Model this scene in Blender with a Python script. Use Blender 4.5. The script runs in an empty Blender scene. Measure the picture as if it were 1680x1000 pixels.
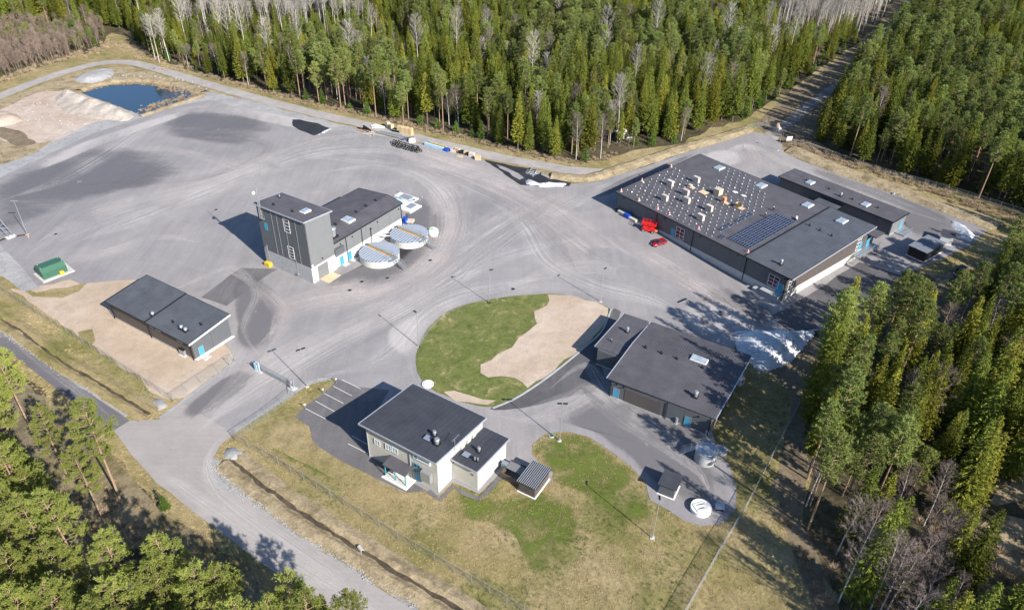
import bpy, bmesh, math, random
import numpy as np
from mathutils import Vector, Matrix, noise as mnoise
from mathutils.geometry import tessellate_polygon
R = math.radians
random.seed(7); rng = np.random.default_rng(7)
sc = bpy.context.scene
COL = sc.collection

# ------------------------------------------------------------------ camera
FPX, PITCH, ROLL, CAMH = 1217.0, R(34.8), R(1.42), 100.0
_cp, _sp, _cr, _sr = math.cos(PITCH), math.sin(PITCH), math.cos(ROLL), math.sin(ROLL)
_right = np.array([1, 0, 0.]); _up = np.array([0, _sp, _cp]); _fwd = np.array([0, _cp, -_sp])
CAM = np.array([_cr*_right + _sr*_up, -_sr*_right + _cr*_up, -_fwd])      # rows: right, up, back
cd = bpy.data.cameras.new('camera'); cam = bpy.data.objects.new('camera', cd); COL.objects.link(cam)
cd.sensor_width = 36; cd.lens = FPX/1680*36; cd.clip_start = 1; cd.clip_end = 6000
mw = Matrix.Identity(4)
for i in range(3):
    for j in range(3): mw[j][i] = CAM[i][j]
mw.translation = (0, 0, CAMH); cam.matrix_world = mw
sc.camera = cam

# ------------------------------------------------------------------ sky, sun, exposure
SUN_AZ = R(-47.5)          # direction towards the sun, counter-clockwise from +X
SUN_EL = R(31.8)
w = bpy.data.worlds.new("World"); sc.world = w; w.use_nodes = True
nt = w.node_tree; nt.nodes.clear()
sky = nt.nodes.new('ShaderNodeTexSky'); sky.sky_type = 'NISHITA'; sky.sun_disc = False
sky.sun_elevation = SUN_EL; sky.sun_rotation = R(90) - SUN_AZ; sky.altitude = 100
sky.air_density = 1.0; sky.dust_density = .7; sky.ozone_density = 5.0
bg = nt.nodes.new('ShaderNodeBackground'); bg.inputs[1].default_value = 0.095
wo = nt.nodes.new('ShaderNodeOutputWorld')
nt.links.new(sky.outputs[0], bg.inputs[0]); nt.links.new(bg.outputs[0], wo.inputs[0])
sd = bpy.data.lights.new('sun', 'SUN'); sun = bpy.data.objects.new('sun', sd); COL.objects.link(sun)
sd.energy = 5.0; sd.angle = R(0.5); sd.color = (1.0, 0.94, 0.85)
sdir = Vector((math.cos(SUN_AZ)*math.cos(SUN_EL), math.sin(SUN_AZ)*math.cos(SUN_EL), math.sin(SUN_EL)))
sun.rotation_euler = sdir.to_track_quat('Z', 'Y').to_euler(); sun.location = (100, -50, 200)
sc.view_settings.view_transform = 'Standard'; sc.view_settings.look = 'None'
sc.view_settings.exposure = 0.92; sc.view_settings.gamma = 1.0
sc.view_settings.use_curve_mapping = False
try:
    sc.cycles.transparent_max_bounces = 16; sc.cycles.max_bounces = 6
except Exception: pass

# ------------------------------------------------------------------ terrain height and surveying helpers
HA = np.array([28.9, 194.4]); HB = np.array([66.4, 149.4])
HU = (HB-HA)/np.linalg.norm(HB-HA); HV = np.array([-HU[1], HU[0]])
def sstep(x): x = min(1, max(0, x)); return x*x*(3-2*x)
def hgt(x, y):
    d = np.array([x, y]) - HA; s = d @ HU; t = d @ HV
    ds = max(0, s-60); dt = max(0, -t, t-36) if s < 60 else max(0, -t, t-36)
    far = math.hypot(ds, dt)
    h = -1.75*sstep((s-4)/44)*(1-sstep((far-5)/20))*(1-sstep((t-36)/16))
    return h
def ray(px, py):
    d = np.array([(px-840)/FPX, -(py-500)/FPX, -1.]) @ CAM
    return d
def at(px, py, z=0.0):
    d = ray(px, py); t = (z-CAMH)/d[2]; return Vector((d[0]*t, d[1]*t, z))
def gnd(px, py):
    z = 0
    for _ in range(5):
        p = at(px, py, z); z = hgt(p.x, p.y)
    return Vector((p.x, p.y, z))
def on_plane(px, py, p0, n):
    d = Vector(ray(px, py)); o = Vector((0, 0, CAMH))
    t = (Vector(p0)-o).dot(n)/d.dot(n); return o + d*t

# ------------------------------------------------------------------ materials
def nodes(name):
    m = bpy.data.materials.new(name); m.use_nodes = True
    t = m.node_tree; t.nodes.clear()
    return m, t, t.nodes, t.links
def N(ns, typ, **kw):
    n = ns.new(typ)
    for k, v in kw.items():
        if k.startswith('i_'): n.inputs[k[2:].replace('_', ' ')].default_value = v
        else: setattr(n, k, v)
    return n
def c4(c): return (c[0], c[1], c[2], 1)
def tex_noise(ns, ls, co, scale, detail=5, rough=.6, dist=0):
    n = N(ns, 'ShaderNodeTexNoise'); n.inputs['Scale'].default_value = scale
    n.inputs['Detail'].default_value = detail; n.inputs['Roughness'].default_value = rough
    n.inputs['Distortion'].default_value = dist
    ls.new(co, n.inputs['Vector']); return n.outputs['Fac']
def ramp(ns, ls, fac, stops):
    r = N(ns, 'ShaderNodeValToRGB'); e = r.color_ramp.elements
    while len(e) < len(stops): e.new(.5)
    for el, (p, c) in zip(e, stops):
        el.position = p; el.color = c4(c) if hasattr(c, '__len__') else (c, c, c, 1)
    ls.new(fac, r.inputs[0]); return r.outputs[0]
def mix(ns, ls, f, a, b, mode='MIX'):
    n = N(ns, 'ShaderNodeMix', data_type='RGBA', blend_type=mode)
    for s, v in ((0, f), (6, a), (7, b)):
        if isinstance(v, (int, float)): n.inputs[s].default_value = v
        elif isinstance(v, tuple): n.inputs[s].default_value = c4(v)
        else: ls.new(v, n.inputs[s])
    return n.outputs[2]
def coords(ns, ls, scale=None, rot=0):
    tc = N(ns, 'ShaderNodeTexCoord'); o = tc.outputs['Object']
    if scale or rot:
        mp = N(ns, 'ShaderNodeMapping'); mp.inputs['Rotation'].default_value = (0, 0, rot)
        if scale: mp.inputs['Scale'].default_value = scale
        ls.new(o, mp.inputs['Vector']); o = mp.outputs[0]
    return o
def plain(name, col, rough=.6, metal=0, var=.12, scale=2.0, bump=0, rnd=0, spec=.5):
    m, t, ns, ls = nodes(name)
    b = N(ns, 'ShaderNodeBsdfPrincipled'); o = N(ns, 'ShaderNodeOutputMaterial')
    b.inputs['Roughness'].default_value = rough; b.inputs['Metallic'].default_value = metal
    b.inputs['Specular IOR Level'].default_value = spec
    co = coords(ns, ls)
    f = tex_noise(ns, ls, co, scale, 6, .65)
    lo = tuple(c*(1-var) for c in col); hi = tuple(min(1, c*(1+var)) for c in col)
    c = ramp(ns, ls, f, [(.3, lo), (.7, hi)])
    if rnd:
        oi = N(ns, 'ShaderNodeObjectInfo'); hs = N(ns, 'ShaderNodeHueSaturation')
        mr = N(ns, 'ShaderNodeMapRange'); mr.inputs[3].default_value = 1-rnd; mr.inputs[4].default_value = 1+rnd
        ls.new(oi.outputs['Random'], mr.inputs[0]); ls.new(mr.outputs[0], hs.inputs['Value']); ls.new(c, hs.inputs['Color']); c = hs.outputs[0]
    ls.new(c, b.inputs['Base Color'])
    if bump:
        f2 = tex_noise(ns, ls, co, scale*6, 4); bp = N(ns, 'ShaderNodeBump'); bp.inputs['Strength'].default_value = bump
        bp.inputs['Distance'].default_value = .1; ls.new(f2, bp.inputs['Height']); ls.new(bp.outputs[0], b.inputs['Normal'])
    ls.new(b.outputs[0], o.inputs[0]); return m
def ground_mat(name, stops, big=.03, fine=1.2, bump=.5, bdist=.15, stops2=None, patch=.12, grain=.35, streak=None, rough=.95, mott=0, ms=.5):
    """soil-like material: colour from a large noise, a patch noise, a fine grain"""
    m, t, ns, ls = nodes(name)
    b = N(ns, 'ShaderNodeBsdfPrincipled'); o = N(ns, 'ShaderNodeOutputMaterial')
    b.inputs['Roughness'].default_value = rough; b.inputs['Specular IOR Level'].default_value = .2
    co = coords(ns, ls)
    f1 = tex_noise(ns, ls, co, big, 7, .62, .3); c = ramp(ns, ls, f1, stops)
    if stops2:
        f2 = tex_noise(ns, ls, co, patch, 7, .6, .6); c2 = ramp(ns, ls, f2, stops2)
        f3 = tex_noise(ns, ls, co, patch*.6, 5, .6); k = ramp(ns, ls, f3, [(.42, 0.), (.58, 1.)])
        c = mix(ns, ls, k, c, c2)
    if streak:
        rot, sx, sy, amt = streak
        cs = coords(ns, ls, (sx, sy, 1), rot); fs = tex_noise(ns, ls, cs, 1, 6, .7)
        g = ramp(ns, ls, fs, [(.3, 1-amt), (.7, 1+amt if 1+amt <= 1 else 1.)]); c = mix(ns, ls, 1., c, g, 'MULTIPLY')
    if mott:
        f5 = tex_noise(ns, ls, co, ms, 8, .8, .4); g = ramp(ns, ls, f5, [(.36, 1-mott), (.56, 1.)]); c = mix(ns, ls, 1., c, g, 'MULTIPLY')
    f4 = tex_noise(ns, ls, co, fine, 6, .75); g = ramp(ns, ls, f4, [(.25, 1-grain), (.7, 1.)])
    c = mix(ns, ls, 1., c, g, 'MULTIPLY')
    ls.new(c, b.inputs['Base Color'])
    bp = N(ns, 'ShaderNodeBump'); bp.inputs['Strength'].default_value = bump; bp.inputs['Distance'].default_value = bdist
    ls.new(f4, bp.inputs['Height']); ls.new(bp.outputs[0], b.inputs['Normal'])
    ls.new(b.outputs[0], o.inputs[0]); return m
def leaf_mat(name, dark, light, rnd=.3, transl=.3, warm=None):
    m, t, ns, ls = nodes(name)
    o = N(ns, 'ShaderNodeOutputMaterial'); d = N(ns, 'ShaderNodeBsdfDiffuse'); tr = N(ns, 'ShaderNodeBsdfTranslucent')
    ms = N(ns, 'ShaderNodeMixShader'); ms.inputs[0].default_value = transl
    oi = N(ns, 'ShaderNodeObjectInfo'); co = coords(ns, ls)
    f = tex_noise(ns, ls, co, .9, 4, .7); c = ramp(ns, ls, f, [(.3, dark), (.7, light)])
    if warm:
        r2 = N(ns, 'ShaderNodeMath', operation='FRACT'); m2 = N(ns, 'ShaderNodeMath', operation='MULTIPLY'); m2.inputs[1].default_value = 7.31
        ls.new(oi.outputs['Random'], m2.inputs[0]); ls.new(m2.outputs[0], r2.inputs[0])
        k = ramp(ns, ls, r2.outputs[0], [(.45, 0.), (1., .85)]); c = mix(ns, ls, k, c, mix(ns, ls, .5, c, warm))
    hs = N(ns, 'ShaderNodeHueSaturation'); mr = N(ns, 'ShaderNodeMapRange')
    mr.inputs[3].default_value = 1-rnd; mr.inputs[4].default_value = 1+rnd
    ls.new(oi.outputs['Random'], mr.inputs[0]); ls.new(mr.outputs[0], hs.inputs['Value']); ls.new(c, hs.inputs['Color'])
    ls.new(hs.outputs[0], d.inputs[0]); ls.new(hs.outputs[0], tr.inputs[0])
    ls.new(d.outputs[0], ms.inputs[1]); ls.new(tr.outputs[0], ms.inputs[2]); ls.new(ms.outputs[0], o.inputs[0])
    return m
def streak_mat(name, col, amt=.8, across=2.2, along=.02, lo=.42, hi=.72, edge=.25, col2=None, det=8, a3lo=.5):
    """worn film lying along a track: UV.x across 0-1, UV.y metres along; film thins out in streaks"""
    m, t, ns, ls = nodes(name)
    o = N(ns, 'ShaderNodeOutputMaterial'); b = N(ns, 'ShaderNodeBsdfDiffuse'); tr = N(ns, 'ShaderNodeBsdfTransparent')
    ms = N(ns, 'ShaderNodeMixShader'); uv = N(ns, 'ShaderNodeUVMap'); uv.uv_map = 'UVMap'
    mp = N(ns, 'ShaderNodeMapping'); mp.inputs['Scale'].default_value = (across*6, along, 1); ls.new(uv.outputs[0], mp.inputs[0])
    f = tex_noise(ns, ls, mp.outputs[0], 1, det, .72, .3 if det > 4 else 0); a = ramp(ns, ls, f, [(lo, 0.), (hi, 1.)])
    co = coords(ns, ls); f2 = tex_noise(ns, ls, co, .06, 6, .65); a2 = ramp(ns, ls, f2, [(.35, .15), (.65, 1.)])
    f3 = tex_noise(ns, ls, co, 1.1, 6, .8); a3 = ramp(ns, ls, f3, [(.25, a3lo), (.6, 1.)])
    sx = N(ns, 'ShaderNodeSeparateXYZ'); ls.new(uv.outputs[0], sx.inputs[0])
    pp = N(ns, 'ShaderNodeMath', operation='PINGPONG'); pp.inputs[1].default_value = .5; ls.new(sx.outputs[0], pp.inputs[0])
    e = N(ns, 'ShaderNodeMapRange', interpolation_type='SMOOTHSTEP'); e.inputs[2].default_value = edge; ls.new(pp.outputs[0], e.inputs[0])
    def mul(x, y):
        q = N(ns, 'ShaderNodeMath', operation='MULTIPLY'); ls.new(x, q.inputs[0])
        if isinstance(y, float): q.inputs[1].default_value = y
        else: ls.new(y, q.inputs[1])
        return q.outputs[0]
    fac = mul(mul(mul(mul(a, a2), a3), e.outputs[0]), float(amt))
    if col2: b.inputs[0].default_value = c4(col); ls.new(mix(ns, ls, f2, col, col2), b.inputs[0])
    else: b.inputs[0].default_value = c4(col)
    ls.new(fac, ms.inputs[0]); ls.new(tr.outputs[0], ms.inputs[1]); ls.new(b.outputs[0], ms.inputs[2]); ls.new(ms.outputs[0], o.inputs[0])
    return m
def film_mat(name, col, amt, scale=.05, lo=.3, hi=.6, edge=.4, rot=0, st=(1, 1)):
    """film of another tone, fading at its rim (UV.x = 0 at the rim)"""
    m, t, ns, ls = nodes(name); o = N(ns, 'ShaderNodeOutputMaterial'); b = N(ns, 'ShaderNodeBsdfDiffuse'); tr = N(ns, 'ShaderNodeBsdfTransparent'); ms = N(ns, 'ShaderNodeMixShader')
    b.inputs[0].default_value = c4(col); uv = N(ns, 'ShaderNodeUVMap'); uv.uv_map = 'UVMap'; sx = N(ns, 'ShaderNodeSeparateXYZ'); ls.new(uv.outputs[0], sx.inputs[0])
    co = coords(ns, ls, (st[0], st[1], 1), rot); f = tex_noise(ns, ls, co, scale, 8, .7, .2)
    e = N(ns, 'ShaderNodeMapRange', interpolation_type='SMOOTHSTEP'); e.inputs[2].default_value = edge; ls.new(sx.outputs[0], e.inputs[0])
    f2 = N(ns, 'ShaderNodeMath', operation='MULTIPLY_ADD'); f2.inputs[1].default_value = 2.6; f2.inputs[2].default_value = -.8; ls.new(f, f2.inputs[0]); f = f2.outputs[0]
    ad = N(ns, 'ShaderNodeMath', operation='ADD'); ls.new(f, ad.inputs[0]); ls.new(e.outputs[0], ad.inputs[1])
    mr = N(ns, 'ShaderNodeMapRange', interpolation_type='SMOOTHSTEP'); mr.inputs[1].default_value = lo; mr.inputs[2].default_value = hi; mr.inputs[4].default_value = amt; ls.new(ad.outputs[0], mr.inputs[0])
    ls.new(mr.outputs[0], ms.inputs[0]); ls.new(tr.outputs[0], ms.inputs[1]); ls.new(b.outputs[0], ms.inputs[2]); ls.new(ms.outputs[0], o.inputs[0]); return m
def mesh_wire_mat(name, col, cell=.12, wire=.1, solid=.0):
    """woven wire: thin strands with see-through diamonds, in UV metres"""
    m, t, ns, ls = nodes(name)
    o = N(ns, 'ShaderNodeOutputMaterial'); b = N(ns, 'ShaderNodeBsdfPrincipled'); tr = N(ns, 'ShaderNodeBsdfTransparent')
    b.inputs['Base Color'].default_value = c4(col); b.inputs['Roughness'].default_value = .5; b.inputs['Metallic'].default_value = .3
    ms = N(ns, 'ShaderNodeMixShader'); uv = N(ns, 'ShaderNodeUVMap'); uv.uv_map = 'UVMap'
    outs = []
    for ang in (R(45), R(-45)):
        mp = N(ns, 'ShaderNodeMapping'); mp.inputs['Rotation'].default_value = (0, 0, ang); ls.new(uv.outputs[0], mp.inputs[0])
        sx = N(ns, 'ShaderNodeSeparateXYZ'); ls.new(mp.outputs[0], sx.inputs[0])
        dv = N(ns, 'ShaderNodeMath', operation='DIVIDE'); dv.inputs[1].default_value = cell; ls.new(sx.outputs[0], dv.inputs[0])
        fr = N(ns, 'ShaderNodeMath', operation='FRACT'); ls.new(dv.outputs[0], fr.inputs[0])
        lt = N(ns, 'ShaderNodeMath', operation='LESS_THAN'); lt.inputs[1].default_value = wire; ls.new(fr.outputs[0], lt.inputs[0])
        outs.append(lt.outputs[0])
    mx = N(ns, 'ShaderNodeMath', operation='MAXIMUM'); ls.new(outs[0], mx.inputs[0]); ls.new(outs[1], mx.inputs[1])
    ls.new(mx.outputs[0], ms.inputs[0]); ls.new(tr.outputs[0], ms.inputs[1]); ls.new(b.outputs[0], ms.inputs[2]); ls.new(ms.outputs[0], o.inputs[0])
    return m

M = {}
M['asphalt'] = ground_mat('asphalt', [(.28, (.235,.225,.232)), (.5, (.3,.285,.29)), (.72, (.38,.36,.36))], big=.018, fine=2.5, bump=.15, bdist=.03, grain=.2,
    stops2=[(.3, (.235,.228,.238)), (.7, (.39,.36,.35))], patch=.03, streak=(R(40), .5, .04, .17), mott=.1, ms=.12)
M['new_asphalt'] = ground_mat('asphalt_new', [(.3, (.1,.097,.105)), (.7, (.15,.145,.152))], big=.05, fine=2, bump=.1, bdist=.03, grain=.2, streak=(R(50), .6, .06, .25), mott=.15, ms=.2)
M['mid_asphalt'] = ground_mat('asphalt_mid', [(.3, (.15,.145,.15)), (.7, (.2,.19,.195))], big=.05, fine=2, bump=.1, bdist=.03, grain=.2, streak=(R(50), .6, .06, .25), mott=.15, ms=.2)
M['wet'] = ground_mat('asphalt_wet', [(.3, (.025,.027,.033)), (.7, (.045,.047,.055))], big=.2, fine=2, bump=.05, bdist=.02, grain=.2, rough=.5)
M['road_new'] = ground_mat('road_asphalt', [(.3, (.13,.125,.135)), (.7, (.175,.168,.178))], big=.03, fine=2, bump=.08, bdist=.02, grain=.12, streak=(R(52), .05, .8, .15))
M['road_old'] = ground_mat('road_worn', [(.3, (.31,.285,.275)), (.7, (.39,.36,.345))], big=.04, fine=2.5, bump=.1, bdist=.03, grain=.15, streak=(R(52), .05, .9, .12), mott=.08, ms=.3)
M['forest_floor'] = ground_mat('forest_floor', [(.35, (.06,.055,.03)), (.5, (.11,.09,.05)), (.65, (.07,.085,.025))], big=.12, fine=.9, bump=.8, bdist=.5, grain=.5,
    stops2=[(.35, (.22,.17,.1)), (.65, (.12,.1,.06))], patch=.05, mott=.5)
M['meadow'] = ground_mat('dry_meadow', [(.3, (.25,.225,.09)), (.5, (.37,.295,.15)), (.7, (.45,.36,.21))], big=.06, fine=2.2, bump=.7, bdist=.2, grain=.45,
    stops2=[(.25, (.13,.15,.035)), (.45, (.26,.23,.085)), (.6, (.38,.3,.15)), (.75, (.5,.4,.26))], patch=.09, mott=.35, ms=.45)
M['green'] = ground_mat('green_lawn', [(.3, (.115,.155,.035)), (.55, (.18,.2,.06)), (.72, (.3,.27,.11))], big=.09, fine=2.2, bump=.6, bdist=.15, grain=.45,
    stops2=[(.3, (.1,.14,.03)), (.56, (.2,.21,.07)), (.66, (.45,.37,.2))], patch=.33, mott=.35, ms=.6)
M['straw'] = ground_mat('straw_bank', [(.3, (.33,.265,.15)), (.55, (.47,.375,.24)), (.75, (.3,.26,.12))], big=.15, fine=1.6, bump=.8, bdist=.3, grain=.5, mott=.5, ms=.3)
M['rough_grass'] = ground_mat('rough_brown_grass', [(.3, (.17,.16,.06)), (.5, (.27,.21,.11)), (.7, (.36,.29,.17))], big=.1, fine=1.4, bump=.8, bdist=.3, grain=.5,
    stops2=[(.35, (.2,.165,.1)), (.65, (.36,.3,.2))], patch=.1, mott=.4, ms=.4)
M['sand'] = ground_mat('sandy_gravel', [(.3, (.4,.31,.225)), (.7, (.5,.4,.31))], big=.05, fine=2, bump=.4, bdist=.08, grain=.2,
    stops2=[(.3, (.44,.345,.26)), (.6, (.53,.43,.35)), (.75, (.36,.3,.17))], patch=.1, mott=.18, ms=.35)
M['grit'] = ground_mat('grey_gravel', [(.3, (.32,.32,.33)), (.7, (.46,.45,.44))], big=.1, fine=2.2, bump=.8, bdist=.15, grain=.4, mott=.25)
M['track'] = ground_mat('gravel_track', [(.3, (.32,.295,.285)), (.7, (.42,.39,.37))], big=.08, fine=1.5, bump=.3, bdist=.06, grain=.2, mott=.2, ms=.3)
M['worn_track'] = ground_mat('worn_forest_track', [(.35, (.2,.18,.16)), (.65, (.38,.35,.33))], big=.2, fine=1.5, bump=.3, bdist=.06, grain=.3, mott=.4, ms=.3)
M['pit'] = ground_mat('pit_sand', [(.3, (.45,.34,.265)), (.6, (.54,.45,.38)), (.8, (.4,.39,.39))], big=.04, fine=.7, bump=.6, bdist=.4, grain=.25, mott=.25, ms=.2)
M['heap'] = ground_mat('heap_gravel', [(.3, (.42,.36,.3)), (.7, (.56,.5,.44))], big=.15, fine=.8, bump=.9, bdist=.5, grain=.25, mott=.2)
M['mud'] = ground_mat('ditch_mud', [(.3, (.05,.04,.028)), (.7, (.13,.1,.07))], big=.4, fine=1, bump=.6, bdist=.2, grain=.5)
M['brown_soil'] = ground_mat('bare_soil', [(.3, (.17,.135,.085)), (.7, (.3,.235,.16))], big=.12, fine=1.2, bump=.7, bdist=.25, grain=.45, mott=.35)  # plain brown soil colour, mottled at random
M['snow'] = ground_mat('dirty_snow', [(.3, (.6,.63,.67)), (.6, (.74,.77,.81))], big=.25, fine=1.6, bump=.9, bdist=.4, grain=.45,
    stops2=[(.35, (.35,.34,.33)), (.5, (.85,.86,.88))], patch=.3, rough=.8, mott=.3, ms=.9)
M['roof'] = plain('roof_felt', (.082,.079,.09), .75, 0, .2, .3, .1, spec=.35)
M['roof_blue'] = plain('roof_felt_slate', (.075,.082,.096), .7, 0, .2, .3, .1, spec=.35)
M['roof_dark'] = plain('roof_felt_black', (.044,.047,.058), .7, 0, .22, .3, .1, spec=.35)
M['roof_metal'] = plain('corrugated_roof_metal', (.2,.23,.28), .45, 0, .1, .8)
M['flash'] = plain('light_roof_edge', (.45,.46,.5), .4, .4, .1, 1)
M['clad'] = plain('dark_wall_cladding', (.092,.1,.11), .55, 0, .08, .6)
M['clad_brown'] = plain('brown_wall_cladding', (.085,.072,.068), .6, 0, .1, .6)
M['clad_grey'] = plain('grey_wall_cladding', (.16,.165,.17), .5, 0, .06, .5)
M['conc'] = plain('concrete', (.46,.45,.42), .9, 0, .14, 1.1, .15)
M['conc_grey'] = plain('grey_concrete', (.33,.335,.34), .9, 0, .16, .9, .15)
M['plaster'] = plain('cream_render', (.45,.435,.385), .9, 0, .07, .7, .05)
M['white'] = plain('white_paint', (.72,.72,.7), .6, 0, .08, 2)
M['blue'] = plain('blue_paint', (.05,.27,.42), .5, 0, .08, 2)
M['dblue'] = plain('deep_blue_plastic', (.01,.07,.4), .4, 0, .08, 2)
M['steel'] = plain('galvanised_steel', (.42,.44,.46), .4, .6, .12, 2)
M['dark'] = plain('black_metal', (.015,.016,.018), .5, .2, .15, 2)
M['glass'] = plain('window_glass', (.02,.025,.035), .08, 0, .2, .5, spec=.9)
M['skyglass'] = plain('rooflight_glass', (.3,.36,.42), .12, 0, .3, .6, spec=.9)
M['pglass'] = plain('reddish_window_glass', (.1,.03,.045), .1, 0, .35, .8, spec=.9)
M['solar'] = plain('solar_cells', (.008,.014,.045), .15, 0, .25, 1.5, rnd=.3, spec=.8)
M['alu'] = plain('aluminium_frame', (.55,.56,.58), .35, .7, .08, 3)
M['wood'] = plain('pale_timber', (.55,.42,.27), .8, 0, .15, 2.5, rnd=.12)
M['wood2'] = plain('cardboard_crate', (.5,.43,.37), .85, 0, .1, 2.5, rnd=.12)
M['ochre'] = plain('yellow_timber', (.5,.36,.18), .8, 0, .2, 2.5, rnd=.15)
M['yellow'] = plain('yellow_paint', (.65,.42,.03), .6, 0, .1, 3)
M['orange'] = plain('orange_plastic', (.7,.27,.14), .5, 0, .1, 3)
M['pink'] = plain('faded_red_plastic', (.7,.16,.16), .5, 0, .1, 3)
M['red'] = plain('red_machine_paint', (.62,.02,.02), .4, 0, .15, 3)
M['carred'] = plain('red_car_paint', (.3,.008,.02), .25, .1, .05, 1, spec=.7)
M['rubber'] = plain('tyre_rubber', (.02,.02,.02), .85, 0, .2, 4)
M['greenbox'] = plain('green_painted_steel', (.035,.11,.07), .5, 0, .08, 1.5)
M['tank'] = plain('white_concrete_stave', (.55,.55,.52), .85, 0, .12, 1.4, .1)
M['line'] = plain('white_road_paint', (.62,.62,.6), .8, 0, .2, 5)
M['bluefoil'] = plain('light_blue_foil', (.4,.58,.7), .5, 0, .15, 2)
M['green_tag'] = plain('bright_green_label', (.03,.5,.1), .5, 0, .05, 3)
M['teal'] = plain('teal_paint', (.03,.3,.36), .5, 0, .1, 2)
M['skin'] = plain('skin', (.45,.28,.2), .6, 0, .05, 5)
M['cloth'] = plain('dark_work_clothes', (.02,.022,.035), .9, 0, .2, 5)
M['bark_pine'] = plain('pine_bark', (.3,.2,.135), .9, 0, .3, 1.2, .3)
M['bark_spruce'] = plain('spruce_bark', (.16,.13,.11), .9, 0, .25, 1.2, .3)
M['bark_birch'] = plain('birch_bark', (.55,.52,.48), .8, 0, .3, 1.5, .2)
M['twig'] = plain('birch_twigs', (.2,.155,.14), .9, 0, .2, 1.2, rnd=.25)
M['brown_twig'] = plain('brown_birch_twigs', (.22,.165,.13), .9, 0, .2, 1.2, rnd=.25)
M['twig_pale'] = plain('aspen_twigs', (.36,.33,.29), .9, 0, .15, 1.2, rnd=.2)
M['shrub_twig'] = plain('brown_brush_twigs', (.34,.26,.17), .9, 0, .3, 1.2, rnd=.3)
M['spruce'] = leaf_mat('spruce_needles', (.1,.135,.028), (.25,.28,.055), .42, .38, (.4,.33,.05))
M['spruce2'] = leaf_mat('young_spruce_needles', (.07,.13,.028), (.16,.23,.05), .25, .3)
M['pine'] = leaf_mat('pine_needles', (.15,.2,.06), (.3,.35,.11), .38, .38, (.34,.34,.1))
M['pine_hi'] = leaf_mat('yellow_green_pine_needles', (.18,.225,.05), (.38,.4,.11), .22, .36)  # needles' own yellow green, lighter than the forest pines
M['rock'] = plain('pale_rock', (.33,.32,.31), .9, 0, .25, 1, .3, rnd=.3)
M['wire'] = mesh_wire_mat('chain_link', (.34,.38,.37), .12, .075)
M['dust'] = streak_mat('dust_film', (.62,.59,.58), .95, 1.6, .03, .36, .66, .3, (.47,.42,.4))
M['dust_fine'] = streak_mat('dust_streaks', (.66,.63,.61), .9, 3.2, .006, .4, .68, .3, det=3)
M['thin_tracks'] = streak_mat('thin_tyre_tracks', (.68,.66,.64), .85, 7, .004, .5, .66, .2, det=2, a3lo=.3)
M['thin_dark'] = streak_mat('thin_dark_tracks', (.13,.125,.13), .55, 6, .005, .54, .7, .2, det=2, a3lo=.3)
M['pinkdust'] = streak_mat('pink_gravel_dust', (.54,.48,.46), .85, 1.2, .03, .3, .62, .35)
M['lush'] = film_mat('lush_green_patches', (.12,.16,.032), .85, .22, .62, 1.75, .7)
M['worn_path'] = streak_mat('worn_grass_path', (.3,.24,.16), .7, 1., .2, .3, .6, .4)
M['old_tar'] = film_mat('older_darker_tar', (.15,.15,.168), .7, .035, .6, 1.7, .6, R(-62), (.5, 1.3))
M['pale_dust'] = film_mat('pale_dust_film', (.5,.47,.46), .7, .07, .7, 1.7, .5, R(40), (1, .5))
M['skid'] = streak_mat('dark_tyre_marks', (.16,.155,.165), .45, 2.5, .02, .45, .7, .25)
# water
m_, t_, ns_, ls_ = nodes('pond_water')
b_ = N(ns_, 'ShaderNodeBsdfPrincipled'); o_ = N(ns_, 'ShaderNodeOutputMaterial')
b_.inputs['Base Color'].default_value = (.012, .03, .055, 1); b_.inputs['Roughness'].default_value = .06
b_.inputs['Specular IOR Level'].default_value = .8
f_ = tex_noise(ns_, ls_, coords(ns_, ls_), 1.2, 3); bp_ = N(ns_, 'ShaderNodeBump'); bp_.inputs['Strength'].default_value = .12
bp_.inputs['Distance'].default_value = .05; ls_.new(f_, bp_.inputs['Height']); ls_.new(bp_.outputs[0], b_.inputs['Normal'])
ls_.new(b_.outputs[0], o_.inputs[0]); M['water'] = m_

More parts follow.
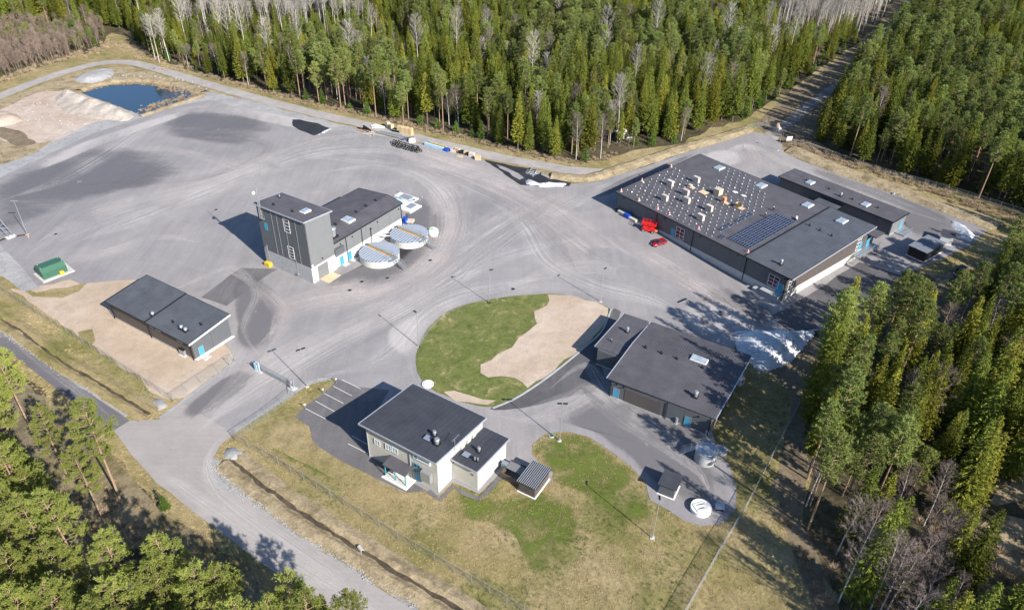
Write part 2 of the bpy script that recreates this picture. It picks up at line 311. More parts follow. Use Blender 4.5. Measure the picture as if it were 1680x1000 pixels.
# ------------------------------------------------------------------ mesh helpers
class MB:
    def __init__(s): s.v = []; s.f = []; s.mi = []; s.cur = 0
    def add(s, vs, fs):
        o = len(s.v); s.v += [tuple(p) for p in vs]; s.f += [tuple(i+o for i in f) for f in fs]; s.mi += [s.cur]*len(fs); return s
    def hexa(s, a):
        return s.add(a, [(0,3,2,1), (4,5,6,7), (0,1,5,4), (1,2,6,5), (2,3,7,6), (3,0,4,7)])
    def box(s, x0, x1, y0, y1, z0, z1):
        return s.hexa([(x0,y0,z0), (x1,y0,z0), (x1,y1,z0), (x0,y1,z0), (x0,y0,z1), (x1,y0,z1), (x1,y1,z1), (x0,y1,z1)])
    def prism(s, poly, z0, z1):
        n = len(poly); g0 = z0 if callable(z0) else (lambda x, y: z0); g1 = z1 if callable(z1) else (lambda x, y: z1)
        return s.add([(x, y, g0(x, y)) for x, y in poly] + [(x, y, g1(x, y)) for x, y in poly],
            [tuple(range(n))[::-1], tuple(range(n, 2*n))] + [(i, (i+1) % n, n+(i+1) % n, n+i) for i in range(n)])
    def tube(s, p0, p1, r0, r1=None, n=6, cap=True):
        r1 = r0 if r1 is None else r1
        p0 = Vector(p0); p1 = Vector(p1); d = (p1-p0)
        if d.length < 1e-6: return s
        d.normalize(); a = d.orthogonal().normalized(); b = d.cross(a)
        vs = []
        for p, r in ((p0, r0), (p1, r1)):
            for k in range(n):
                t = 2*math.pi*k/n; vs.append(p + a*math.cos(t)*r + b*math.sin(t)*r)
        fs = [(k, (k+1) % n, n+(k+1) % n, n+k) for k in range(n)]
        if cap: fs += [tuple(range(n))[::-1], tuple(range(n, 2*n))]
        return s.add(vs, fs)
    def build(s, name, mat, parent=None, smooth=False):
        me = bpy.data.meshes.new(name); me.from_pydata([tuple(map(float, p)) for p in s.v], [], s.f)
        mats = mat if isinstance(mat, (list, tuple)) else [mat]
        for m in mats: me.materials.append(m)
        if len(mats) > 1: me.polygons.foreach_set('material_index', s.mi)
        if smooth: me.polygons.foreach_set('use_smooth', [True]*len(me.polygons))
        me.validate(); me.update()
        o = bpy.data.objects.new(name, me); COL.objects.link(o)
        if parent: o.parent = parent
        return o
def tag(o, label=None, cat=None, group=None, kind=None):
    if label: o['label'] = label
    if cat: o['category'] = cat
    if group: o['group'] = group
    if kind: o['kind'] = kind
    return o
def thing(name, label, cat, loc, rz=0, group=None):
    o = bpy.data.objects.new(name, None); COL.objects.link(o)
    o.location = loc; o.rotation_euler = (0, 0, rz); o.empty_display_size = .5
    return tag(o, label, cat, group)
def kids(o): return KIDS.get(o.name, None) or [c for c in o.children]
KIDS = {}
def dup(root, loc, rz=0, scale=1, label=None, group=None):
    r = root.copy(); COL.objects.link(r); r.location = loc; r.rotation_euler = (0, 0, rz); r.scale = (scale,)*3
    if label: r['label'] = label
    if group: r['group'] = group
    if root.name not in KIDS: KIDS[root.name] = [(c, list(c.children)) for c in root.children]
    for c, gs in KIDS[root.name]:
        k = c.copy(); COL.objects.link(k); k.parent = r
        for g in gs:
            q = g.copy(); COL.objects.link(q); q.parent = k
    return r

# ------------------------------------------------------------------ sheets of ground
def ragged(poly, amp, step=3.0, seed=0):
    """subdivide a world polygon and push its edge in and out a little"""
    out = []; n = len(poly)
    for i in range(n):
        a = Vector(poly[i][:2]); b = Vector(poly[(i+1) % n][:2]); L = (b-a).length; k = max(1, int(L/step))
        nrm = Vector((-(b-a).y, (b-a).x)); nrm = nrm.normalized() if nrm.length > 0 else nrm
        for j in range(k):
            p = a.lerp(b, j/k)
            o = mnoise.noise(Vector((p.x*.23, p.y*.23, seed)))*1.4 + mnoise.noise(Vector((p.x*.9, p.y*.9, seed+5)))*.8
            out.append(p + nrm*o*amp)
    return out
def smooth_poly(poly, it=2):
    for _ in range(it):
        q = []; n = len(poly)
        for i in range(n):
            a = Vector(poly[i][:2]); b = Vector(poly[(i+1) % n][:2]); q += [a*.75+b*.25, a*.25+b*.75]
        poly = q
    return poly
HARD = []
def sheet(name, poly, mat, level, kind='structure', amp=0, smooth=0, tess=0, label=None, step=3.0, px=True):
    w_ = [gnd(*p) for p in poly] if px else [Vector(p) for p in poly]
    if name in ('yard', 'road', 'worn_road', 'sand_lot', 'grey_gravel_bank', 'soil_strip'): HARD.append(w_)
    if smooth: w_ = smooth_poly(w_, smooth)
    if amp: w_ = ragged(w_, amp, step, seed=len(name))
    pts = [Vector((p.x, p.y, 0)) for p in w_]
    tris = tessellate_polygon([pts])
    bm = bmesh.new(); vs = [bm.verts.new(p) for p in pts]
    for t in tris:
        try: bm.faces.new([vs[i] for i in t])
        except ValueError: pass
    if tess:
        xs = [p.x for p in pts]; ys = [p.y for p in pts]
        # only where the ground is not flat
        x0, x1, y0, y1 = max(min(xs), 5), min(max(xs), 130), max(min(ys), 100), min(max(ys), 235)
        x = math.ceil(x0/tess)*tess
        while x < x1:
            bmesh.ops.bisect_plane(bm, geom=bm.verts[:]+bm.edges[:]+bm.faces[:], plane_co=(x, 0, 0), plane_no=(1, 0, 0)); x += tess
        y = math.ceil(y0/tess)*tess
        while y < y1:
            bmesh.ops.bisect_plane(bm, geom=bm.verts[:]+bm.edges[:]+bm.faces[:], plane_co=(0, y, 0), plane_no=(0, 1, 0)); y += tess
    for v in bm.verts: v.co.z = hgt(v.co.x, v.co.y) + level*.015
    bmesh.ops.recalc_face_normals(bm, faces=bm.faces)
    for f in bm.faces:
        if f.normal.z < 0: f.normal_flip()
    me = bpy.data.meshes.new(name); bm.to_mesh(me); bm.free(); me.materials.append(M[mat] if isinstance(mat, str) else mat)
    o = bpy.data.objects.new(name, me); COL.objects.link(o)
    tag(o, label, None, None, kind); return o
def blob(name, poly, mat, level, inner=.55):
    """film sheet whose rim carries UV.x = 0"""
    w_ = smooth_poly([gnd(*p) for p in poly], 3); c = Vector((sum(p.x for p in w_)/len(w_), sum(p.y for p in w_)/len(w_))); n = len(w_)
    vs, uv, fs = [], [], []
    for k, (f, u) in enumerate(((1, 0), (inner+.25, .28), (inner, .5), (.02, .5))):
        for p in w_: q = c.lerp(Vector((p.x, p.y)), f); vs.append((q.x, q.y, hgt(q.x, q.y)+level*.015)); uv.append((u, 0))
    for k in range(3):
        for i in range(n): j = (i+1) % n; fs.append((k*n+i, k*n+j, (k+1)*n+j, (k+1)*n+i))
    me = bpy.data.meshes.new(name); me.from_pydata(vs, [], fs); l = me.uv_layers.new(name='UVMap')
    for lp in me.loops: l.data[lp.index].uv = uv[lp.vertex_index]
    me.materials.append(M[mat]); me.update()
    if me.polygons[0].normal.z < 0: me.flip_normals()
    o = bpy.data.objects.new(name, me); COL.objects.link(o); return tag(o, None, None, None, 'structure')
def catmull(pts, step=1.5):
    P = [Vector(p) for p in pts]; out = []
    for i in range(len(P)-1):
        p0 = P[max(i-1, 0)]; p1 = P[i]; p2 = P[i+1]; p3 = P[min(i+2, len(P)-1)]
        k = max(1, int((p2-p1).length/step))
        for j in range(k):
            t = j/k
            out.append(.5*((2*p1) + (p2-p0)*t + (2*p0-5*p1+4*p2-p3)*t*t + (3*p1-p0-3*p2+p3)*t*t*t))
    out.append(P[-1]); return out
WEAR = ('dust', 'dust_fine', 'pinkdust', 'skid', 'thin_tracks', 'thin_dark', 'worn_path')
def ribbon(name, line, width, mat, level, kind='structure', label=None, jitter=0, prof=None, step=2.0):
    """strip following a line; prof: [(offset, height)] across"""
    c = catmull([gnd(*p) for p in line], step)
    prof = prof or [(-width/2, 0), (width/2, 0)]
    n = len(prof); vs = []; fs = []; uvs = []; L = 0
    for i, p in enumerate(c):
        t = (c[min(i+1, len(c)-1)] - c[max(i-1, 0)]); t.z = 0; t.normalize(); nn = Vector((-t.y, t.x, 0))
        if i: L += (c[i]-c[i-1]).length
        tp = sstep(min(i, len(c)-1-i)*step/22+.04) if mat in WEAR else 1
        for k, (o, h) in enumerate(prof):
            o = o*tp
            j = jitter*mnoise.noise(Vector((p.x*.5, p.y*.5, k*3.1)))
            q = p + nn*(o+j); vs.append((q.x, q.y, hgt(q.x, q.y)+level*.015+h)); uvs.append(((k)/(n-1), L))
    for i in range(len(c)-1):
        for k in range(n-1): fs.append((i*n+k, (i+1)*n+k, (i+1)*n+k+1, i*n+k+1))
    me = bpy.data.meshes.new(name); me.from_pydata(vs, [], fs); uv = me.uv_layers.new(name='UVMap')
    for lp in me.loops: uv.data[lp.index].uv = uvs[lp.vertex_index]
    me.materials.append(M[mat]); me.update()
    if me.polygons and me.polygons[0].normal.z < 0: me.flip_normals()
    o = bpy.data.objects.new(name, me); COL.objects.link(o); tag(o, label, None, None, kind); return o
def inpoly(x, y, poly):
    c = False; n = len(poly); j = n-1
    for i in range(n):
        xi, yi = poly[i][0], poly[i][1]; xj, yj = poly[j][0], poly[j][1]
        if (yi > y) != (yj > y) and x < (xj-xi)*(y-yi)/(yj-yi)+xi: c = not c
        j = i
    return c
def edgedist(x, y, poly):
    d = 1e9; n = len(poly)
    for i in range(n):
        ax, ay = poly[i][0], poly[i][1]; bx, by = poly[(i+1) % n][0], poly[(i+1) % n][1]
        vx, vy = bx-ax, by-ay; L = vx*vx+vy*vy
        t = 0 if L == 0 else max(0, min(1, ((x-ax)*vx+(y-ay)*vy)/L)); d = min(d, math.hypot(x-ax-t*vx, y-ay-t*vy))
    return d

# ================================================================== GROUND
CLEAR = [(-260,190), (-60,160), (0,135), (60,112), (130,92), (165,78), (180,55), (215,60), (240,92), (330,122), (420,148), (520,173), (600,190), (700,214), (800,237), (880,256),
         (955,268), (1000,258), (1060,243), (1120,233), (1180,205), (1225,195), (1290,150), (1380,90), (1440,45), (1480,-15), (1530,-15), (1500,25), (1450,80), (1400,140),
         (1350,200), (1330,228), (1400,268), (1470,290), (1550,313), (1640,340), (1740,372), (1740,395), (1640,425), (1560,455), (1470,505), (1400,550), (1345,600), (1325,700), (1318,860),
         (1370,990), (1390,1060), (900,1200), (640,1080), (560,1030), (480,985), (400,935), (330,885), (250,820), (200,765), (120,690), (0,590), (-120,500), (-300,380)]
CLW = [gnd(*p) for p in CLEAR]
CLR = ragged(CLW, 1.6, 4, 3)
CLT = [(p.x, p.y) for p in CLR]
def build_ground():
    pond = [gnd(*p) for p in PONDPX]
    xs = list(np.arange(-420, 481, 6.0)); ys = list(np.arange(20, 741, 6.0))
    xs = [-3000, -1500, -800] + xs + [900, 1700, 3200]; ys = [-2500, -900, -200] + ys + [1100, 1900, 4500]
    nx, ny = len(xs), len(ys); vs = []; CS = [(p.x, p.y) for p in CLW]
    for y in ys:
        for x in xs:
            z = hgt(x, y) - .02 + .5*mnoise.noise(Vector((x*.03, y*.03, 0)))*(1 if abs(x) < 800 else 0)
            if inpoly(x, y, CS):
                d = edgedist(x, y, CS); z = hgt(x, y) - .03 - min(2.2, max(0, (d-9)*.35))
            else:
                d = edgedist(x, y, CS); z = hgt(x, y)-.02 + (z+.02-hgt(x, y))*min(1, d/12)
            vs.append((x, y, z))
    fs = [(j*nx+i, j*nx+i+1, (j+1)*nx+i+1, (j+1)*nx+i) for j in range(ny-1) for i in range(nx-1)]
    me = bpy.data.meshes.new('ground'); me.from_pydata(vs, [], fs); me.materials.append(M['forest_floor'])
    me.polygons.foreach_set('use_smooth', [True]*len(me.polygons))
    o = bpy.data.objects.new('ground', me); COL.objects.link(o); tag(o, None, None, None, 'structure')
PONDPX = [(128,152), (150,146), (178,139), (205,138), (250,138), (290,143), (318,150), (332,156), (312,163), (282,172), (258,180), (240,188), (227,189), (200,176), (170,166), (140,156)]
build_ground()
sheet('meadow', CLEAR, 'meadow', 1, tess=2, amp=1.6, step=4)
sheet('bare_soil', [(1235,205), (1300,150), (1385,92), (1440,45), (1482,-15), (1528,-15), (1500,25), (1450,80), (1400,140), (1352,198), (1335,228), (1400,270), (1330,262), (1285,240)], 'brown_soil', 2, amp=.6)
sheet('soil_strip', [(1210,575), (1330,545), (1480,470), (1640,420), (1740,392), (1740,395), (1640,425), (1560,455), (1470,505), (1400,550), (1345,600), (1322,700), (1318,860), (1368,990), (1400,1090), (1340,1060), (1310,930), (1265,800), (1290,690), (1300,640)], 'brown_soil', 2, amp=1.0, tess=2)
sheet('forest_clearing_grass', [(1600,860), (1650,790), (1760,740), (1800,1050), (1540,1070), (1560,960)], 'straw', 1.5, amp=1.5)
sheet('rough_grass', [(120,690), (200,760), (250,815), (330,880), (400,930), (480,980), (560,1025), (640,1090), (300,1200), (60,1000), (60,760)], 'rough_grass', 1.5, amp=1.5)
sheet('rough_grass', [(600,1300), (300,1200), (60,1000), (60,760), (120,690), (0,590), (-80,540), (-200,640), (-150,1100)], 'rough_grass', .5, amp=1.5)
# sand pit and banks on the far left
sheet('straw_bank', [(-200,210), (0,165), (60,142), (130,120), (175,110), (215,110), (257,121), (330,143), (420,170), (520,197), (600,215), (610,222), (520,203), (420,180), (345,160), (325,162), (235,195), (150,200), (80,150), (0,185), (-200,260)], 'straw', 2, amp=.8)
sheet('pit_floor', [(-200,300), (0,180), (60,152), (110,148), (150,170), (225,190), (160,212), (80,245), (40,262), (0,280), (-200,360)], 'pit', 3, amp=1.0)
sheet('gravel_apron', [(-200,345), (0,271), (75,238), (150,203), (235,176), (320,152), (345,150), (420,168), (520,194), (600,214), (650,228), (600,226), (520,212), (420,190), (350,176), (240,205), (160,225), (80,262), (0,296), (-200,370)], 'grit', 4, amp=.8)
sheet('straw_patch', [(-100,250), (0,228), (40,240), (90,228), (60,250), (0,272), (-100,300)], 'straw', 4.5, amp=.8)
sheet('turf_patch', [(-60,205), (0,208), (32,214), (60,236), (30,240), (0,226), (-60,222)], 'brown_soil', 5, amp=.8)
sheet('pond', PONDPX, 'water', 6, amp=.9, smooth=1, step=2)
ribbon('pond_bank', [(130,150), (160,139), (200,133), (250,132), (300,140), (334,153)], 4, 'straw', 6.2, prof=[(-2.6,0), (-1.0,.7), (.6,.8), (2.4,0)], jitter=.6, label='straw coloured grassy bank behind the pond')
ribbon('pond_edge', [(334,157), (300,168), (262,181), (230,191)], 2, 'straw', 6, prof=[(-1.4,0), (-.4,.45), (.4,.4), (1.5,0)], jitter=.4)
# sand and verges left of the yard
sheet('sand_lot', [(-120,360), (0,400), (40,442), (60,470), (115,456), (135,464), (190,452), (250,452), (300,470), (378,520), (386,592), (345,622), (303,652), (275,655), (250,640), (140,560), (60,502), (0,462), (-120,388)], 'sand', 2, amp=.8)
sheet('grey_gravel_bank', [(-120,362), (0,400), (22,418), (48,448), (66,472), (40,478), (0,452), (-120,385)], 'grit', 3.6, amp=.9)
sheet('weedy_patch', [(0,452), (60,478), (110,470), (150,462), (130,480), (75,490), (0,470)], 'meadow', 3.3, amp=1.2)
sheet('weedy_spot', [(128,545), (150,540), (155,558), (145,572), (130,562)], 'meadow', 3.4, amp=.8)
# roads
sheet('road', [(-260,350), (-60,497), (0,537), (100,610), (213,690), (187,706), (120,660), (60,612), (0,566), (-60,522), (-260,385)], 'road_new', 3, amp=.05)
sheet('worn_road', [(187,706), (213,690), (262,688), (300,660), (385,712), (362,730), (350,752), (353,778), (375,800), (400,817), (470,865), (560,925), (640,975), (760,1048), (700,1085), (600,1032), (520,984), (470,952), (418,915), (322,842), (257,792), (215,745)], 'road_old', 4, amp=.12)
sheet('yard', [(-66,334), (0,292), (75,256), (150,220), (232,194), (300,172), (345,164), (400,180), (480,197), (560,213), (610,221), (650,227), (720,243), (790,262), (850,276), (905,293), (935,303), (985,297),
    (1030,282), (1075,268), (1130,248), (1190,230), (1235,217), (1262,222), (1284,238), (1282,246), (1310,262), (1380,288), (1450,313), (1520,339), (1580,360), (1620,378), (1596,400), (1545,425), (1480,452), (1440,485), (1405,508),
    (1350,540), (1300,548), (1240,548), (1210,560), (1195,590), (1168,705), (1175,735), (1196,762), (1208,800), (1207,835), (1186,858), (1150,863), (1120,853), (1095,836), (1066,820), (1058,790), (1035,765), (1000,738), (965,716), (930,707),
    (895,711), (873,728), (872,745), (887,762), (907,775), (903,792), (872,812), (845,797), (832,766), (786,810), (743,791), (720,813), (702,804), (668,808), (655,804), (600,777), (560,756), (515,728), (508,700), (484,683), (500,668), (552,622), (530,617),
    (520,622), (495,636), (470,652), (440,672), (405,693), (385,712), (300,660), (385,592), (378,575), (300,490), (250,458), (190,460), (132,466), (115,458), (62,470), (40,442), (0,402), (-60,350)], 'asphalt', 5, amp=.12, tess=2)
blob('old_tar_area', [(-60,400), (-60,318), (0,290), (90,252), (170,225), (250,238), (330,262), (300,300), (200,322), (110,345), (30,380)], 'old_tar', 6.3)
blob('old_tar_area', [(235,208), (300,182), (380,182), (450,196), (470,218), (420,248), (340,246), (270,232)], 'old_tar', 6.6)
M['mid_film'] = film_mat('darker_asphalt_film', (.17,.165,.172), .75, .06, .5, 1.4, .6, R(40), (1, .5))
blob('mid_area', [(990,640), (1090,670), (1165,705), (1180,760), (1205,820), (1170,850), (1080,810), (1040,760), (960,700), (900,690), (930,655)], 'mid_film', 6.15)
blob('mid_area', [(560,480), (640,470), (700,440), (735,390), (725,335), (690,310), (660,340), (700,380), (660,440), (590,440), (520,470)], 'mid_film', 6.2)
blob('mid_area', [(1170,455), (1240,490), (1290,510), (1270,545), (1200,540), (1130,500)], 'mid_film', 6.22)
blob('mid_area', [(380,440), (450,450), (480,520), (440,570), (390,590), (380,520)], 'mid_film', 6.24)
blob('mid_area', [(270,690), (385,600), (430,610), (400,640), (330,690)], 'mid_film', 6.26)
blob('mid_area', [(1310,265), (1400,295), (1580,360), (1600,385), (1500,400), (1480,345), (1330,290)], 'mid_film', 6.28)
blob('mid_area', [(1000,300), (1080,272), (1140,250), (1130,262), (1060,290), (1010,320), (960,330)], 'mid_film', 6.31)
blob('pale_area', [(1100,500), (1180,480), (1260,530), (1215,560), (1120,555)], 'pale_dust', 7.12)
blob('pale_area', [(620,560), (640,520), (700,500), (690,560), (672,600)], 'pale_dust', 7.24)
blob('pale_area', [(345,165), (480,190), (600,214), (560,226), (440,205), (350,185)], 'pale_dust', 7.36)
blob('pale_area', [(1130,255), (1190,240), (1235,255), (1200,285), (1160,275)], 'pale_dust', 7.48)
blob('pale_area', [(150,226), (240,196), (330,172), (330,182), (240,212), (150,245), (60,285), (0,300), (60,262)], 'pale_dust', 7.60)
sheet('asphalt_patch', [(378,452), (395,440), (455,441), (418,466), (372,502), (330,488)], 'mid_asphalt', 6, amp=.15)
sheet('new_asphalt_strip', [(1003,503), (1024,514), (978,568), (990,610), (1000,640), (930,650), (870,668), (815,674), (800,670), (840,657), (870,638), (900,616), (932,590), (962,565), (986,545)], 'new_asphalt', 6, amp=.1, smooth=1)
sheet('parking_asphalt', [(552,622), (585,634), (640,640), (600,700), (640,770), (702,806), (668,808), (600,777), (560,756), (515,728), (508,700), (484,683), (500,668)], 'mid_asphalt', 6, amp=.1)
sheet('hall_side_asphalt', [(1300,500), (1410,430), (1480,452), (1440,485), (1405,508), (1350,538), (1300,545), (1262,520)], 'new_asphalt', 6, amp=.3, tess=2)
ribbon('perimeter_track', [(-200,212), (-40,172), (0,158), (60,134), (125,113), (172,103), (215,103), (257,113), (330,135), (420,161), (520,187), (600,205), (700,230), (800,254), (880,270), (935,279), (985,283), (1010,284)], 5.6, 'track', 4.25, jitter=.5)
ribbon('forest_track', [(1262,222), (1290,205), (1320,180), (1350,155), (1390,128), (1420,95), (1452,55), (1485,10), (1500,-15)], 4.2, 'worn_track', 4.6, jitter=.8)
ribbon('forest_track_mouth', [(1235,225), (1275,232)], 9, 'grit', 3.5, jitter=.8)
ribbon('berm', [(905,288), (960,292), (1010,279), (1060,263), (1120,243), (1180,226), (1228,211)], 4, 'straw', 6, prof=[(-3.2,0), (-1.2,.7), (.8,.8), (2.6,0)], jitter=.7, label='straw grass berm behind the yard')
ribbon('berm_ditch', [(1035,279), (1075,266), (1130,247), (1185,229), (1225,217)], 1.3, 'mud', 7, jitter=.3)
ribbon('northeast_bank', [(1300,246), (1360,272), (1430,297), (1500,322), (1570,348), (1640,372)], 6, 'straw', 6, prof=[(-4,0), (-2,.9), (1,1.1), (4,0)], jitter=.8)
ribbon('grass_edge', [(1290,248), (1320,262), (1380,284), (1450,309), (1520,335), (1580,357)], 3, 'meadow', 6.4, jitter=.6)
# roadside ditches and grey stone verges
ribbon('gravel_verge', [(-120,440), (0,529), (60,573), (110,611), (160,645), (212,680)], 1.7, 'grit', 5.3, jitter=.4)
ribbon('gravel_verge', [(350,752), (358,778), (390,804), (430,828), (473,855), (540,899), (607,941), (673,982), (740,1024)], 2.3, 'grit', 5.35, jitter=.6)
ribbon('ditch_bank', [(-80,470), (0,523), (33,543), (66,568), (99,592), (130,610), (180,640), (220,664), (246,680)], 4, 'meadow', 6, prof=[(-2.4,0), (-1.1,.35), (-.35,.05), (.35,.05), (1.1,.35), (2.4,0)], jitter=.3, step=1)
ribbon('ditch', [(-80,470), (0,523), (33,543), (66,568), (99,592), (130,610), (180,640), (220,664), (246,680)], .6, 'mud', 11, jitter=.5, step=1)
ribbon('ditch_bank', [(380,752), (400,772), (430,796), (487,837), (527,863), (593,903), (640,934), (695,965), (752,1000), (800,1030)], 4, 'straw', 6, prof=[(-3.2,0), (-1.2,.4), (-.45,.05), (.45,.05), (1.2,.4), (2.8,0)], jitter=.3, step=1)
ribbon('ditch', [(380,752), (400,772), (430,796), (487,837), (527,863), (593,903), (640,934), (695,965), (752,1000), (800,1030)], .7, 'mud', 11, jitter=.5, step=1)
ribbon('gravel_verge', [(385,706), (405,694), (440,670), (470,651), (505,629), (545,620)], 1.2, 'grit', 7, jitter=.3)
ribbon('gravel_verge', [(262,686), (300,658), (345,624), (388,592)], .9, 'grit', 7, jitter=.2)
sheet('grass_strip', [(487,664), (515,640), (540,626), (550,622), (545,632), (505,664), (484,682), (515,728), (560,756), (600,777), (655,804), (560,790), (470,745), (392,712), (440,682), (470,664)], 'meadow', 7.3, amp=.3)
blob('lush_grass', [(876,735), (895,714), (930,708), (965,717), (1000,742), (1035,768), (1056,792), (1010,815), (950,805), (905,790), (880,760)], 'lush', 4.7, inner=.75)
# island
ISL = [(683,590), (688,562), (708,530), (738,508), (780,495), (830,487), (890,482), (935,484), (975,495), (1003,505), (1000,517), (986,545), (962,567), (932,592), (900,617), (870,638), (840,656), (808,669), (782,666), (745,655), (705,640), (685,618)]
sheet('island_lawn', ISL, 'green', 8, amp=.25, smooth=1)
sheet('island_dirt', [(899,484), (935,485), (975,496), (1001,506), (998,517), (984,545), (960,567), (930,592), (898,617), (864,637), (858,627), (845,618), (800,620), (789,612), (791,600), (820,583), (840,570), (850,553), (865,546), (877,531), (880,513), (896,502)], 'sand', 9, amp=.7, step=2)
sheet('dirt_patch', [(728,643), (745,641), (770,650), (815,659), (800,664), (750,656)], 'sand', 9, amp=.6, step=2)
ribbon('kerb', [(1003,507), (999,518), (986,546), (962,568), (932,593), (900,618), (870,639), (840,657), (808,670)], .35, 'conc_grey', 9, prof=[(-.2,0), (-.19,.12), (.19,.12), (.2,0)], label='grey kerb along the island edge')
ribbon('office_gravel', [(703,806), (722,820), (744,797), (785,818), (834,764)], .9, 'mid_asphalt', 7.5, jitter=.15)
# wear: films of dust and rubber lying along the ways the vehicles take
TR = [
 ('thin_tracks', [(290,715), (390,655), (480,595), (560,550), (640,510), (720,462), (790,415), (850,372), (930,330), (1000,300)], 12),
 ('thin_tracks', [(430,545), (500,510), (580,495), (660,470), (715,430), (745,380), (740,330), (700,290), (640,268), (560,258), (480,262)], 10),
 ('thin_tracks', [(40,420), (140,370), (240,335), (340,308), (430,275), (520,240), (600,228), (680,240), (760,270)], 12),
 ('thin_dark', [(30,380), (150,330), (260,280), (340,240), (400,205)], 14), ('thin_dark', [(480,470), (580,470), (660,440), (705,400), (715,350), (690,310)], 8),
 ('thin_tracks', [(650,240), (760,290), (850,330), (930,375), (1010,430), (1100,480), (1200,530)], 16), ('thin_dark', [(800,300), (880,350), (950,400), (1040,455), (1150,505)], 10),
 ('thin_tracks', [(1230,235), (1180,262), (1130,250), (1090,268), (1010,300), (950,330), (880,370)], 5), ('thin_tracks', [(820,690), (900,660), (960,650), (1020,690), (1090,735), (1160,790)], 5),
 ('thin_tracks', [(400,690), (350,730), (345,780), (420,850), (520,920), (640,1000)], 4), ('thin_dark', [(210,720), (300,770), (400,840), (520,920), (660,1010)], 4), ('thin_tracks', [(0,545), (100,618), (190,690)], 3),
 ('thin_tracks', [(1285,262), (1370,292), (1460,325), (1560,368)], 4), ('thin_tracks', [(690,665), (668,600), (680,545), (720,505), (790,478), (880,465), (960,472)], 5),
 ('dust', [(300,700), (380,650), (450,600), (520,560), (600,520), (680,470), (760,410), (840,355), (930,310), (990,300)], 16),
 ('dust_fine', [(310,720), (400,650), (480,600), (560,555), (640,515), (720,470), (800,430), (880,405), (960,390)], 9),
 ('dust', [(420,570), (480,520), (540,500), (620,485), (690,455), (735,410), (752,360), (735,315), (690,285), (640,270), (560,262)], 9),
 ('dust_fine', [(470,500), (540,485), (620,475), (680,450), (725,400), (735,350), (715,310), (670,285), (600,275), (520,285)], 6),
 ('pinkdust', [(440,560), (480,500), (560,480), (640,470), (700,440), (730,390), (725,345), (700,310)], 13),
 ('dust', [(60,400), (150,350), (240,325), (340,300), (430,265), (500,240), (560,225), (610,225)], 11),
 ('dust_fine', [(0,330), (90,300), (170,255), (230,215), (300,180), (350,175)], 10),
 ('dust', [(180,250), (260,245), (340,260), (420,280), (500,275)], 8),
 ('dust_fine', [(120,400), (200,370), (300,330), (400,290), (520,250), (640,245), (760,280), (860,310)], 14),
 ('skid', [(100,310), (180,300), (260,300), (340,290), (420,262), (440,240), (380,222), (300,225)], 5),
 ('pinkdust', [(640,250), (740,275), (830,310), (900,350), (960,400), (1040,450), (1120,490), (1200,540)], 22),
 ('dust', [(830,470), (900,450), (980,440), (1060,460), (1140,500), (1200,545)], 14),
 ('dust_fine', [(800,330), (860,370), (900,430), (980,470), (1060,490), (1150,530)], 9),
 ('pinkdust', [(1000,380), (1060,420), (1140,470), (1220,520), (1280,545)], 14),
 ('dust', [(690,640), (672,600), (680,560), (705,525), (745,500), (800,485), (880,472), (950,478), (1010,495)], 5),
 ('dust_fine', [(520,620), (600,600), (650,570), (690,520), (740,490), (820,470), (900,455)], 10),
 ('dust', [(800,680), (870,690), (930,670), (980,640), (1000,655), (1040,690), (1090,730), (1150,780), (1170,830)], 8),
 ('dust_fine', [(900,640), (960,600), (1000,650), (1060,690), (1120,730), (1160,770)], 6),
 ('pinkdust', [(1180,255), (1220,240), (1240,265), (1200,290), (1160,262)], 7),
 ('dust_fine', [(1130,255), (1190,250), (1230,240), (1290,270), (1370,300), (1460,335), (1560,370)], 5),
 ('skid', [(440,640), (560,570), (640,530), (720,480), (790,410), (850,370), (920,320)], 7),
 ('skid', [(520,520), (600,500), (680,470), (740,420), (762,360), (745,310)], 5),
 ('skid', [(640,270), (740,290), (830,330), (900,390), (950,450)], 8),
 ('skid', [(840,300), (900,330), (960,345), (1010,330)], 6),
 ('dust_fine', [(220,500), (300,470), (380,440), (420,480), (400,540), (430,590)], 3),
 ('pinkdust', [(360,440), (420,470), (470,520), (450,560), (420,600)], 6),
 ('dust', [(30,450), (90,430), (160,420), (260,390), (330,400)], 8),
]
for i, (mt, ln, wd) in enumerate(TR): ribbon('dust_trail' if mt != 'skid' else 'tyre_marks', ln, wd, mt, 8+i*.11)
ribbon('edge_line', [(203,760), (300,830), (400,902), (500,968), (600,1030)], .3, 'thin_tracks', 13.6)
ribbon('dust_trail', [(205,735), (300,800), (400,868), (500,935), (620,1005), (700,1050)], 3.5, 'dust_fine', 9)
ribbon('dust_trail', [(400,690), (345,740), (350,800), (430,870), (520,930), (620,990)], 4, 'dust_fine', 10)
for _k, _pl in enumerate(([(690,822), (742,795), (800,820), (850,795), (905,795), (960,830), (985,900), (930,980), (870,950), (850,880), (790,860), (730,850)], [(930,750), (1010,765), (1060,805), (1095,865), (1040,880), (980,840), (920,800)], [(410,690), (470,700), (540,745), (640,800), (560,800), (470,760), (400,720)], [(820,820), (900,790), (960,840), (950,900), (890,900)])): blob('lush_grass', _pl, 'lush', 4+_k*.15)
ribbon('footpath', [(945,790), (925,830), (908,880), (890,920), (872,960), (850,1010)], 1.6, 'worn_path', 6, jitter=.4)
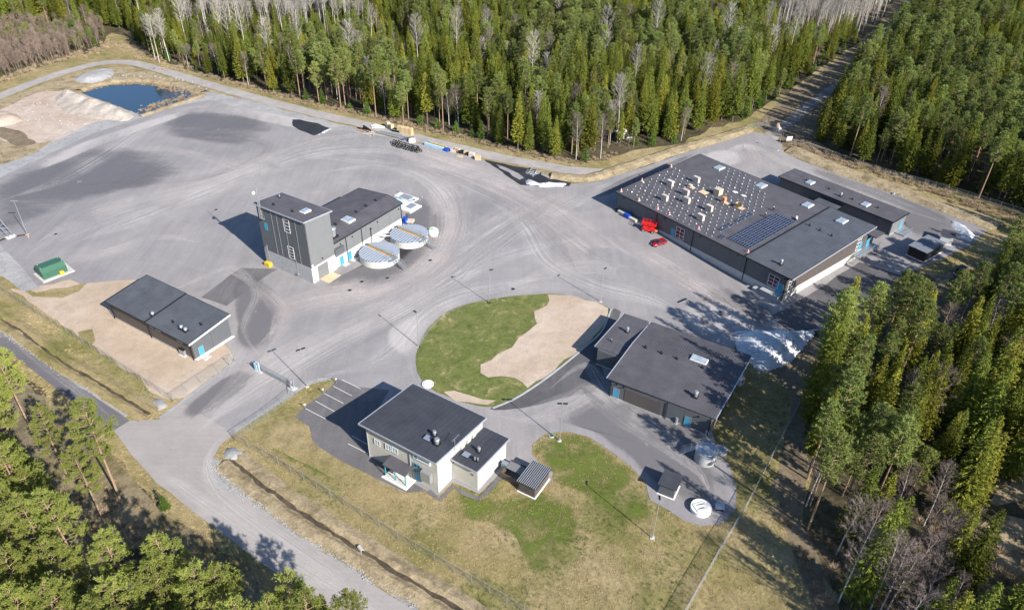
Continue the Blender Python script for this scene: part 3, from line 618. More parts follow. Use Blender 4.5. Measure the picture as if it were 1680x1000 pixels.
# parking bay lines
for a, b in (((561,623), (592,638.5)), ((547.3,634), (577,649.5)), ((532.4,645.8), (563.5,662)), ((517.5,658.1), (549,675.5)), ((501.7,670.7), (535,688)), ((571,728), (604,744.5)), ((577,715), (606,731))):
    p, q = gnd(*a), gnd(*b); d = (q-p).normalized(); n_ = Vector((-d.y, d.x, 0))*.06
    mb = MB(); z = .15; mb.add([(p+n_).to_tuple()[:2]+(z,), (q+n_).to_tuple()[:2]+(z,), (q-n_).to_tuple()[:2]+(z,), (p-n_).to_tuple()[:2]+(z,)], [(0,3,2,1)])
    tag(mb.build('parking_line', M['line']), None, None, 'white parking bay lines', 'structure')
# damp tarry patches
sheet('wet_patch', [(480,197), (492,197), (505,200), (520,203), (543,212), (516,223), (490,213), (480,207)], 'wet', 14, amp=.3, step=1.5)
sheet('wet_patch', [(795,263), (812,266), (850,275), (880,279), (905,293), (937,301), (934,306), (880,306), (855,304), (838,294), (825,283), (808,272)], 'wet', 14, amp=.4, step=1.5)
sheet('dry_patch', [(814,270), (830,276), (850,285), (860,293), (852,296), (842,290), (836,284), (820,277)], 'asphalt', 15, amp=.25, step=1)
sheet('dry_patch', [(888,284), (906,292), (904,295), (888,288)], 'asphalt', 15, amp=.15, step=1)

def heap(name, poly, height, mat, label, cat, ridge=None, rough=.25, step=.7, kind=None, falloff=3.5):
    W = [gnd(*p) for p in poly]; P = [(p.x, p.y) for p in smooth_poly(W, 2)]
    rg = [gnd(*p) for p in ridge] if ridge else None
    x0, x1 = min(p[0] for p in P), max(p[0] for p in P); y0, y1 = min(p[1] for p in P), max(p[1] for p in P)
    cx, cy = (x0+x1)/2, (y0+y1)/2
    nx = int((x1-x0)/step)+3; ny = int((y1-y0)/step)+3; vs = []; ok = {}
    for j in range(ny):
        for i in range(nx):
            x, y = x0-step+i*step, y0-step+j*step; ins = inpoly(x, y, P)
            d = edgedist(x, y, P) if ins else -edgedist(x, y, P)
            n1 = mnoise.noise(Vector((x*.35, y*.35, 1)))+.5*mnoise.noise(Vector((x*1.1, y*1.1, 4)))
            d += n1*.3
            if rg:
                dr = min((Vector((x, y))-Vector((q.x, q.y))).length for q in rg); k = max(0, 1-dr/falloff/2)
                k = max(k, .25)
            else: k = 1
            h = height*k*sstep(d/falloff) + (rough*n1*min(1, max(0, d)))
            vs.append((x-cx, y-cy, max(-.3, h if d > 0 else -.3)+hgt(x, y)+.2*(d > 0))); ok[(i, j)] = d > -step
    fs = [(j*nx+i, j*nx+i+1, (j+1)*nx+i+1, (j+1)*nx+i) for j in range(ny-1) for i in range(nx-1) if ok[(i, j)] or ok[(i+1, j+1)]]
    mb = MB(); mb.add(vs, fs); o = mb.build(name, M[mat], smooth=True); o.location = (cx, cy, 0)
    return tag(o, label, cat, None, kind)
heap('gravel_heap', [(88,158), (110,150), (128,152), (165,166), (200,176), (224,190), (208,200), (180,198), (130,192), (95,180)], 3.2, 'heap', 'long pale gravel heap beside the pond', 'gravel heap', ridge=[(115,156), (140,162), (165,170), (190,180), (210,189)], falloff=5)
heap('gravel_heap', [(118,128), (150,118), (180,112), (192,120), (165,136), (130,137)], 1.2, 'grit', 'low grey stone heap behind the pond near the bend of the track', 'gravel heap')
heap('sand_heap', [(-90,190), (-10,180), (30,188), (42,196), (20,206), (-90,225)], 1.6, 'pit', 'low pinkish sand heap at the left edge of the photo', 'sand heap')
heap('snow_heap', [(1202,545), (1215,541), (1260,541), (1335,540), (1338,548), (1322,565), (1305,590), (1258,612), (1240,608), (1230,592), (1204,575)], 1.7, 'snow', 'large dirty melting snow heap beside the south hall corner', 'snow heap', falloff=4, rough=.15)
heap('snow_heap', [(1556,361), (1570,364), (1592,376), (1600,386), (1594,398), (1582,395), (1570,382)], 1.3, 'snow', 'bluish melting snow heap behind the small corrugated sheds', 'snow heap')
heap('snow_heap', [(858,296), (868,294), (882,302), (928,300), (934,303), (925,307), (880,307), (862,304)], .8, 'snow', 'thin grey white snow ridge on the wet patch behind the yard', 'snow heap', falloff=1.5)
heap('snow_heap', [(517,223), (541,211), (544,213), (524,222)], .5, 'snow', 'narrow white snow ridge at the edge of the tarry patch', 'snow heap', falloff=1)
heap('sand_heap', [(1266,207), (1272,203), (1281,207), (1284,213), (1276,216)], 1.8, 'sand', 'small light sand heap by the forest gate', 'sand heap', falloff=2)
heap('stone_heap', [(252,655), (268,652), (277,662), (265,674), (252,668)], .8, 'grit', 'round pale stone heap at the ditch end left of the driveway', 'stone heap', falloff=2)
heap('stone_heap', [(362,742), (380,733), (405,740), (400,752), (372,756)], .7, 'grit', 'grey stone heap at the ditch end right of the driveway', 'stone heap', falloff=2)

# ================================================================== BUILDINGS
class Bld:
    """a building in its own frame: s along the front, t into the depth, z up"""
    def __init__(b, name, label, cat, O, az):
        b.O = Vector((O[0], O[1], 0)); b.az = az
        b.u = Vector((math.cos(az), math.sin(az), 0)); b.v = Vector((-b.u.y, b.u.x, 0))
        b.root = thing(name, label, cat, b.O, az)
    def loc(b, p): d = Vector(p)-b.O; return Vector((d.dot(b.u), d.dot(b.v), d.z))
    def front(b, px, py, t=0):      # point of the picture on the wall plane t = const -> (s, z)
        q = b.loc(on_plane(px, py, b.O+b.v*t, b.v)); return q.x, q.z
    def side(b, px, py, s):         # on the end wall s = const -> (t, z)
        q = b.loc(on_plane(px, py, b.O+b.u*s, b.u)); return q.y, q.z
    def roofpt(b, px, py, zf):      # on the roof surface z = zf(s, t)
        z = zf(0, 0)
        for _ in range(12): q = b.loc(at(px, py, z)); z = zf(q.x, q.y)
        return Vector((q.x, q.y, z))
def panels(b, a, c, z0, ztop, n, mat, name='wall_panel', th=.1, gap=.05, sub=1):
    """a row of wall panels from a to c (s,t), outward to the right of a->c"""
    a = Vector(a); c = Vector(c); d = (c-a); L = d.length; d.normalize(); nn = Vector((d.y, -d.x))*th
    for i in range(n):
        p = a + d*(L*i/n + gap/2); q = a + d*(L*(i+1)/n - gap/2)
        mb = MB(); P = [p, q, q-(-nn), p+nn]
        lo = z0; vs = [(p.x,p.y,lo), (q.x,q.y,lo), (q.x+nn.x,q.y+nn.y,lo), (p.x+nn.x,p.y+nn.y,lo)]
        vs += [(x, y, ztop(x, y)) for x, y, _ in vs]; mb.hexa(vs)
        # shallow horizontal laps on the panel
        mb.build(name, mat, b.root)
def roof_slab(b, s0, s1, t0, t1, zf, mat, name='roof', th=.22, folds=(), seam=1.0, along='t', edge=None, seammat=None):
    ts = sorted([t0, t1] + [f for f in folds if t0 < f < t1]); mb = MB()
    n = len(ts); top = [(s0, t, zf(s0, t)) for t in ts] + [(s1, t, zf(s1, t)) for t in ts]
    bot = [(x, y, z-th) for x, y, z in top]; vs = top+bot; fs = []
    for i in range(n-1):
        fs += [(i, n+i, n+i+1, i+1), (2*n+i, 2*n+i+1, 3*n+i+1, 3*n+i), (i, i+1, 2*n+i+1, 2*n+i), (n+i, 3*n+i, 3*n+i+1, n+i+1)]
    fs += [(0, 2*n, 3*n, n), (n-1, 2*n-1, 4*n-1, 3*n-1)]
    mb.add(vs, fs); r = mb.build(name, mat, b.root)
    sm = MB()
    if seam:
        k = int((s1-s0)/seam)
        for i in range(1, k+1):
            x = s0 + i*seam
            if x > s1-.1: break
            for j in range(n-1):
                y0, y1 = ts[j], ts[j+1]
                sm.hexa([(x-.03,y0,zf(x,y0)+.002), (x+.03,y0,zf(x,y0)+.002), (x+.03,y1,zf(x,y1)+.002), (x-.03,y1,zf(x,y1)+.002), (x-.03,y0,zf(x,y0)+.035), (x+.03,y0,zf(x,y0)+.035), (x+.03,y1,zf(x,y1)+.035), (x-.03,y1,zf(x,y1)+.035)])
        o = sm.build('roof_seam', seammat or mat, r); o['kind'] = 'stuff'
    if edge:
        for x in (s0, s1):
            sg = -1 if x == s0 else 1; e = MB()
            for j in range(n-1):
                y0, y1 = ts[j], ts[j+1]; xa, xb = sorted((x-sg*.12, x+sg*.03)); o = len(e.v)
                e.hexa([(xa,y0,zf(x,y0)-th-.03), (xb,y0,zf(x,y0)-th-.03), (xb,y1,zf(x,y1)-th-.03), (xa,y1,zf(x,y1)-th-.03), (xa,y0,zf(x,y0)+.05), (xb,y0,zf(x,y0)+.05), (xb,y1,zf(x,y1)+.05), (xa,y1,zf(x,y1)+.05)])
            e.build('roof_edge', edge, b.root)
        for y in (t0, t1):
            sg = -1 if y == t0 else 1; ya, yb = sorted((y-sg*.05, y+sg*.08))
            z = zf(s0, y); e = MB(); e.box(s0, s1, ya, yb, z-th-.04, z+.02)
            e.build('gutter', edge, b.root)
    return r
def window(b, s0, s1, z0, z1, t=0, cols=2, rows=3, glass='glass', frame='white', sidewall=None, bar=.09, label=None):
    """window standing proud of the front wall (or of an end wall)"""
    def bx(mb, a0, a1, d0, d1, c0, c1):
        if sidewall is None: mb.box(a0, a1, t-d1, t-d0, c0, c1)
        else: mb.box(sidewall+d0, sidewall+d1, a0, a1, c0, c1)
    mb = MB(); bx(mb, s0, s1, .1, .16, z0, z0+bar); bx(mb, s0, s1, .1, .16, z1-bar, z1); bx(mb, s0, s0+bar, .1, .16, z0+bar, z1-bar); bx(mb, s1-bar, s1, .1, .16, z0+bar, z1-bar)
    for i in range(1, cols):
        x = s0+(s1-s0)*i/cols; bx(mb, x-bar/2, x+bar/2, .1, .155, z0+bar, z1-bar)
    f = mb.build('window', M[frame], b.root)
    if label: f['label'] = label
    mb = MB()
    for i in range(1, rows):
        z = z0+(z1-z0)*i/rows
        for j in range(cols):
            xa, xb = s0+(s1-s0)*j/cols+bar/2, s0+(s1-s0)*(j+1)/cols-bar/2; bx(mb, xa, xb, .1, .15, z-bar/2, z+bar/2)
    if rows > 1: mb.build('glazing_bar', M[frame], f)['kind'] = 'stuff'
    for i in range(cols):
        for j in range(rows):
            mb = MB(); xa, xb = s0+(s1-s0)*i/cols, s0+(s1-s0)*(i+1)/cols; za, zb = z0+(z1-z0)*j/rows, z0+(z1-z0)*(j+1)/rows
            bx(mb, xa+.03, xb-.03, .104, .125, za+.03, zb-.03); mb.build('pane', M[glass], f)
    return f
def door(b, s0, s1, z0, z1, t=0, mat='blue', sidewall=None, off=.1):
    mb = MB(); fr = MB(); hd = MB()
    def bx(m_, a0, a1, d0, d1, c0, c1):
        if sidewall is None: m_.box(a0, a1, t-d1, t-d0, c0, c1)
        else: m_.box(sidewall+d0, sidewall+d1, a0, a1, c0, c1)
    bx(mb, s0, s1, off, off+.06, z0, z1); d = mb.build('door', M[mat], b.root)
    bx(fr, s0-.08, s0, off, off+.09, z0, z1+.08); bx(fr, s1, s1+.08, off, off+.09, z0, z1+.08); bx(fr, s0, s1, off, off+.09, z1, z1+.08); fr.build('door_frame', M['steel'], d)
    zc = z0+1; bx(hd, s1-.22, s1-.08, off+.06, off+.12, zc-.03, zc+.03); hd.build('door_handle', M['steel'], d)
    return d
def rooflight(label, b, px, py, zf, L=2.6, W=1.5, h=.35, group=None):
    p = b.roofpt(px, py, zf); wp = b.O + b.u*p.x + b.v*p.y; wp.z = p.z
    t = thing('rooflight', label, 'rooflight', wp, b.az+math.pi/2, group)
    mb = MB(); mb.box(-L/2, L/2, -W/2, W/2, -.15, h); mb.build('curb', M['white'], t)
    for i in range(2):
        x0 = -L/2+.12+i*(L/2-.07); g = MB(); g.box(x0, x0+L/2-.17, -W/2+.12, W/2-.12, h+.003, h+.06); g.build('pane', M['skyglass'], t)
    return t
def vent(label, b, px, py, zf, kind='pipe', h=.9, r=.18, group=None):
    p = b.roofpt(px, py, zf); wp = b.O + b.u*p.x + b.v*p.y; wp.z = p.z-.05
    t = thing('roof_vent', label, 'roof vent', wp, b.az, group)
    if kind == 'pipe':
        mb = MB(); mb.box(-r*1.8, r*1.8, -r*1.8, r*1.8, 0, .12); mb.build('flashing', M['dark'], t)
        mb = MB(); mb.tube((0,0,.1), (0,0,h), r*.8, n=10); mb.build('stack', M['dark'], t)
        mb = MB(); mb.tube((0,0,h), (0,0,h+.12), r*1.3, r*.9, n=10); mb.build('cowl', M['dark'], t)
    elif kind == 'fan':
        mb = MB(); mb.box(-r*1.3, r*1.3, -r*1.3, r*1.3, 0, .35); mb.build('curb', M['dark'], t)
        mb = MB(); mb.tube((0,0,.35), (0,0,h), r*.9, r*1.05, n=12); mb.build('stack', M['steel'], t)
        mb = MB(); mb.tube((0,0,h), (0,0,h+.28), r*1.25, r*.9, n=12); mb.build('cowl', M['steel'], t)
    return t
def downpipe(b, s, t, z0, z1, mat='dark', w_=.09):
    mb = MB(); mb.tube((s, t, z0), (s, t, z1), w_, n=6); mb.tube((s, t, z1-.05), (s, t+.35, z1+.25), w_*.9, n=6)
    mb.build('downpipe', M[mat], b.root)
def wlamp(b, s, z, t=0, sidewall=None):
    mb = MB()
    if sidewall is None: mb.box(s-.14, s+.14, t-.42, t-.1, z, z+.12); mb.box(s-.05, s+.05, t-.2, t-.08, z+.1, z+.3)
    else: mb.box(sidewall+.1, sidewall+.42, s-.14, s+.14, z, z+.12); mb.box(sidewall+.08, sidewall+.2, s-.05, s+.05, z+.1, z+.3)
    mb.build('wall_lamp', M['dark'], b.root)

# ---------------------------------------------------------------- large hall with the solar roof
HAZ = math.atan2(HU[1], HU[0])
hall = Bld('hall', 'very large dark flat-roofed hall carrying the solar panels and crates', 'building', HA+HV*.7+HU*.7, HAZ)
SL, TD = 56.6, 35.6                                 # wall length and depth
hz_ = lambda s, t: 5.55 + (t+.7)*.0535
core = MB(); core.prism([(0,0), (SL,0), (SL,TD), (0,TD)], -2.2, lambda x, y: hz_(x, y)-.25); core.build('wall', M['clad'], hall.root)
pl = MB(); pl.box(0, SL, -.14, -.0, -2.2, .45); pl.box(SL, SL+.14, -.14, TD, -2.2, .62); pl.build('plinth', M['conc'], hall.root)
NP = 10
panels(hall, (0,-.0), (SL,0), .45, lambda x, y: hz_(x, 0)-.26, NP, M['clad'])
panels(hall, (SL,0), (SL,TD), .62, lambda x, y: hz_(x, y)-.26, 6, M['clad_brown'])
for k, px in enumerate(((1076,373), (1133,411), (1217,462), (1301,500))):
    s, z = hall.front(*px); downpipe(hall, min(s, SL-.15) if k < 3 else SL-.12, -.24, -1.5, 5.2)
roof_slab(hall, -.7, 44.2, -.7, 36.6, hz_, M['roof'], folds=(10, 20, 30), seam=1.05, edge=M['dark'])
hz2 = lambda s, t: hz_(s, t)+.0
roof_slab(hall, 44.45, 58.1, -.7, 36.9, hz2, M['roof_blue'], folds=(10, 20, 30), seam=1.05, edge=M['dark'])
e = MB(); e.prism([(44.2,-.7), (44.45,-.7), (44.45,36.8), (44.2,36.8)], lambda x, y: hz_(x, y)-.2, lambda x, y: hz_(x, y)+.09); e.build('roof_joint', M['dark'], hall.root)
e = MB(); e.hexa([(58.1,-.75,hz_(0,-.7)-.3), (58.2,-.75,hz_(0,-.7)-.3), (58.2,36.9,hz_(0,36.9)-.3), (58.1,36.9,hz_(0,36.9)-.3), (58.1,-.75,hz_(0,-.7)+.06), (58.2,-.75,hz_(0,-.7)+.06), (58.2,36.9,hz_(0,36.9)+.06), (58.1,36.9,hz_(0,36.9)+.06)]); e.build('roof_edge', M['flash'], hall.root)
def fbox(b, p0, p1): (s0, z1), (s1, z0) = b.front(*p0), b.front(*p1); return s0, s1, z0, z1
s, z = hall.front(1104, 383); door(hall, s-.55, s+.55, .45, 2.7)
s, z = hall.front(1116, 382); window(hall, s-1.4, s+1.4, .75, 4.1, cols=2, rows=3, glass='pglass', bar=.1, label='tall reddish six-pane window beside the blue door')
s, z = hall.front(1270, 459); window(hall, s-1.5, s+1.5, .9, 4.0, cols=2, rows=3, glass='pglass', bar=.1)
s, z = hall.front(1286, 474); door(hall, min(s, SL-2.4), min(s, SL-2.4)+1.9, -.0, 2.6)
for px in ((1091,361), (1150,387), (1211,418), (1289,456), (1024,327)):
    s, z = hall.front(*px); wlamp(hall, min(s, SL-.6), 4.4)
st = MB(); st.box(SL-5.5, SL-.3, -2.0, -.16, -1.6, -.15); st.box(SL-7.5, SL-5.6, -2.0, -.16, -1.6, -.8)
st.build('loading_platform', M['conc_grey'], hall.root)
for dx, zz in ((2.4, 4.6),): window(hall, .5+dx-2, 3.2, .6, 4.4, cols=2, rows=4, sidewall=SL, glass='glass', bar=.12)
tt, zz = hall.side(1420, 398, SL); window(hall, min(TD-3, tt)-.9, min(TD-3, tt)+.9, 1.2, 5.6, cols=2, rows=4, sidewall=SL, bar=.14)
door(hall, TD-2.2, TD-.9, .7, 3.2, sidewall=SL, mat='blue')
wlamp(hall, 19, 4.6, sidewall=SL)
# outside stair and landing at the far end of the end wall
st = MB(); st.box(SL+.16, SL+2.2, TD-5, TD+5.5, .35, .5)
for y in np.arange(TD-5, TD+5.6, 1.5): st.tube((SL+2.1, y, -1.4), (SL+2.1, y, 1.5), .04)
for z in (1.0, 1.5): st.tube((SL+2.1, TD-5, z), (SL+2.1, TD+5.5, z), .035)
for i in range(7): st.box(SL+.2, SL+2.0, TD-5.3-i*.28, TD-5.05-i*.28, .3-i*.2, .35-i*.2)
st.build('access_stair', M['steel'], hall.root)
cn = MB(); cn.box(SL-5, SL+2.4, TD+1.2, TD+5.6, 4.3, 4.55); cn.build('canopy_roof', M['roof'], hall.root)
cn = MB(); cn.box(SL-4.8, SL+.1, TD+.05, TD+5.2, -1.5, 4.29); cn.build('porch_wall', M['clad'], hall.root)
door(hall, TD+1.6, TD+3.2, .55, 3.1, sidewall=SL, mat='blue', off=.12)
for i, px in enumerate(((1180,276), (1249,305), (1325,337), (1381,363))):
    rooflight(['rooflight on the big hall roof nearest its back left corner', 'rooflight on the big hall roof behind the scattered white brackets', 'rooflight on the big hall roof just behind the solar array', 'rooflight on the slate grey end of the big hall roof'][i], hall, *px, hz_, L=2.9, W=2.2)
for i, px in enumerate(((1328,370), (1345,378), (1364,387))): vent('small black vent pipe on the slate grey hall roof', hall, *px, hz_, h=.6, group='small black vents on the big hall roof')
vent('white gooseneck fan on the near corner of the big hall roof', hall, 1281, 434, hz_, 'fan', h=1.3, r=.33)

# ---------------------------------------------------------------- long annex behind the hall
q0, q1 = at(1277,289,4.6), at(1465,364,4.6); aaz = math.atan2((q1-q0).y, (q1-q0).x)
an = Bld('long_annex', 'long low dark building behind the big hall with two rooflights', 'building', (q0.x, q0.y), aaz)
L_ = (q1-q0).length; bk = an.loc(at(1497,354,4.6)); D_ = bk.y; az_ = lambda s, t: 4.6+.012*t
bl = an.loc(at(1313,278,4.6)); D_ = (bk.y+bl.y)/2
core = MB(); core.prism([(.6,.7), (L_-.2,.7), (L_-.2,D_-.5), (.6,D_-.5)], -1.6, 4.35); core.build('wall', M['clad'], an.root)
panels(an, (.6,.7), (L_-.2,.7), .4, lambda x, y: 4.36, 8, M['clad'])
panels(an, (L_-.2,.7), (L_-.2,D_-.5), .4, lambda x, y: 4.36, 2, M['clad_grey'])
roof_slab(an, 0, L_+.3, 0, D_, az_, M['roof'], seam=1.0, edge=M['dark'])
pl = MB(); pl.box(L_-.2, L_-.04, .7, D_-.5, -1.6, .38); pl.build('plinth', M['conc_grey'], an.root)
door(an, D_-3.4, D_-2.0, .5, 2.9, sidewall=L_-.2)
st = MB(); st.box(L_+.0, L_+3.0, D_-5.5, D_-1, .2, .34)
for y in np.arange(D_-5.5, D_-.9, 1.1): st.tube((L_+2.9, y, -.1), (L_+2.9, y, 1.4), .04)
st.tube((L_+2.9, D_-5.5, 1.4), (L_+2.9, D_-1, 1.4), .04)
st.build('access_stair', M['steel'], an.root)
rooflight('rooflight on the long annex roof at its far left', an, 1329, 300, az_, L=2.6, W=1.9)
rooflight('rooflight on the long annex roof towards its right end', an, 1420, 336, az_, L=2.6, W=1.9)
vent('black fan hood in the middle of the long annex roof', an, 1379, 322, az_, 'fan', h=1.0, r=.3)
for px in ((1323,296), (1360,310), (1398,327), (1440,341)): vent('tiny black vent pipe on the long annex roof', an, *px, az_, h=.5, group='tiny vents on the long annex roof')
mb = MB(); p = gnd(1287, 309); a = thing('heat_pump', 'white outdoor unit on the ground between the hall and the long annex', 'heat pump', p, aaz)
mb.box(-.9, .9, -.5, .5, .1, 1.9); mb.build('casing', M['white'], a); mb = MB(); mb.tube((.91,0,1), (.96,0,1), .4, n=14); mb.build('fan_grille', M['dark'], a)
mb = MB(); mb.box(-1.1, 1.1, -.7, .7, 0, .1); mb.build('base', M['conc'], a)
cn = MB(); q = an.loc(at(1355,337,3.2)); cn.box(q.x-4, q.x+3, -5.5, .6, 3.0, 3.2); cn.build('link_roof', M['roof_blue'], an.root)

# ---------------------------------------------------------------- tower and its long wing
TAZ = R(-31.9)
b0 = gnd(515, 464.5)
tw = Bld('tower_building', 'tall dark tower block on a white concrete base, mast at its left corner', 'building', (b0.x-16.2*math.cos(TAZ), b0.y-16.2*math.sin(TAZ)), TAZ)
TL, TT = 16.2, 7.9; zt = lambda s, t: 17.05-.09*(t+.5)
mb = MB(); mb.prism([(0,0), (TL,0), (TL,TT), (0,TT)], 0, lambda x, y: zt(x, y)-.2); mb.build('wall', M['clad'], tw.root)
mb = MB(); mb.box(-.06, TL+.06, -.16, 0, 0, 4.3); mb.build('plinth', M['conc_grey'], tw.root)
mb = MB(); mb.box(TL, TL+.16, -.16, 1.7, 0, 4.3); mb.box(TL, TL+.16, 5.2, TT, 0, 4.3); mb.box(TL, TL+.16, 1.7, 5.2, 3.9, 4.3); mb.build('plinth', M['tank'], tw.root)
mb = MB(); mb.box(TL, TL+.08, 1.72, 5.18, 0, 3.88); mb.build('roller_door', M['clad_grey'], tw.root)
panels(tw, (0,0), (TL,0), 4.33, lambda x, y: zt(x, 0)-.22, 4, M['clad'])
panels(tw, (TL,0), (TL,TT), 4.33, lambda x, y: zt(x, y)-.22, 1, M['clad_grey'])
panels(tw, (0,TT), (0,0), .4, lambda x, y: zt(x, y)-.22, 2, M['clad'])
roof_slab(tw, -.7, TL+.35, -.55, TT+.7, zt, M['roof'], seam=.8, edge=M['flash'])
for (px0, px1) in (((463,357), (475,382)), ((471,402), (483,425))):
    s0, s1, z0, z1 = fbox(tw, px0, px1); s0, s1 = sorted((s0, s1)); window(tw, s0+.2, s0+2.2, z0, z1, cols=1, rows=4, bar=.12)
s, z = tw.front(437, 371); mb = MB(); mb.box(s-.55, s+.55, -.16, -.1, z-1, z+1); mb.build('sign', M['blue'], tw.root)
for px in ((447,361), (454,356), (467,360), (485,370)):
    s, z = tw.front(*px); mb = MB(); mb.tube((s,-.16,4.3), (s,-.16,zt(s,0)-.3), .05); mb.build('cable_duct', M['steel'], tw.root)
mb = MB(); s, z = tw.front(490, 446); mb.tube((s,-.2,1.2), (s,-.2,5), .05); mb.box(s-.3, s+.3, -.5, -.16, .9, 1.2); mb.build('hose_outlet', M['steel'], tw.root)
mb = MB()
for x in (.5, .85, 1.2, 1.5): mb.tube((x,-.26,.3), (x,-.26,4.6+x), .07)
mb.build('pipe', M['steel'], tw.root)
mb = MB(); tt, zz = tw.side(512, 436, TL); mb.box(TL+.1, TL+.2, tt-.25, tt+.25, zz-.25, zz+.25); mb.build('junction_box', M['white'], tw.root)
wlamp(tw, 3.7, 5.3, sidewall=TL)
# lattice mast on the roof corner
mp = tw.roofpt(434, 354, zt); wp = tw.O + tw.u*1.7 + tw.v*(-.45); wp.z = 14.5
t = thing('mast', 'steel lattice mast with a white dish at the corner of the tower roof', 'mast', wp, TAZ); mb = MB()
for dx, dy in ((-.3,-.2), (.3,-.2), (0,.33)): mb.tube((dx,dy,-.8), (dx*.5,dy*.5,6.8), .08)
for i in range(9): z = i*.8; mb.tube((-.25,-.15,z), (.22,-.13,z+.4), .025); mb.tube((.25,-.15,z), (0,.26,z+.4), .025); mb.tube((0,.28,z), (-.22,-.13,z+.4), .025)
mb.tube((0,0,6.6), (0,0,9.6), .06); mb.build('lattice', M['alu'], t)
mb = MB(); mb.tube((-.9,-.1,5.7), (-.75,-.35,5.75), .42, .38, n=14); mb.tube((-.8,-.1,5.7), (-.2,-.1,5.6), .04); mb.build('dish', M['white'], t)
mb = MB(); mb.box(-.2, 1.0, -.25, .2, -.9, -.8); mb.tube((.9,.1,-.85), (.9,.1,.2), .03); mb.tube((.4,.1,.2), (.9,.1,.2), .03); mb.build('bracket', M['steel'], t)
t = rooflight('rooflight on top of the tower roof', tw, 501, 347, zt, L=2.2, W=1.7)
vent('short white vent pipe on the tower roof', tw, 459, 325, zt, 'fan', h=.8, r=.14)
for px in ((449,336), (480,347)): vent('small black vent pipe on the tower roof', tw, *px, zt, h=.5, group='small black vents on the tower roof')
# waste skid (yellow) at the foot
p = gnd(441, 436); a = thing('pallet_stack', 'yellow pallets piled at the left foot of the tower', 'pallet stack', p, TAZ)
for k in range(4):
    mb = MB(); mb.box(-.9, .9, -.6, .6, k*.3, k*.3+.2); mb.build('pallet', M['yellow'], a)
p = gnd(542, 452); mb = MB(); mb.box(-2.1, 2.1, -1.7, 1.7, 0, .1); a = mb.build('loading_ramp', M['wood']); a.location = gnd(541, 455); a.location.z = .08; a.rotation_euler = (0, 0, TAZ+R(90)); tag(a, 'pale timber ramp on the ground in front of the tower roller door', 'ramp')

# wing
wg0 = gnd(540, 447); WAZ = R(58.2)
wg = Bld('wing_building', 'long dark gabled wing on a white base running back from the tower', 'building', (wg0.x, wg0.y), WAZ)
e0 = wg.loc(gnd(660, 373)); WL = e0.x
ze = 7.35; rid = wg.loc(at(637.5,319.5,8.3)); bkp = wg.loc(at(585,310,7.4))
rt = rid.y; WD = bkp.y
zw = lambda s, t: ze + .95*min(1, max(0, (t+.4)/(rt+.4))) if t < rt else 8.3-.9*(t-rt)/(WD-rt)
mb = MB(); mb.prism([(-.0,.0), (WL,.0), (WL,rt), (WL,WD-.4), (0,WD-.4), (0,rt)], 0, lambda x, y: zw(x, y)-.2); mb.build('wall', M['clad'], wg.root)
mb = MB(); mb.box(0, WL+.1, -.16, 0, 0, 2.9); mb.build('plinth', M['tank'], wg.root)
panels(wg, (.0,0), (WL,0), 2.93, lambda x, y: zw(x, 0)-.2, 6, M['clad_grey'])
panels(wg, (WL,0), (WL,WD-.4), .1, lambda x, y: 6.7, 3, M['clad'])
roof_slab(wg, -.2, WL+.6, -.4, WD, zw, M['roof'], folds=(rt,), seam=.8, edge=M['dark'])
for px in ((560,427), (573,419)): s, z = wg.front(*px); door(wg, s-.6, s+.6, .15, 2.5, off=.16)
for px in ((564,436), (577,429)):
    s, z = wg.front(*px); mb = MB(); mb.box(s-.9, s+.9, -1.6, -.17, 0, .12); mb.build('doorstep', M['conc'], wg.root)
for px in ((558,405), (577,390), (618,364), (653,343)): s, z = wg.front(*px); wlamp(wg, s, 6.0)
for px in ((594,398), (566,390)): s, z = wg.front(*px); downpipe(wg, s, -.25, .2, 6.7)
downpipe(wg, WL-.1, -.25, .2, 6.7)
s, z = wg.front(554, 412); mb = MB(); mb.box(s-1.6, s+1.6, -.9, -.12, 4.0, 5.6); mb.build('louvre_box', M['clad'], wg.root)
rooflight('rooflight on the dark wing roof behind the round tanks', wg, 571, 361, zw, L=2.9, W=2.4)
for px in ((551,368), (585,348), (601,338), (617,329)): vent('small black vent pipe in the row along the wing roof', wg, *px, zw, h=.5, r=.2, group='small black vents on the wing roof')
vent('tall grey cylinder fan beside the tower on the wing roof', wg, 547, 388, zw, 'fan', h=2.4, r=.75)
mb = MB(); bx = wg.loc(at(545,333,7)); mb.box(bx.x-3, bx.x+6, WD-.3, WD+1.2, 0, 6.2); mb.build('lean_to', M['clad'], wg.root)
# service platforms at the end of the wing
p = gnd(672, 336); t = thing('service_platform', 'pale concrete platform with light blue lids at the far end of the wing', 'platform', p, TAZ)
mb = MB(); mb.box(-7, 0, 1.2, 4.2, 0, .5); mb.box(-3.5, 3.8, -4.4, .9, 0, .6); mb.build('slab', M['tank'], t)
for x0, x1, y0, y1 in ((-5, -1.5, 1.6, 3.6), (.6, 2.6, -2.5, .2)): mb = MB(); mb.box(x0, x1, y0, y1, .603, .72); mb.build('hatch', M['roof_metal'], t)
mb = MB(); mb.box(-3.4, -.7, -4.2, -1.2, .6, 1.7); mb.build('cabinet', M['bluefoil'], t)
mb = MB()
for x in (-3.5, -1.6, .3, 2.2, 3.8): mb.tube((x,.85,.6), (x,.85,1.7), .035)
for z in (1.15, 1.7): mb.tube((-3.5,.85,z), (3.8,.85,z), .03)
for x in (-7, -5, -3): mb.tube((x,4.1,.5), (x,4.1,1.6), .035)
mb.tube((-7,4.1,1.6), (-3,4.1,1.6), .03); mb.build('railing', M['steel'], t)
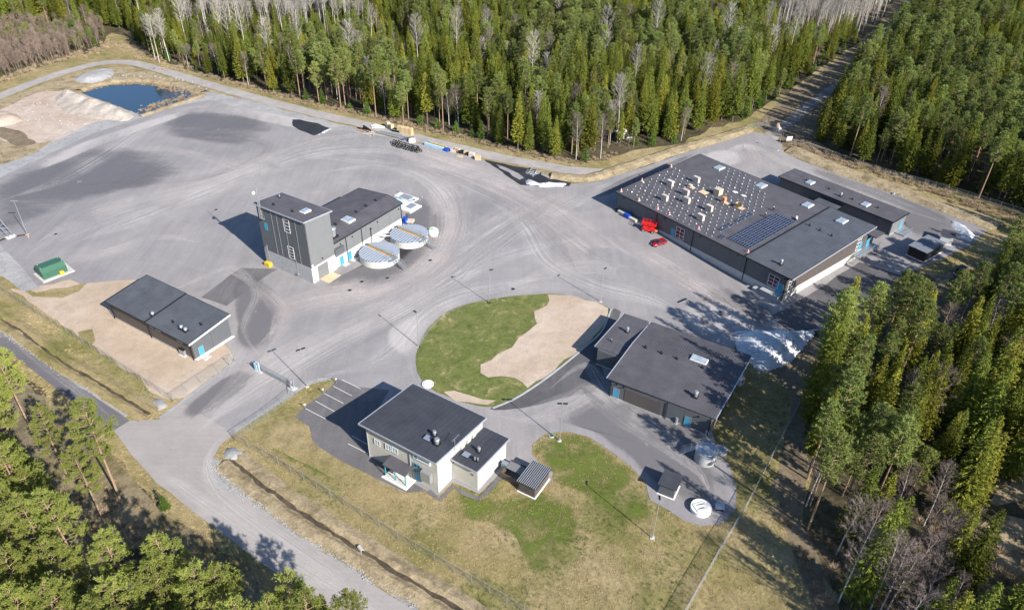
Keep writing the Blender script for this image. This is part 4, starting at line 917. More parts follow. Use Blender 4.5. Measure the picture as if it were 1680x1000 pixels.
mb = MB(); mb.tube((2.8,1.6,0), (2.8,1.6,3.4), .06); mb.tube((2.8,1.6,2.6), (3.6,1.5,3.0), .3, .2, n=10); mb.build('antenna', M['steel'], t)
p = gnd(664.5, 365); t = thing('storage_bin', 'blue plastic bin at the far corner of the wing', 'bin', p, WAZ)
mb = MB(); mb.prism([(-.6,-.6), (.6,-.6), (.7,.7), (-.7,.7)], 0, 1.3); mb.build('body', M['dblue'], t); mb = MB(); mb.box(-.75, .75, -.75, .8, 1.303, 1.42); mb.build('lid', M['dblue'], t)
mb = MB(); mb.prism([(-1.3,-.7), (.9,-.9), (1.2,.6), (-.8,.8)], 0, .7); a = mb.build('sack', M['wood2']); a.location = gnd(673, 364); tag(a, 'pale bulk sack lying beside the blue bin', 'sack')

# ---------------------------------------------------------------- round tanks
def tank(lab, bx, by, R_, H_, gap0, gap1):
    c = gnd(bx, by); vd = Vector((c.x, c.y, 0)).normalized(); c = c + vd*R_
    g0, g1 = at(*gap0, H_+.3), at(*gap1, H_+.3); az = math.atan2((g1-g0).y, (g1-g0).x)
    t = thing('round_tank', lab, 'tank', c, az); n = 48
    mb = MB(); vs = []; fs = []
    for i in range(n):
        a = 2*math.pi*i/n; vs += [(R_*math.cos(a), R_*math.sin(a), 0), (R_*math.cos(a), R_*math.sin(a), H_), ((R_-.22)*math.cos(a), (R_-.22)*math.sin(a), H_), ((R_-.22)*math.cos(a), (R_-.22)*math.sin(a), .3)]
    for i in range(n):
        j = (i+1) % n
        for k in range(3): fs.append((4*i+k, 4*j+k, 4*j+k+1, 4*i+k+1))
    mb.add(vs, fs); mb.build('wall', M['tank'], t)
    mb = MB()
    for i in range(24): a = 2*math.pi*(i+.5)/24; x, y = math.cos(a), math.sin(a); mb.tube((x*(R_+.005), y*(R_+.005), .02), (x*(R_+.005), y*(R_+.005), H_-.05), .03, n=4)
    mb.build('wall_joint', M['conc'], t)['kind'] = 'stuff'
    # two half lids of corrugated sheet, higher towards the walkway gap
    for sg in (-1, 1):
        mb = MB(); g = .45 if sg > 0 else .55
        ys = np.arange(g, R_+.12, .1375); prev = None
        rows = []
        xs = []
        # ribs run across the gap: corrugation varies along x
        nx = int(2*(R_+.1)/.2)
        for i in range(nx+1):
            x = -(R_+.1)+i*.2; yy = math.sqrt(max(0, (R_+.12)**2-x*x)); z = .24 if i % 4 < 2 else 0.0
            if yy <= g: rows.append(None); continue
            rows.append([(x, sg*g, H_+.45+z), (x, sg*(g+(yy-g)*.5), H_+.26+z), (x, sg*yy, H_+.06+z)])
        for i in range(nx):
            if rows[i] and rows[i+1]:
                o = len(mb.v); mb.v += rows[i]+rows[i+1]
                for k in range(2): mb.f.append((o+k, o+k+1, o+4+k, o+3+k)); mb.mi.append(0)
        mb.build('lid', M['roof_metal'], t)
    mb = MB(); mb.box(-R_+.5, R_-.3, -.5, .4, H_-.1, H_+.02); mb.build('walkway_beam', M['dark'], t)
    for i in range(12):
        x = -R_+.7+i*(2*R_-1.6)/12; mb = MB(); mb.box(x, x+(2*R_-1.6)/12-.07, -.45, .35, H_+.03, H_+.1); mb.build('plank', M['ochre'], t)
    mb = MB(); mb.box(-R_+.6, R_-.7, .43, .47, H_+.1, H_+.6); mb.build('fascia_board', M['ochre'], t)
    mb = MB()
    for i in range(9): x = -R_+.8+i*(2*R_-1.6)/8; mb.tube((x,.5,H_), (x,.5,H_+1.3), .035)
    mb.tube((-R_+.8,.5,H_+1.3), (R_-.8,.5,H_+1.3), .035); mb.build('railing', M['steel'], t)
    # landing and stair outside the rim
    mb = MB(); mb.box(R_-1.1, R_+.9, -1.9, .9, H_+.15, H_+.25)
    for x, y in ((R_-1, -1.8), (R_+.8, -1.8), (R_+.8, .8), (R_-1, .8)): mb.tube((x,y,H_+.2), (x,y,H_+1.3), .04)
    mb.tube((R_-1,-1.8,H_+1.3), (R_+.8,-1.8,H_+1.3), .035); mb.tube((R_+.8,-1.8,H_+1.3), (R_+.8,.8,H_+1.3), .035); mb.build('landing', M['steel'], t)
    mb = MB()
    for y in (-.5, .5):
        mb.hexa([(R_+.9,y-.04,H_), (R_+3.9,y-.04,0), (R_+3.9,y+.04,0), (R_+.9,y+.04,H_), (R_+.9,y-.04,H_+.25), (R_+3.9,y-.04,.25), (R_+3.9,y+.04,.25), (R_+.9,y+.04,H_+.25)])
        mb.tube((R_+.9,y,H_+1.2), (R_+3.9,y,1.1), .035)
        for k in range(5): x = R_+.9+k*.75; z = H_*(1-k/4); mb.tube((x,y,z), (x,y,z+1.1), .03)
    for k in range(8): x = R_+1.1+k*.37; mb.box(x, x+.28, -.48, .48, H_*(1-(k+.5)/8), H_*(1-(k+.5)/8)+.05)
    mb.build('stair', M['steel'], t)
    return t
tank('round white concrete tank nearest the tower, corrugated lids and timber walkway', 625, 441, 5.05, 1.9, (601,397), (651,419))
tank('round white concrete tank farther from the tower, beside the white green-spotted container', 673, 409, 5.0, 1.9, (650,368), (700,387))
p = gnd(711, 386); t = thing('liquid_container', 'white rounded container with bright green labels beside the far tank', 'container', p, R(20))
mb = MB()
for r0, z0, r1, z1 in ((1.15,.1,1.35,.6), (1.35,.6,1.35,1.7), (1.35,1.7,.95,2.1)): mb.tube((0,0,z0), (0,0,z1), r0, r1, n=16)
mb.build('body', M['white'], t, smooth=False)
mb = MB(); mb.tube((-.35,0,2.1), (-.35,0,2.13), .42, n=12); mb.build('lid', M['green_tag'], t)
mb = MB(); mb.box(1.2, 1.4, -.4, .4, .6, 1.5); mb.build('label_plate', M['green_tag'], t)
s, z = wg.front(616, 400); p = wg.O+wg.u*s-wg.v*1.2; t = thing('pipe_bridge', 'grey inclined pipes running from the wing wall to the two tanks', 'pipework', (p.x, p.y, 0), WAZ); mb = MB()
mb.tube((-1,.9,3.2), (3.5,-1.8,1.7), .14, n=8); mb.tube((0,.9,2.8), (5.5,-1.0,1.7), .12, n=8); mb.tube((-3,1.0,2.4), (3,-.6,1.4), .1, n=8); mb.build('pipe', M['steel'], t)
mb = MB(); mb.tube((-1.5,1.0,0), (-1.5,1.0,5.2), .12, n=8); mb.box(-1.75, -1.25, .8, 1.2, 5.2, 5.5); mb.build('standpipe', M['dark'], t)

# ---------------------------------------------------------------- low building on the sand lot
SAZ = R(-31.25); q0 = gnd(320.8, 589.8); SLn = 27.0
sh = Bld('low_building', 'low dark flat-roofed building on the sandy lot by the roadside fence', 'building', (q0.x-SLn*math.cos(SAZ), q0.y-SLn*math.sin(SAZ)), SAZ)
zs = lambda s, t: 4.6+.11*(t+.7); SD = 9.6
mb = MB(); mb.prism([(0,0), (SLn,0), (SLn,SD), (0,SD)], 0, lambda x, y: zs(x, y)-.2); mb.build('wall', M['clad_brown'], sh.root)
mb = MB(); mb.box(-.1, SLn+.14, -.16, 0, 0, .32); mb.box(SLn, SLn+.16, 0, SD, 0, .32); mb.build('plinth', M['conc_grey'], sh.root)
panels(sh, (0,0), (SLn,0), .33, lambda x, y: zs(x, 0)-.22, 6, M['clad_brown'])
panels(sh, (SLn,0), (SLn,SD), .33, lambda x, y: zs(x, y)-.22, 2, M['clad'])
roof_slab(sh, -1.0, SLn/2-.6, -.7, SD+.7, zs, M['roof_blue'], seam=.6, edge=M['dark'])
zs2 = lambda s, t: zs(s, t)-.12
roof_slab(sh, SLn/2-.58, SLn+.15, -.7, SD+.7, zs2, M['roof_blue'], seam=.6, edge=M['dark'])
e = MB(); e.hexa([(SLn+.19,-.7,4.15), (SLn+.29,-.7,4.15), (SLn+.29,SD+.7,5.36), (SLn+.19,SD+.7,5.36), (SLn+.19,-.7,4.52), (SLn+.29,-.7,4.52), (SLn+.29,SD+.7,5.73), (SLn+.19,SD+.7,5.73)]); e.build('roof_edge', M['white'], sh.root)
for px in ((248,533), (260,541)): s, z = sh.front(*px); mb = MB(); mb.box(s-.9, s+.9, -.18, -.11, 3.2, 3.6); mb.build('window_strip', M['white'], sh.root)
s, z = sh.front(295, 557); mb = MB(); mb.box(s-.9, s+.9, -.18, -.11, 3.2, 3.6); mb.build('window_strip', M['white'], sh.root)
downpipe(sh, .1, -.3, 0, 4.2); downpipe(sh, SLn/2-.4, -.3, 0, 4.2); downpipe(sh, SLn-.1, -.3, 0, 4.2)
door(sh, 1.2, 2.3, .33, 2.45, sidewall=SLn)
mb = MB(); mb.box(SLn+.2, SLn+2.0, .8, 2.6, 0, .18); mb.build('doorstep', M['conc'], sh.root)
mb = MB(); mb.box(SLn+.17, SLn+.55, .0, SD+.3, 0, .22); mb.build('kerb', M['white'], sh.root)
for px in ((251,517), (298,539), (305,543)): vent('black fan hood on the low roadside building roof', sh, *px, zs2, 'fan', h=.7, r=.36, group='black fan hoods on the low building roof')
for px in ((284,528), (330,532)): vent('small black vent pipe on the low roadside building roof', sh, *px, zs2, h=.45, r=.16, group='small vents on the low building roof')
p = gnd(302, 581); t = thing('heat_pump', 'outdoor heat pump with a black top beside the blue door of the low building', 'heat pump', p, SAZ)
mb = MB(); mb.box(-.8, .8, -.45, .45, .1, 1.5); mb.build('casing', M['steel'], t); mb = MB(); mb.box(-.85, .85, -.5, .5, 1.503, 1.6); mb.build('top', M['dark'], t); mb = MB(); mb.box(-1, 1, -.8, .8, 0, .1); mb.build('base', M['conc'], t)

# ---------------------------------------------------------------- office
OAZ = R(-31.7); q0 = gnd(719.7, 808.7); OL = 15.6
of = Bld('office_building', 'cream two-storey office with black flat roof and blue entrance porch', 'building', (q0.x-OL*math.cos(OAZ), q0.y-OL*math.sin(OAZ)), OAZ)
OD = 13.4; zo = lambda s, t: 8.3-.097*(t+.85)
mb = MB(); mb.prism([(0,0), (OL,0), (OL,OD), (0,OD)], 0, lambda x, y: zo(x, y)-.22); mb.build('wall', M['plaster'], of.root)
mb = MB(); mb.box(-.05, OL+.05, -.06, 0, 0, .3); mb.box(OL, OL+.06, 0, OD, 0, .3); mb.build('plinth', M['conc_grey'], of.root)
roof_slab(of, -1.0, OL+.45, -.85, OD+.7, zo, M['roof_dark'], seam=1.0, edge=M['flash'])
for px, wd_ in (((620,725), 1.25), ((638,733), 1.25), ((649,738), 1.25)):
    s, z = of.front(*px); window(of, s-.7, s+.6, z-.65, z+.65, cols=2, rows=1, glass='skyglass', bar=.1)
s, z = of.front(644, 736); mb = MB(); mb.box(s-.42, s+.36, -.12, 0, z-.7, z+.7); mb.build('window_infill', M['blue'], of.root)
s0, _ = of.front(680, 770); s1, _ = of.front(691, 780)
mb = MB(); mb.box(s0, s1, -.1, 0, .6, 2.6); mb.build('window_panel', M['blue'], of.root)
window(of, s0, s1, 2.65, 4.7, cols=2, rows=2, glass='glass', frame='blue')
window(of, s1+.9, s1+2.4, 2.7, 4.5, cols=2, rows=1, glass='glass')
mb = MB(); mb.box(s1+.7, s1+2.7, -1.0, -.95, 2.5, 4.5); mb.box(s1+.7, s1+2.7, -1.0, -.17, 4.52, 4.6); mb.box(s1+2.62, s1+2.7, -.94, -.17, 2.5, 4.5); mb.build('sun_screen', M['steel'], of.root)
q0_, zq0 = of.front(677, 742, -.2); q1_s, zq1 = of.front(705, 758, -.2); zc_ = 6.5
mb = MB(); mb.box(q0_, q1_s, -.2, -.02, zc_-.55, zc_+.5); sg_ = mb.build('sign_board', M['white'], of.root)
mb = MB(); mb.tube((q0_+.6,-.205,zc_), (q0_+.6,-.23,zc_), .36, n=16); mb.build('round_emblem', M['blue'], sg_)
mb = MB()
for k in range(8): x = q0_+1.2+k*.3; mb.box(x, x+.18, -.225, -.205, zc_-.14, zc_+.16)
mb.build('lettering', M['blue'], sg_)['kind'] = 'stuff'
downpipe(of, .1, -.12, 0, 7.0, 'flash'); downpipe(of, s0-.7, -.12, 0, 7.0, 'flash')
# entrance porch
pa = of.loc(at(666.5,779,3.2)); pb = of.loc(at(676,763.5,3.2)); pc = of.loc(at(640,746,3.2)); pd = of.loc(at(627.5,761,3.2))
ps0, ps1, pt0, pt1 = pd.x, pa.x, min(pa.y, pd.y), -.05
mb = MB(); mb.hexa([(ps0,pt0,3.0), (ps1,pt0,3.0), (ps1,pt1,3.35), (ps0,pt1,3.35), (ps0,pt0,3.15), (ps1,pt0,3.15), (ps1,pt1,3.5), (ps0,pt1,3.5)]); mb.build('porch_roof', M['roof'], of.root)
for x in (ps0+.25, (ps0+ps1)/2, ps1-.25): mb = MB(); mb.box(x-.07, x+.07, pt0+.2, pt0+.34, .45, 3.0); mb.build('porch_post', M['teal'], of.root)
mb = MB(); mb.box(ps0+.1, ps1+.3, pt0+.1, -.07, 0, .45); mb.box(ps0-.3, ps1+.3, pt0-.4, pt0+.1, 0, .22); mb.build('porch_slab', M['tank'], of.root)
mb = MB()
for x in np.linspace(ps0+.3, ps1-.3, 7): mb.tube((x,pt0+.27,.45), (x,pt0+.27,1.4), .025)
mb.tube((ps0+.3,pt0+.27,1.4), (ps1-.3,pt0+.27,1.4), .03); mb.build('porch_railing', M['steel'], of.root)
door(of, ps0+2.2, ps0+3.4, .45, 2.6, off=.0)
# lower block
q1_ = gnd(783.8, 805.1); a0 = of.loc(q1_)
OA0, OA1 = OL+.02, a0.x; AT0 = a0.y; AD = of.loc(gnd(831, 753.2)).y
zoa = lambda s, t: 5.4-.06*(t-AT0)
mb = MB(); mb.prism([(OA0,AT0), (OA1,AT0), (OA1,AD), (OA0,AD)], 0, lambda x, y: zoa(x, y)-.2); mb.build('wall', M['plaster'], of.root)
mb = MB(); mb.box(OA0+.1, OA1+.05, AT0-.06, AT0, 0, .3); mb.box(OA1, OA1+.06, AT0, AD, 0, .3); mb.build('plinth', M['conc_grey'], of.root)
roof_slab(of, OA0+.03, OA1+.35, AT0-.6, AD+.6, zoa, M['roof_dark'], seam=1.0, edge=M['flash'], name='roof')
downpipe(of, OA0+.15, AT0-.12, 0, 4.5, 'flash')
for px in ((767,711), (776,707), (757,717)):
    tt, zz = of.side(*px, OL); mb = MB(); mb.box(OL, OL+.35, tt-.5, tt+.5, 5.1, 5.8); mb.build('duct_box', M['plaster'], of.root)
mb = MB(); s_, z_ = of.front(775, 778, AT0); mb.box(s_-.25, s_+.25, AT0-.05, AT0, z_-.25, z_+.25); mb.build('grille', M['clad_grey'], of.root)
vent('silver round fan cowl on the office roof beside the hatch', of, 717, 728, zo, 'fan', h=1.1, r=.42)
vent('smaller dark fan cowl behind the silver one on the office roof', of, 713, 714, zo, 'fan', h=.9, r=.3)
vent('silver fan cowl on the lower office roof', of, 786, 741, zoa, 'fan', h=1.0, r=.26)
for px in ((779,756), (784,757)): vent('thin white pipe of the pair on the lower office roof', of, *px, zoa, 'fan', h=.8, r=.12, group='pair of thin white pipes on the lower office roof')
for lab, px, zf in (('grey hatch on the main office roof', (702,720), zo), ('grey hatch on the lower office roof', (765,747), zoa)):
    p = of.roofpt(*px, zf); wp = of.O+of.u*p.x+of.v*p.y; t = thing('roof_hatch', lab, 'hatch', (wp.x, wp.y, p.z), OAZ)
    mb = MB(); mb.box(-.6, .6, -.5, .5, -.1, .3); mb.build('curb', M['dark'], t); mb = MB(); mb.box(-.66, .66, -.56, .56, .303, .36); mb.build('lid', M['roof_metal'], t)
p = of.roofpt(748, 730, zo); wp = of.O+of.u*(OL+.05)+of.v*p.y; t = thing('antenna', 'thin steel antenna mast at the step between the office roofs', 'antenna', (wp.x, wp.y, 6.2), OAZ)
mb = MB(); mb.tube((.1,0,-.5), (.1,0,3.0), .04); mb.build('mast', M['steel'], t); mb = MB(); mb.tube((.1,-.8,2.9), (.1,1.3,3.0), .03)
for y in (-.6,-.2,.3,.7,1.1): mb.tube((-.25,y,2.95), (.45,y,2.95), .02)
mb.build('aerial', M['steel'], t)
# transformer kiosk and corrugated shed right of the office
p = gnd(829, 771); t = thing('outdoor_unit', 'small blue grey outdoor unit on a bracket at the office side wall', 'outdoor unit', p, OAZ)
mb = MB(); mb.box(-.6, .4, -.45, .45, .9, 1.9); mb.build('casing', M['roof_metal'], t); mb = MB(); mb.box(-.5, .3, -.35, -.25, 0, .9); mb.box(-.5, .3, .25, .35, 0, .9); mb.build('bracket', M['wood'], t)
t = thing('bin_shelter', 'grey flat lid over an open enclosure between the office and the striped shed', 'shelter', gnd(846, 783), OAZ)
mb = MB(); mb.box(-2.2, -2.1, -1.6, 2.0, 0, 1.6); mb.box(-2.1, 2.6, -1.6, -1.5, 0, 1.6); mb.box(-2.1, 2.6, 1.9, 2.0, 0, 1.6); mb.build('wall', M['clad_brown'], t)
mb = MB(); mb.box(-2.0, 1.6, -.3, 1.5, 1.65, 1.78); mb.build('lid', M['clad_grey'], t)
def striped_shed(label, cat, corners, zc, wallmat, metal, nrib, name='corrugated_shed', floor=True, inset=.35, open_=False):
    FL, FR, BR, BL = [at(*c, zc) for c in corners]; az = math.atan2((FR-FL).y, (FR-FL).x)
    B = Bld(name, label, cat, (FL.x, FL.y), az); W_ = (B.loc(FR).x+B.loc(BR).x)/2; D = (B.loc(BR).y+B.loc(BL).y)/2
    mb = MB(); mb.box(inset, W_-inset, inset, D-inset, .12, zc-.15); mb.build('wall', wallmat, B.root)
    mb = MB()
    n = int(W_/.3)
    for i in range(n): x = inset+(W_-2*inset)*i/n; mb.box(x+.02, x+(W_-2*inset)/n-.02, inset-.04, inset-.003, .13, zc-.2)
    o = mb.build('board', wallmat, B.root); o['kind'] = 'stuff'
    mb = MB(); mb.box(inset-.25, W_-inset+.25, inset-.25, D-inset+.25, 0, .12); mb.build('base', M['white'], B.root)
    mb = MB(); mb.box(0, W_, 0, D, zc-.06, zc); mb.build('roof', M['dark'] if metal else M['roof_dark'], B.root)
    if metal:
        for i in range(nrib):
            x = W_*i/nrib; r = MB(); r.hexa([(x+.02,-.03,zc+.002), (x+W_/nrib*.55,-.03,zc+.002), (x+W_/nrib*.55,D+.03,zc+.002), (x+.02,D+.03,zc+.002), (x+.07,-.03,zc+.09), (x+W_/nrib*.45,-.03,zc+.09), (x+W_/nrib*.45,D+.03,zc+.09), (x+.07,D+.03,zc+.09)])
            r.build('roof_rib', metal, B.root)
    return B
striped_shed('small black shed with wide-striped corrugated roof right of the office', 'shed', [(847,788), (879,803), (905.5,768.5), (872,753)], 2.7, M['clad_brown'], M['alu'], 11)
striped_shed('small black flat-roofed shed beside the light pole on the lower lawn', 'shed', [(1079,793), (1110,805), (1121,781), (1091,768)], 2.6, M['clad'], None, 0)
striped_shed('corrugated open-sided shed on the shaded asphalt beyond the big hall', 'shed', [(1490,402), (1524,417), (1550,398), (1518,382)], 2.9, M['dark'], M['roof_metal'], 14)
striped_shed('small dark shed with a white gable behind the corrugated shed', 'shed', [(1543,384), (1562,389), (1574,383), (1553,375)], 2.7, M['white'], None, 0)
striped_shed('low dark hut half hidden by trees at the right edge of the hall yard', 'shed', [(1567,437), (1580,444), (1586,437), (1574,430)], 2.0, M['dark'], None, 0)

# ---------------------------------------------------------------- south hall
q0, q1 = gnd(1000.3,648.8), gnd(1161.6,713.8); PAZ = math.atan2((q1-q0).y, (q1-q0).x)
so = Bld('south_hall', 'dark hall with brown gabled roof and two blue doors beside the snow heap', 'building', (q0.x, q0.y), PAZ)
PL = (q1-q0).length; 
c = [so.loc(at(*p, z)) for p, z in (((995.1,619.6),4.4), ((1174.6,687.3),4.4), ((1234.4,583.2),3.6), ((1067.9,527.3),3.9))]
P0, P1, P2, P3 = c; ridL = so.loc(at(1038,562,5.2)); ridR = so.loc(at(1211,625,5.2))
def quadroof(b, pts, mat, th=.22, name='roof', seams=0, edge=None):
    mb = MB(); mb.hexa([(p.x, p.y, p.z-th) for p in pts]+[(p.x, p.y, p.z) for p in pts]); r = mb.build(name, mat, b.root)
    if seams:
        sm = MB(); a, bb, cc, d = pts
        for i in range(1, seams):
            f = i/seams; p = a.lerp(bb, f); q = d.lerp(cc, f); dx = .03
            sm.hexa([(p.x-dx,p.y,p.z+.002), (p.x+dx,p.y,p.z+.002), (q.x+dx,q.y,q.z+.002), (q.x-dx,q.y,q.z+.002), (p.x-dx,p.y,p.z+.035), (p.x+dx,p.y,p.z+.035), (q.x+dx,q.y,q.z+.035), (q.x-dx,q.y,q.z+.035)])
        o = sm.build('roof_seam', mat, r); o['kind'] = 'stuff'
    return r
quadroof(so, [P0, P1, ridR, ridL], M['roof'], seams=44); quadroof(so, [ridL, ridR, P2, P3], M['roof'], seams=44)
for a, b2 in ((P1, ridR), (ridR, P2), (P0, ridL), (ridL, P3)): mb = MB(); mb.tube((a.x, a.y, a.z-.05), (b2.x, b2.y, b2.z-.05), .13, n=4); mb.build('roof_edge', M['flash'], so.root)
mb = MB(); mb.tube((P0.x,P0.y-.06,P0.z-.12), (P1.x,P1.y-.06,P1.z-.12), .09, n=6); mb.build('gutter', M['dark'], so.root)
dtop = min(P2.y, P3.y)-.6
A0, A1, A2, A3, AL, AR = (0,0), (PL,0), (P2.x-.7, P2.y-.6), (P3.x+.5, P3.y-.6), (ridL.x+.5, ridL.y), (ridR.x-.7, ridR.y)
mb = MB(); zz = [4.15, 4.15, 4.95, 3.35, 3.65, 4.95]; pl_ = [A0, A1, AR, A2, A3, AL]
n = 6; mb.add([(x, y, 0) for x, y in pl_]+[(p[0], p[1], z) for p, z in zip(pl_, zz)], [tuple(range(n))[::-1], tuple(range(n, 2*n))]+[(i, (i+1) % n, n+(i+1) % n, n+i) for i in range(n)]); mb.build('wall', M['clad'], so.root)
mb = MB(); mb.box(-.02, PL+.1, -.16, 0, 0, .28); mb.build('plinth', M['conc_grey'], so.root)
panels(so, (0,0), (PL,0), .3, lambda x, y: 4.15, 4, M['clad'])
for px in ((1011,643), (1128,690)): s, z = so.front(*px); door(so, s-.55, s+.6, .3, 2.5)
s0, _ = so.front(1020,650); s1, _ = so.front(1084,675)
mb = MB(); mb.box(s0+.6, s1-.1, -.17, -.11, .3, 3.5)
mb.build('roller_door', M['clad_brown'], so.root)
s, z = so.front(1094,672); downpipe(so, s, -.25, 0, 4.1); downpipe(so, PL-.1, -.25, 0, 4.1); downpipe(so, .1, -.25, 0, 4.1)
for px in ((1024,634), (1148,676), (1012,634)): s, z = so.front(*px); wlamp(so, s, 3.6)
s, z = so.front(1142,695); mb = MB(); mb.box(s-.3, s+.3, -.15, -.1, 1.7, 1.9); mb.build('sign', M['white'], so.root)
mb = MB(); mb.box(PL-.6, PL+.2, -.25, -.1, 0, 1.3); mb.tube((PL+.3,-.1,0), (P1.x+.1,P1.y+.3,4.2), .07); mb.build('rain_pipe', M['flash'], so.root)
p = at(1109, 694, 0); t = thing('wall_heater', 'small grey cylinder unit at the south hall wall between the doors', 'unit', p, PAZ)
mb = MB(); mb.tube((0,0,.1), (0,0,1.4), .28, n=12); mb.build('body', M['steel'], t); mb = MB(); mb.box(-.3, .3, -.3, .3, 0, .1); mb.build('base', M['conc'], t)
zr = lambda s, t: (4.4+(5.2-4.4)*max(0, min(1, (t-P0.y)/(ridL.y-P0.y)))) if t < ridL.y else 5.2-1.4*(t-ridL.y)/(P3.y-ridL.y)
rooflight('wide double rooflight on the south hall roof', so, 1147, 591, zr, L=1.9, W=3.4)
for px in ((1059,570), (1085,579), (1110,588), (1152,603)): vent('small black vent pipe in the row along the south hall ridge', so, *px, zr, h=.5, r=.18, group='small black vents on the south hall ridge')
vent('white round cowl on the front slope of the south hall roof', so, 1141, 651, zr, 'fan', h=1.3, r=.38)
# lower left block of the south hall
zq = 4.1; c = [so.loc(at(*p, zq)) for p in ((975.6,567.6), (1022,583.5), (1064,527.5), (1023.7,513.5))]
e0, e1, e2, e3 = c; e1 = Vector((min(e1.x, P0.x+1.2), e0.y, zq)); 
quadroof(so, [e0, Vector((P0.x+6, e0.y+.0, zq)), Vector((e2.x, e2.y, zq+.1)), e3], M['roof'], seams=9, name='roof')
mb = MB(); mb.tube((e0.x,e0.y,zq-.05), (e3.x,e3.y,zq-.05), .13, n=4); mb.build('roof_edge', M['flash'], so.root)
g = so.loc(gnd(978.2,596.7)); mb = MB(); mb.prism([(g.x,g.y), (.9,g.y), (e2.x-1,e3.y-.5), (e3.x+.4,e3.y-.5)], 0, zq-.2); mb.build('wall', M['clad'], so.root)
panels(so, (g.x,g.y), (P0.x+3.4,g.y), .3, lambda x, y: zq-.2, 1, M['clad'])
mb = MB(); mb.box(g.x-.05, P0.x+3.4, g.y-.16, g.y, 0, .28); mb.build('plinth', M['conc'], so.root)
vent('black chimney cowl on the lower left block of the south hall', so, 1029, 545, lambda s, t: zq, 'fan', h=1.2, r=.3)
vent('short white pipe on the lower left block of the south hall', so, 1003, 560, lambda s, t: zq, 'fan', h=.6, r=.12)
t = thing('heat_pump', 'white outdoor unit at the right end wall of the south hall', 'heat pump', gnd(1214, 630), PAZ+R(70))
mb = MB(); mb.box(-.7, .7, -.45, .45, .3, 1.7); mb.build('casing', M['white'], t); mb = MB(); mb.tube((0,-.46,1), (0,-.5,1), .35, n=12); mb.build('fan_grille', M['dark'], t); mb = MB(); mb.box(-.8, .8, -.5, .5, 0, .3); mb.build('base', M['conc'], t)

# ================================================================== THINGS ON THE HALL ROOF
Hn = Vector((0, 0, 1))
def hroof(px, py): p = hall.roofpt(px, py, hz_); w_ = hall.O+hall.u*p.x+hall.v*p.y; w_.z = p.z; return w_, p
def hpt(s_, t_): w_ = hall.O+hall.u*s_+hall.v*t_; w_.z = hz_(s_, t_); return w_
tilt = Matrix.Rotation(HAZ, 4, 'Z') @ Matrix.Rotation(math.atan(.0535), 4, 'X')
def place_roof(o, w_): o.matrix_world = Matrix.Translation(w_) @ tilt
# solar panels: a block of full rows, and one broken row beside it
def panel_mesh(L, W):
    a = MB(); a.box(-L/2, L/2, -W/2, W/2, .14, .18); a1 = MB()
    for x0, x1, y0, y1 in ((-L/2, L/2, -W/2, -W/2+.035), (-L/2, L/2, W/2-.035, W/2), (-L/2, -L/2+.035, -W/2+.035, W/2-.035), (L/2-.035, L/2, -W/2+.035, W/2-.035)): a1.box(x0, x1, y0, y1, .12, .21)
    return a, a1
_, c0 = hroof(1197, 390.5); _, c1 = hroof(1228, 411); _, c2 = hroof(1304, 363.5); _, c3 = hroof(1268, 348)
sA, sB = (c0.x+c3.x)/2, (c1.x+c2.x)/2; tA, tB = (c0.y+c1.y)/2, (c2.y+c3.y)/2
nS = 9; nT = max(8, int(round((tB-tA)/1.75))); dS, dT = (sB-sA)/nS, (tB-tA)/nT
root = thing('solar_panel', 'dark blue solar panel in the full block on the big hall roof', 'solar panel', (0, 0, 0), 0, 'solar panels laid in the block on the hall roof')
a, a1 = panel_mesh(dS-.08, dT-.06); pc_ = a.build('cells', M['solar'], root); pf_ = a1.build('frame', M['alu'], root)
first = True
def new_panel(w_, lab=None, grp=None):
    global first
    r = root if first else dup(root, (0, 0, 0), label=lab, group=grp)
    if first and lab: r['label'] = lab
    first = False; place_roof(r, w_); return r
for i in range(nS):
    for j in range(nT):
        if i == 0 and j > nT-2: continue
        if i >= nS-2 and j > nT-3 and i == nS: continue
        new_panel(hpt(sA+(i+.5)*dS, tA+(j+.5)*dT))
_, b0_ = hroof(1190, 379); _, b1_ = hroof(1245, 354)
sR = (b0_.x+b1_.x)/2; nb = int(abs(b1_.y-b0_.y)/dT)
for j in range(nb+1):
    if j in (3,): continue
    for k in range(2): new_panel(hpt(sR-1.6+k*dS-.4, b0_.y+j*dT*(b1_.y > b0_.y or -1)), 'dark blue solar panel in the unfinished row next to the full block', 'solar panels in the unfinished row')
for k in range(2): new_panel(hroof(1182+k*4, 388+k*1.5)[0], 'dark blue solar panel of the lone pair by the roof edge', 'lone pair of solar panels')
# brackets waiting for panels
mr = thing('roof_bracket', 'small pale mounting bracket standing in rows on the big hall roof', 'bracket', (0, 0, 0), 0, 'mounting brackets in rows on the hall roof')
mb = MB(); mb.box(-.2, .2, -.12, .12, 0, .1); mb.build('ballast_block', M['conc'], mr)
mb = MB(); mb.hexa([(-.19,-.1,.1), (.19,-.1,.1), (.19,.1,.1), (-.19,.1,.1), (-.19,.0,.3), (.19,.0,.3), (.19,.08,.26), (-.19,.08,.26)]); mb.build('wedge', M['alu'], mr)
REG = [hall.roofpt(*p, hz_) for p in ((1020,313), (1103,268), (1128,288), (1170,304), (1196,274), (1244,298), (1262,330), (1240,350), (1188,378), (1176,392), (1150,380), (1080,345))]
REG = [(p.x, p.y) for p in REG]; cnt = 0; CR = [(1100,305), (1142,299), (1124,320), (1090,328), (1126,333), (1163,345), (1149,360), (1177,319), (1155,316), (1134,308), (1188,331), (1212,341), (1206,316), (1220,322)]
CRL = [hall.roofpt(*p, hz_) for p in CR]
rr = random.Random(5); ss = 1.0
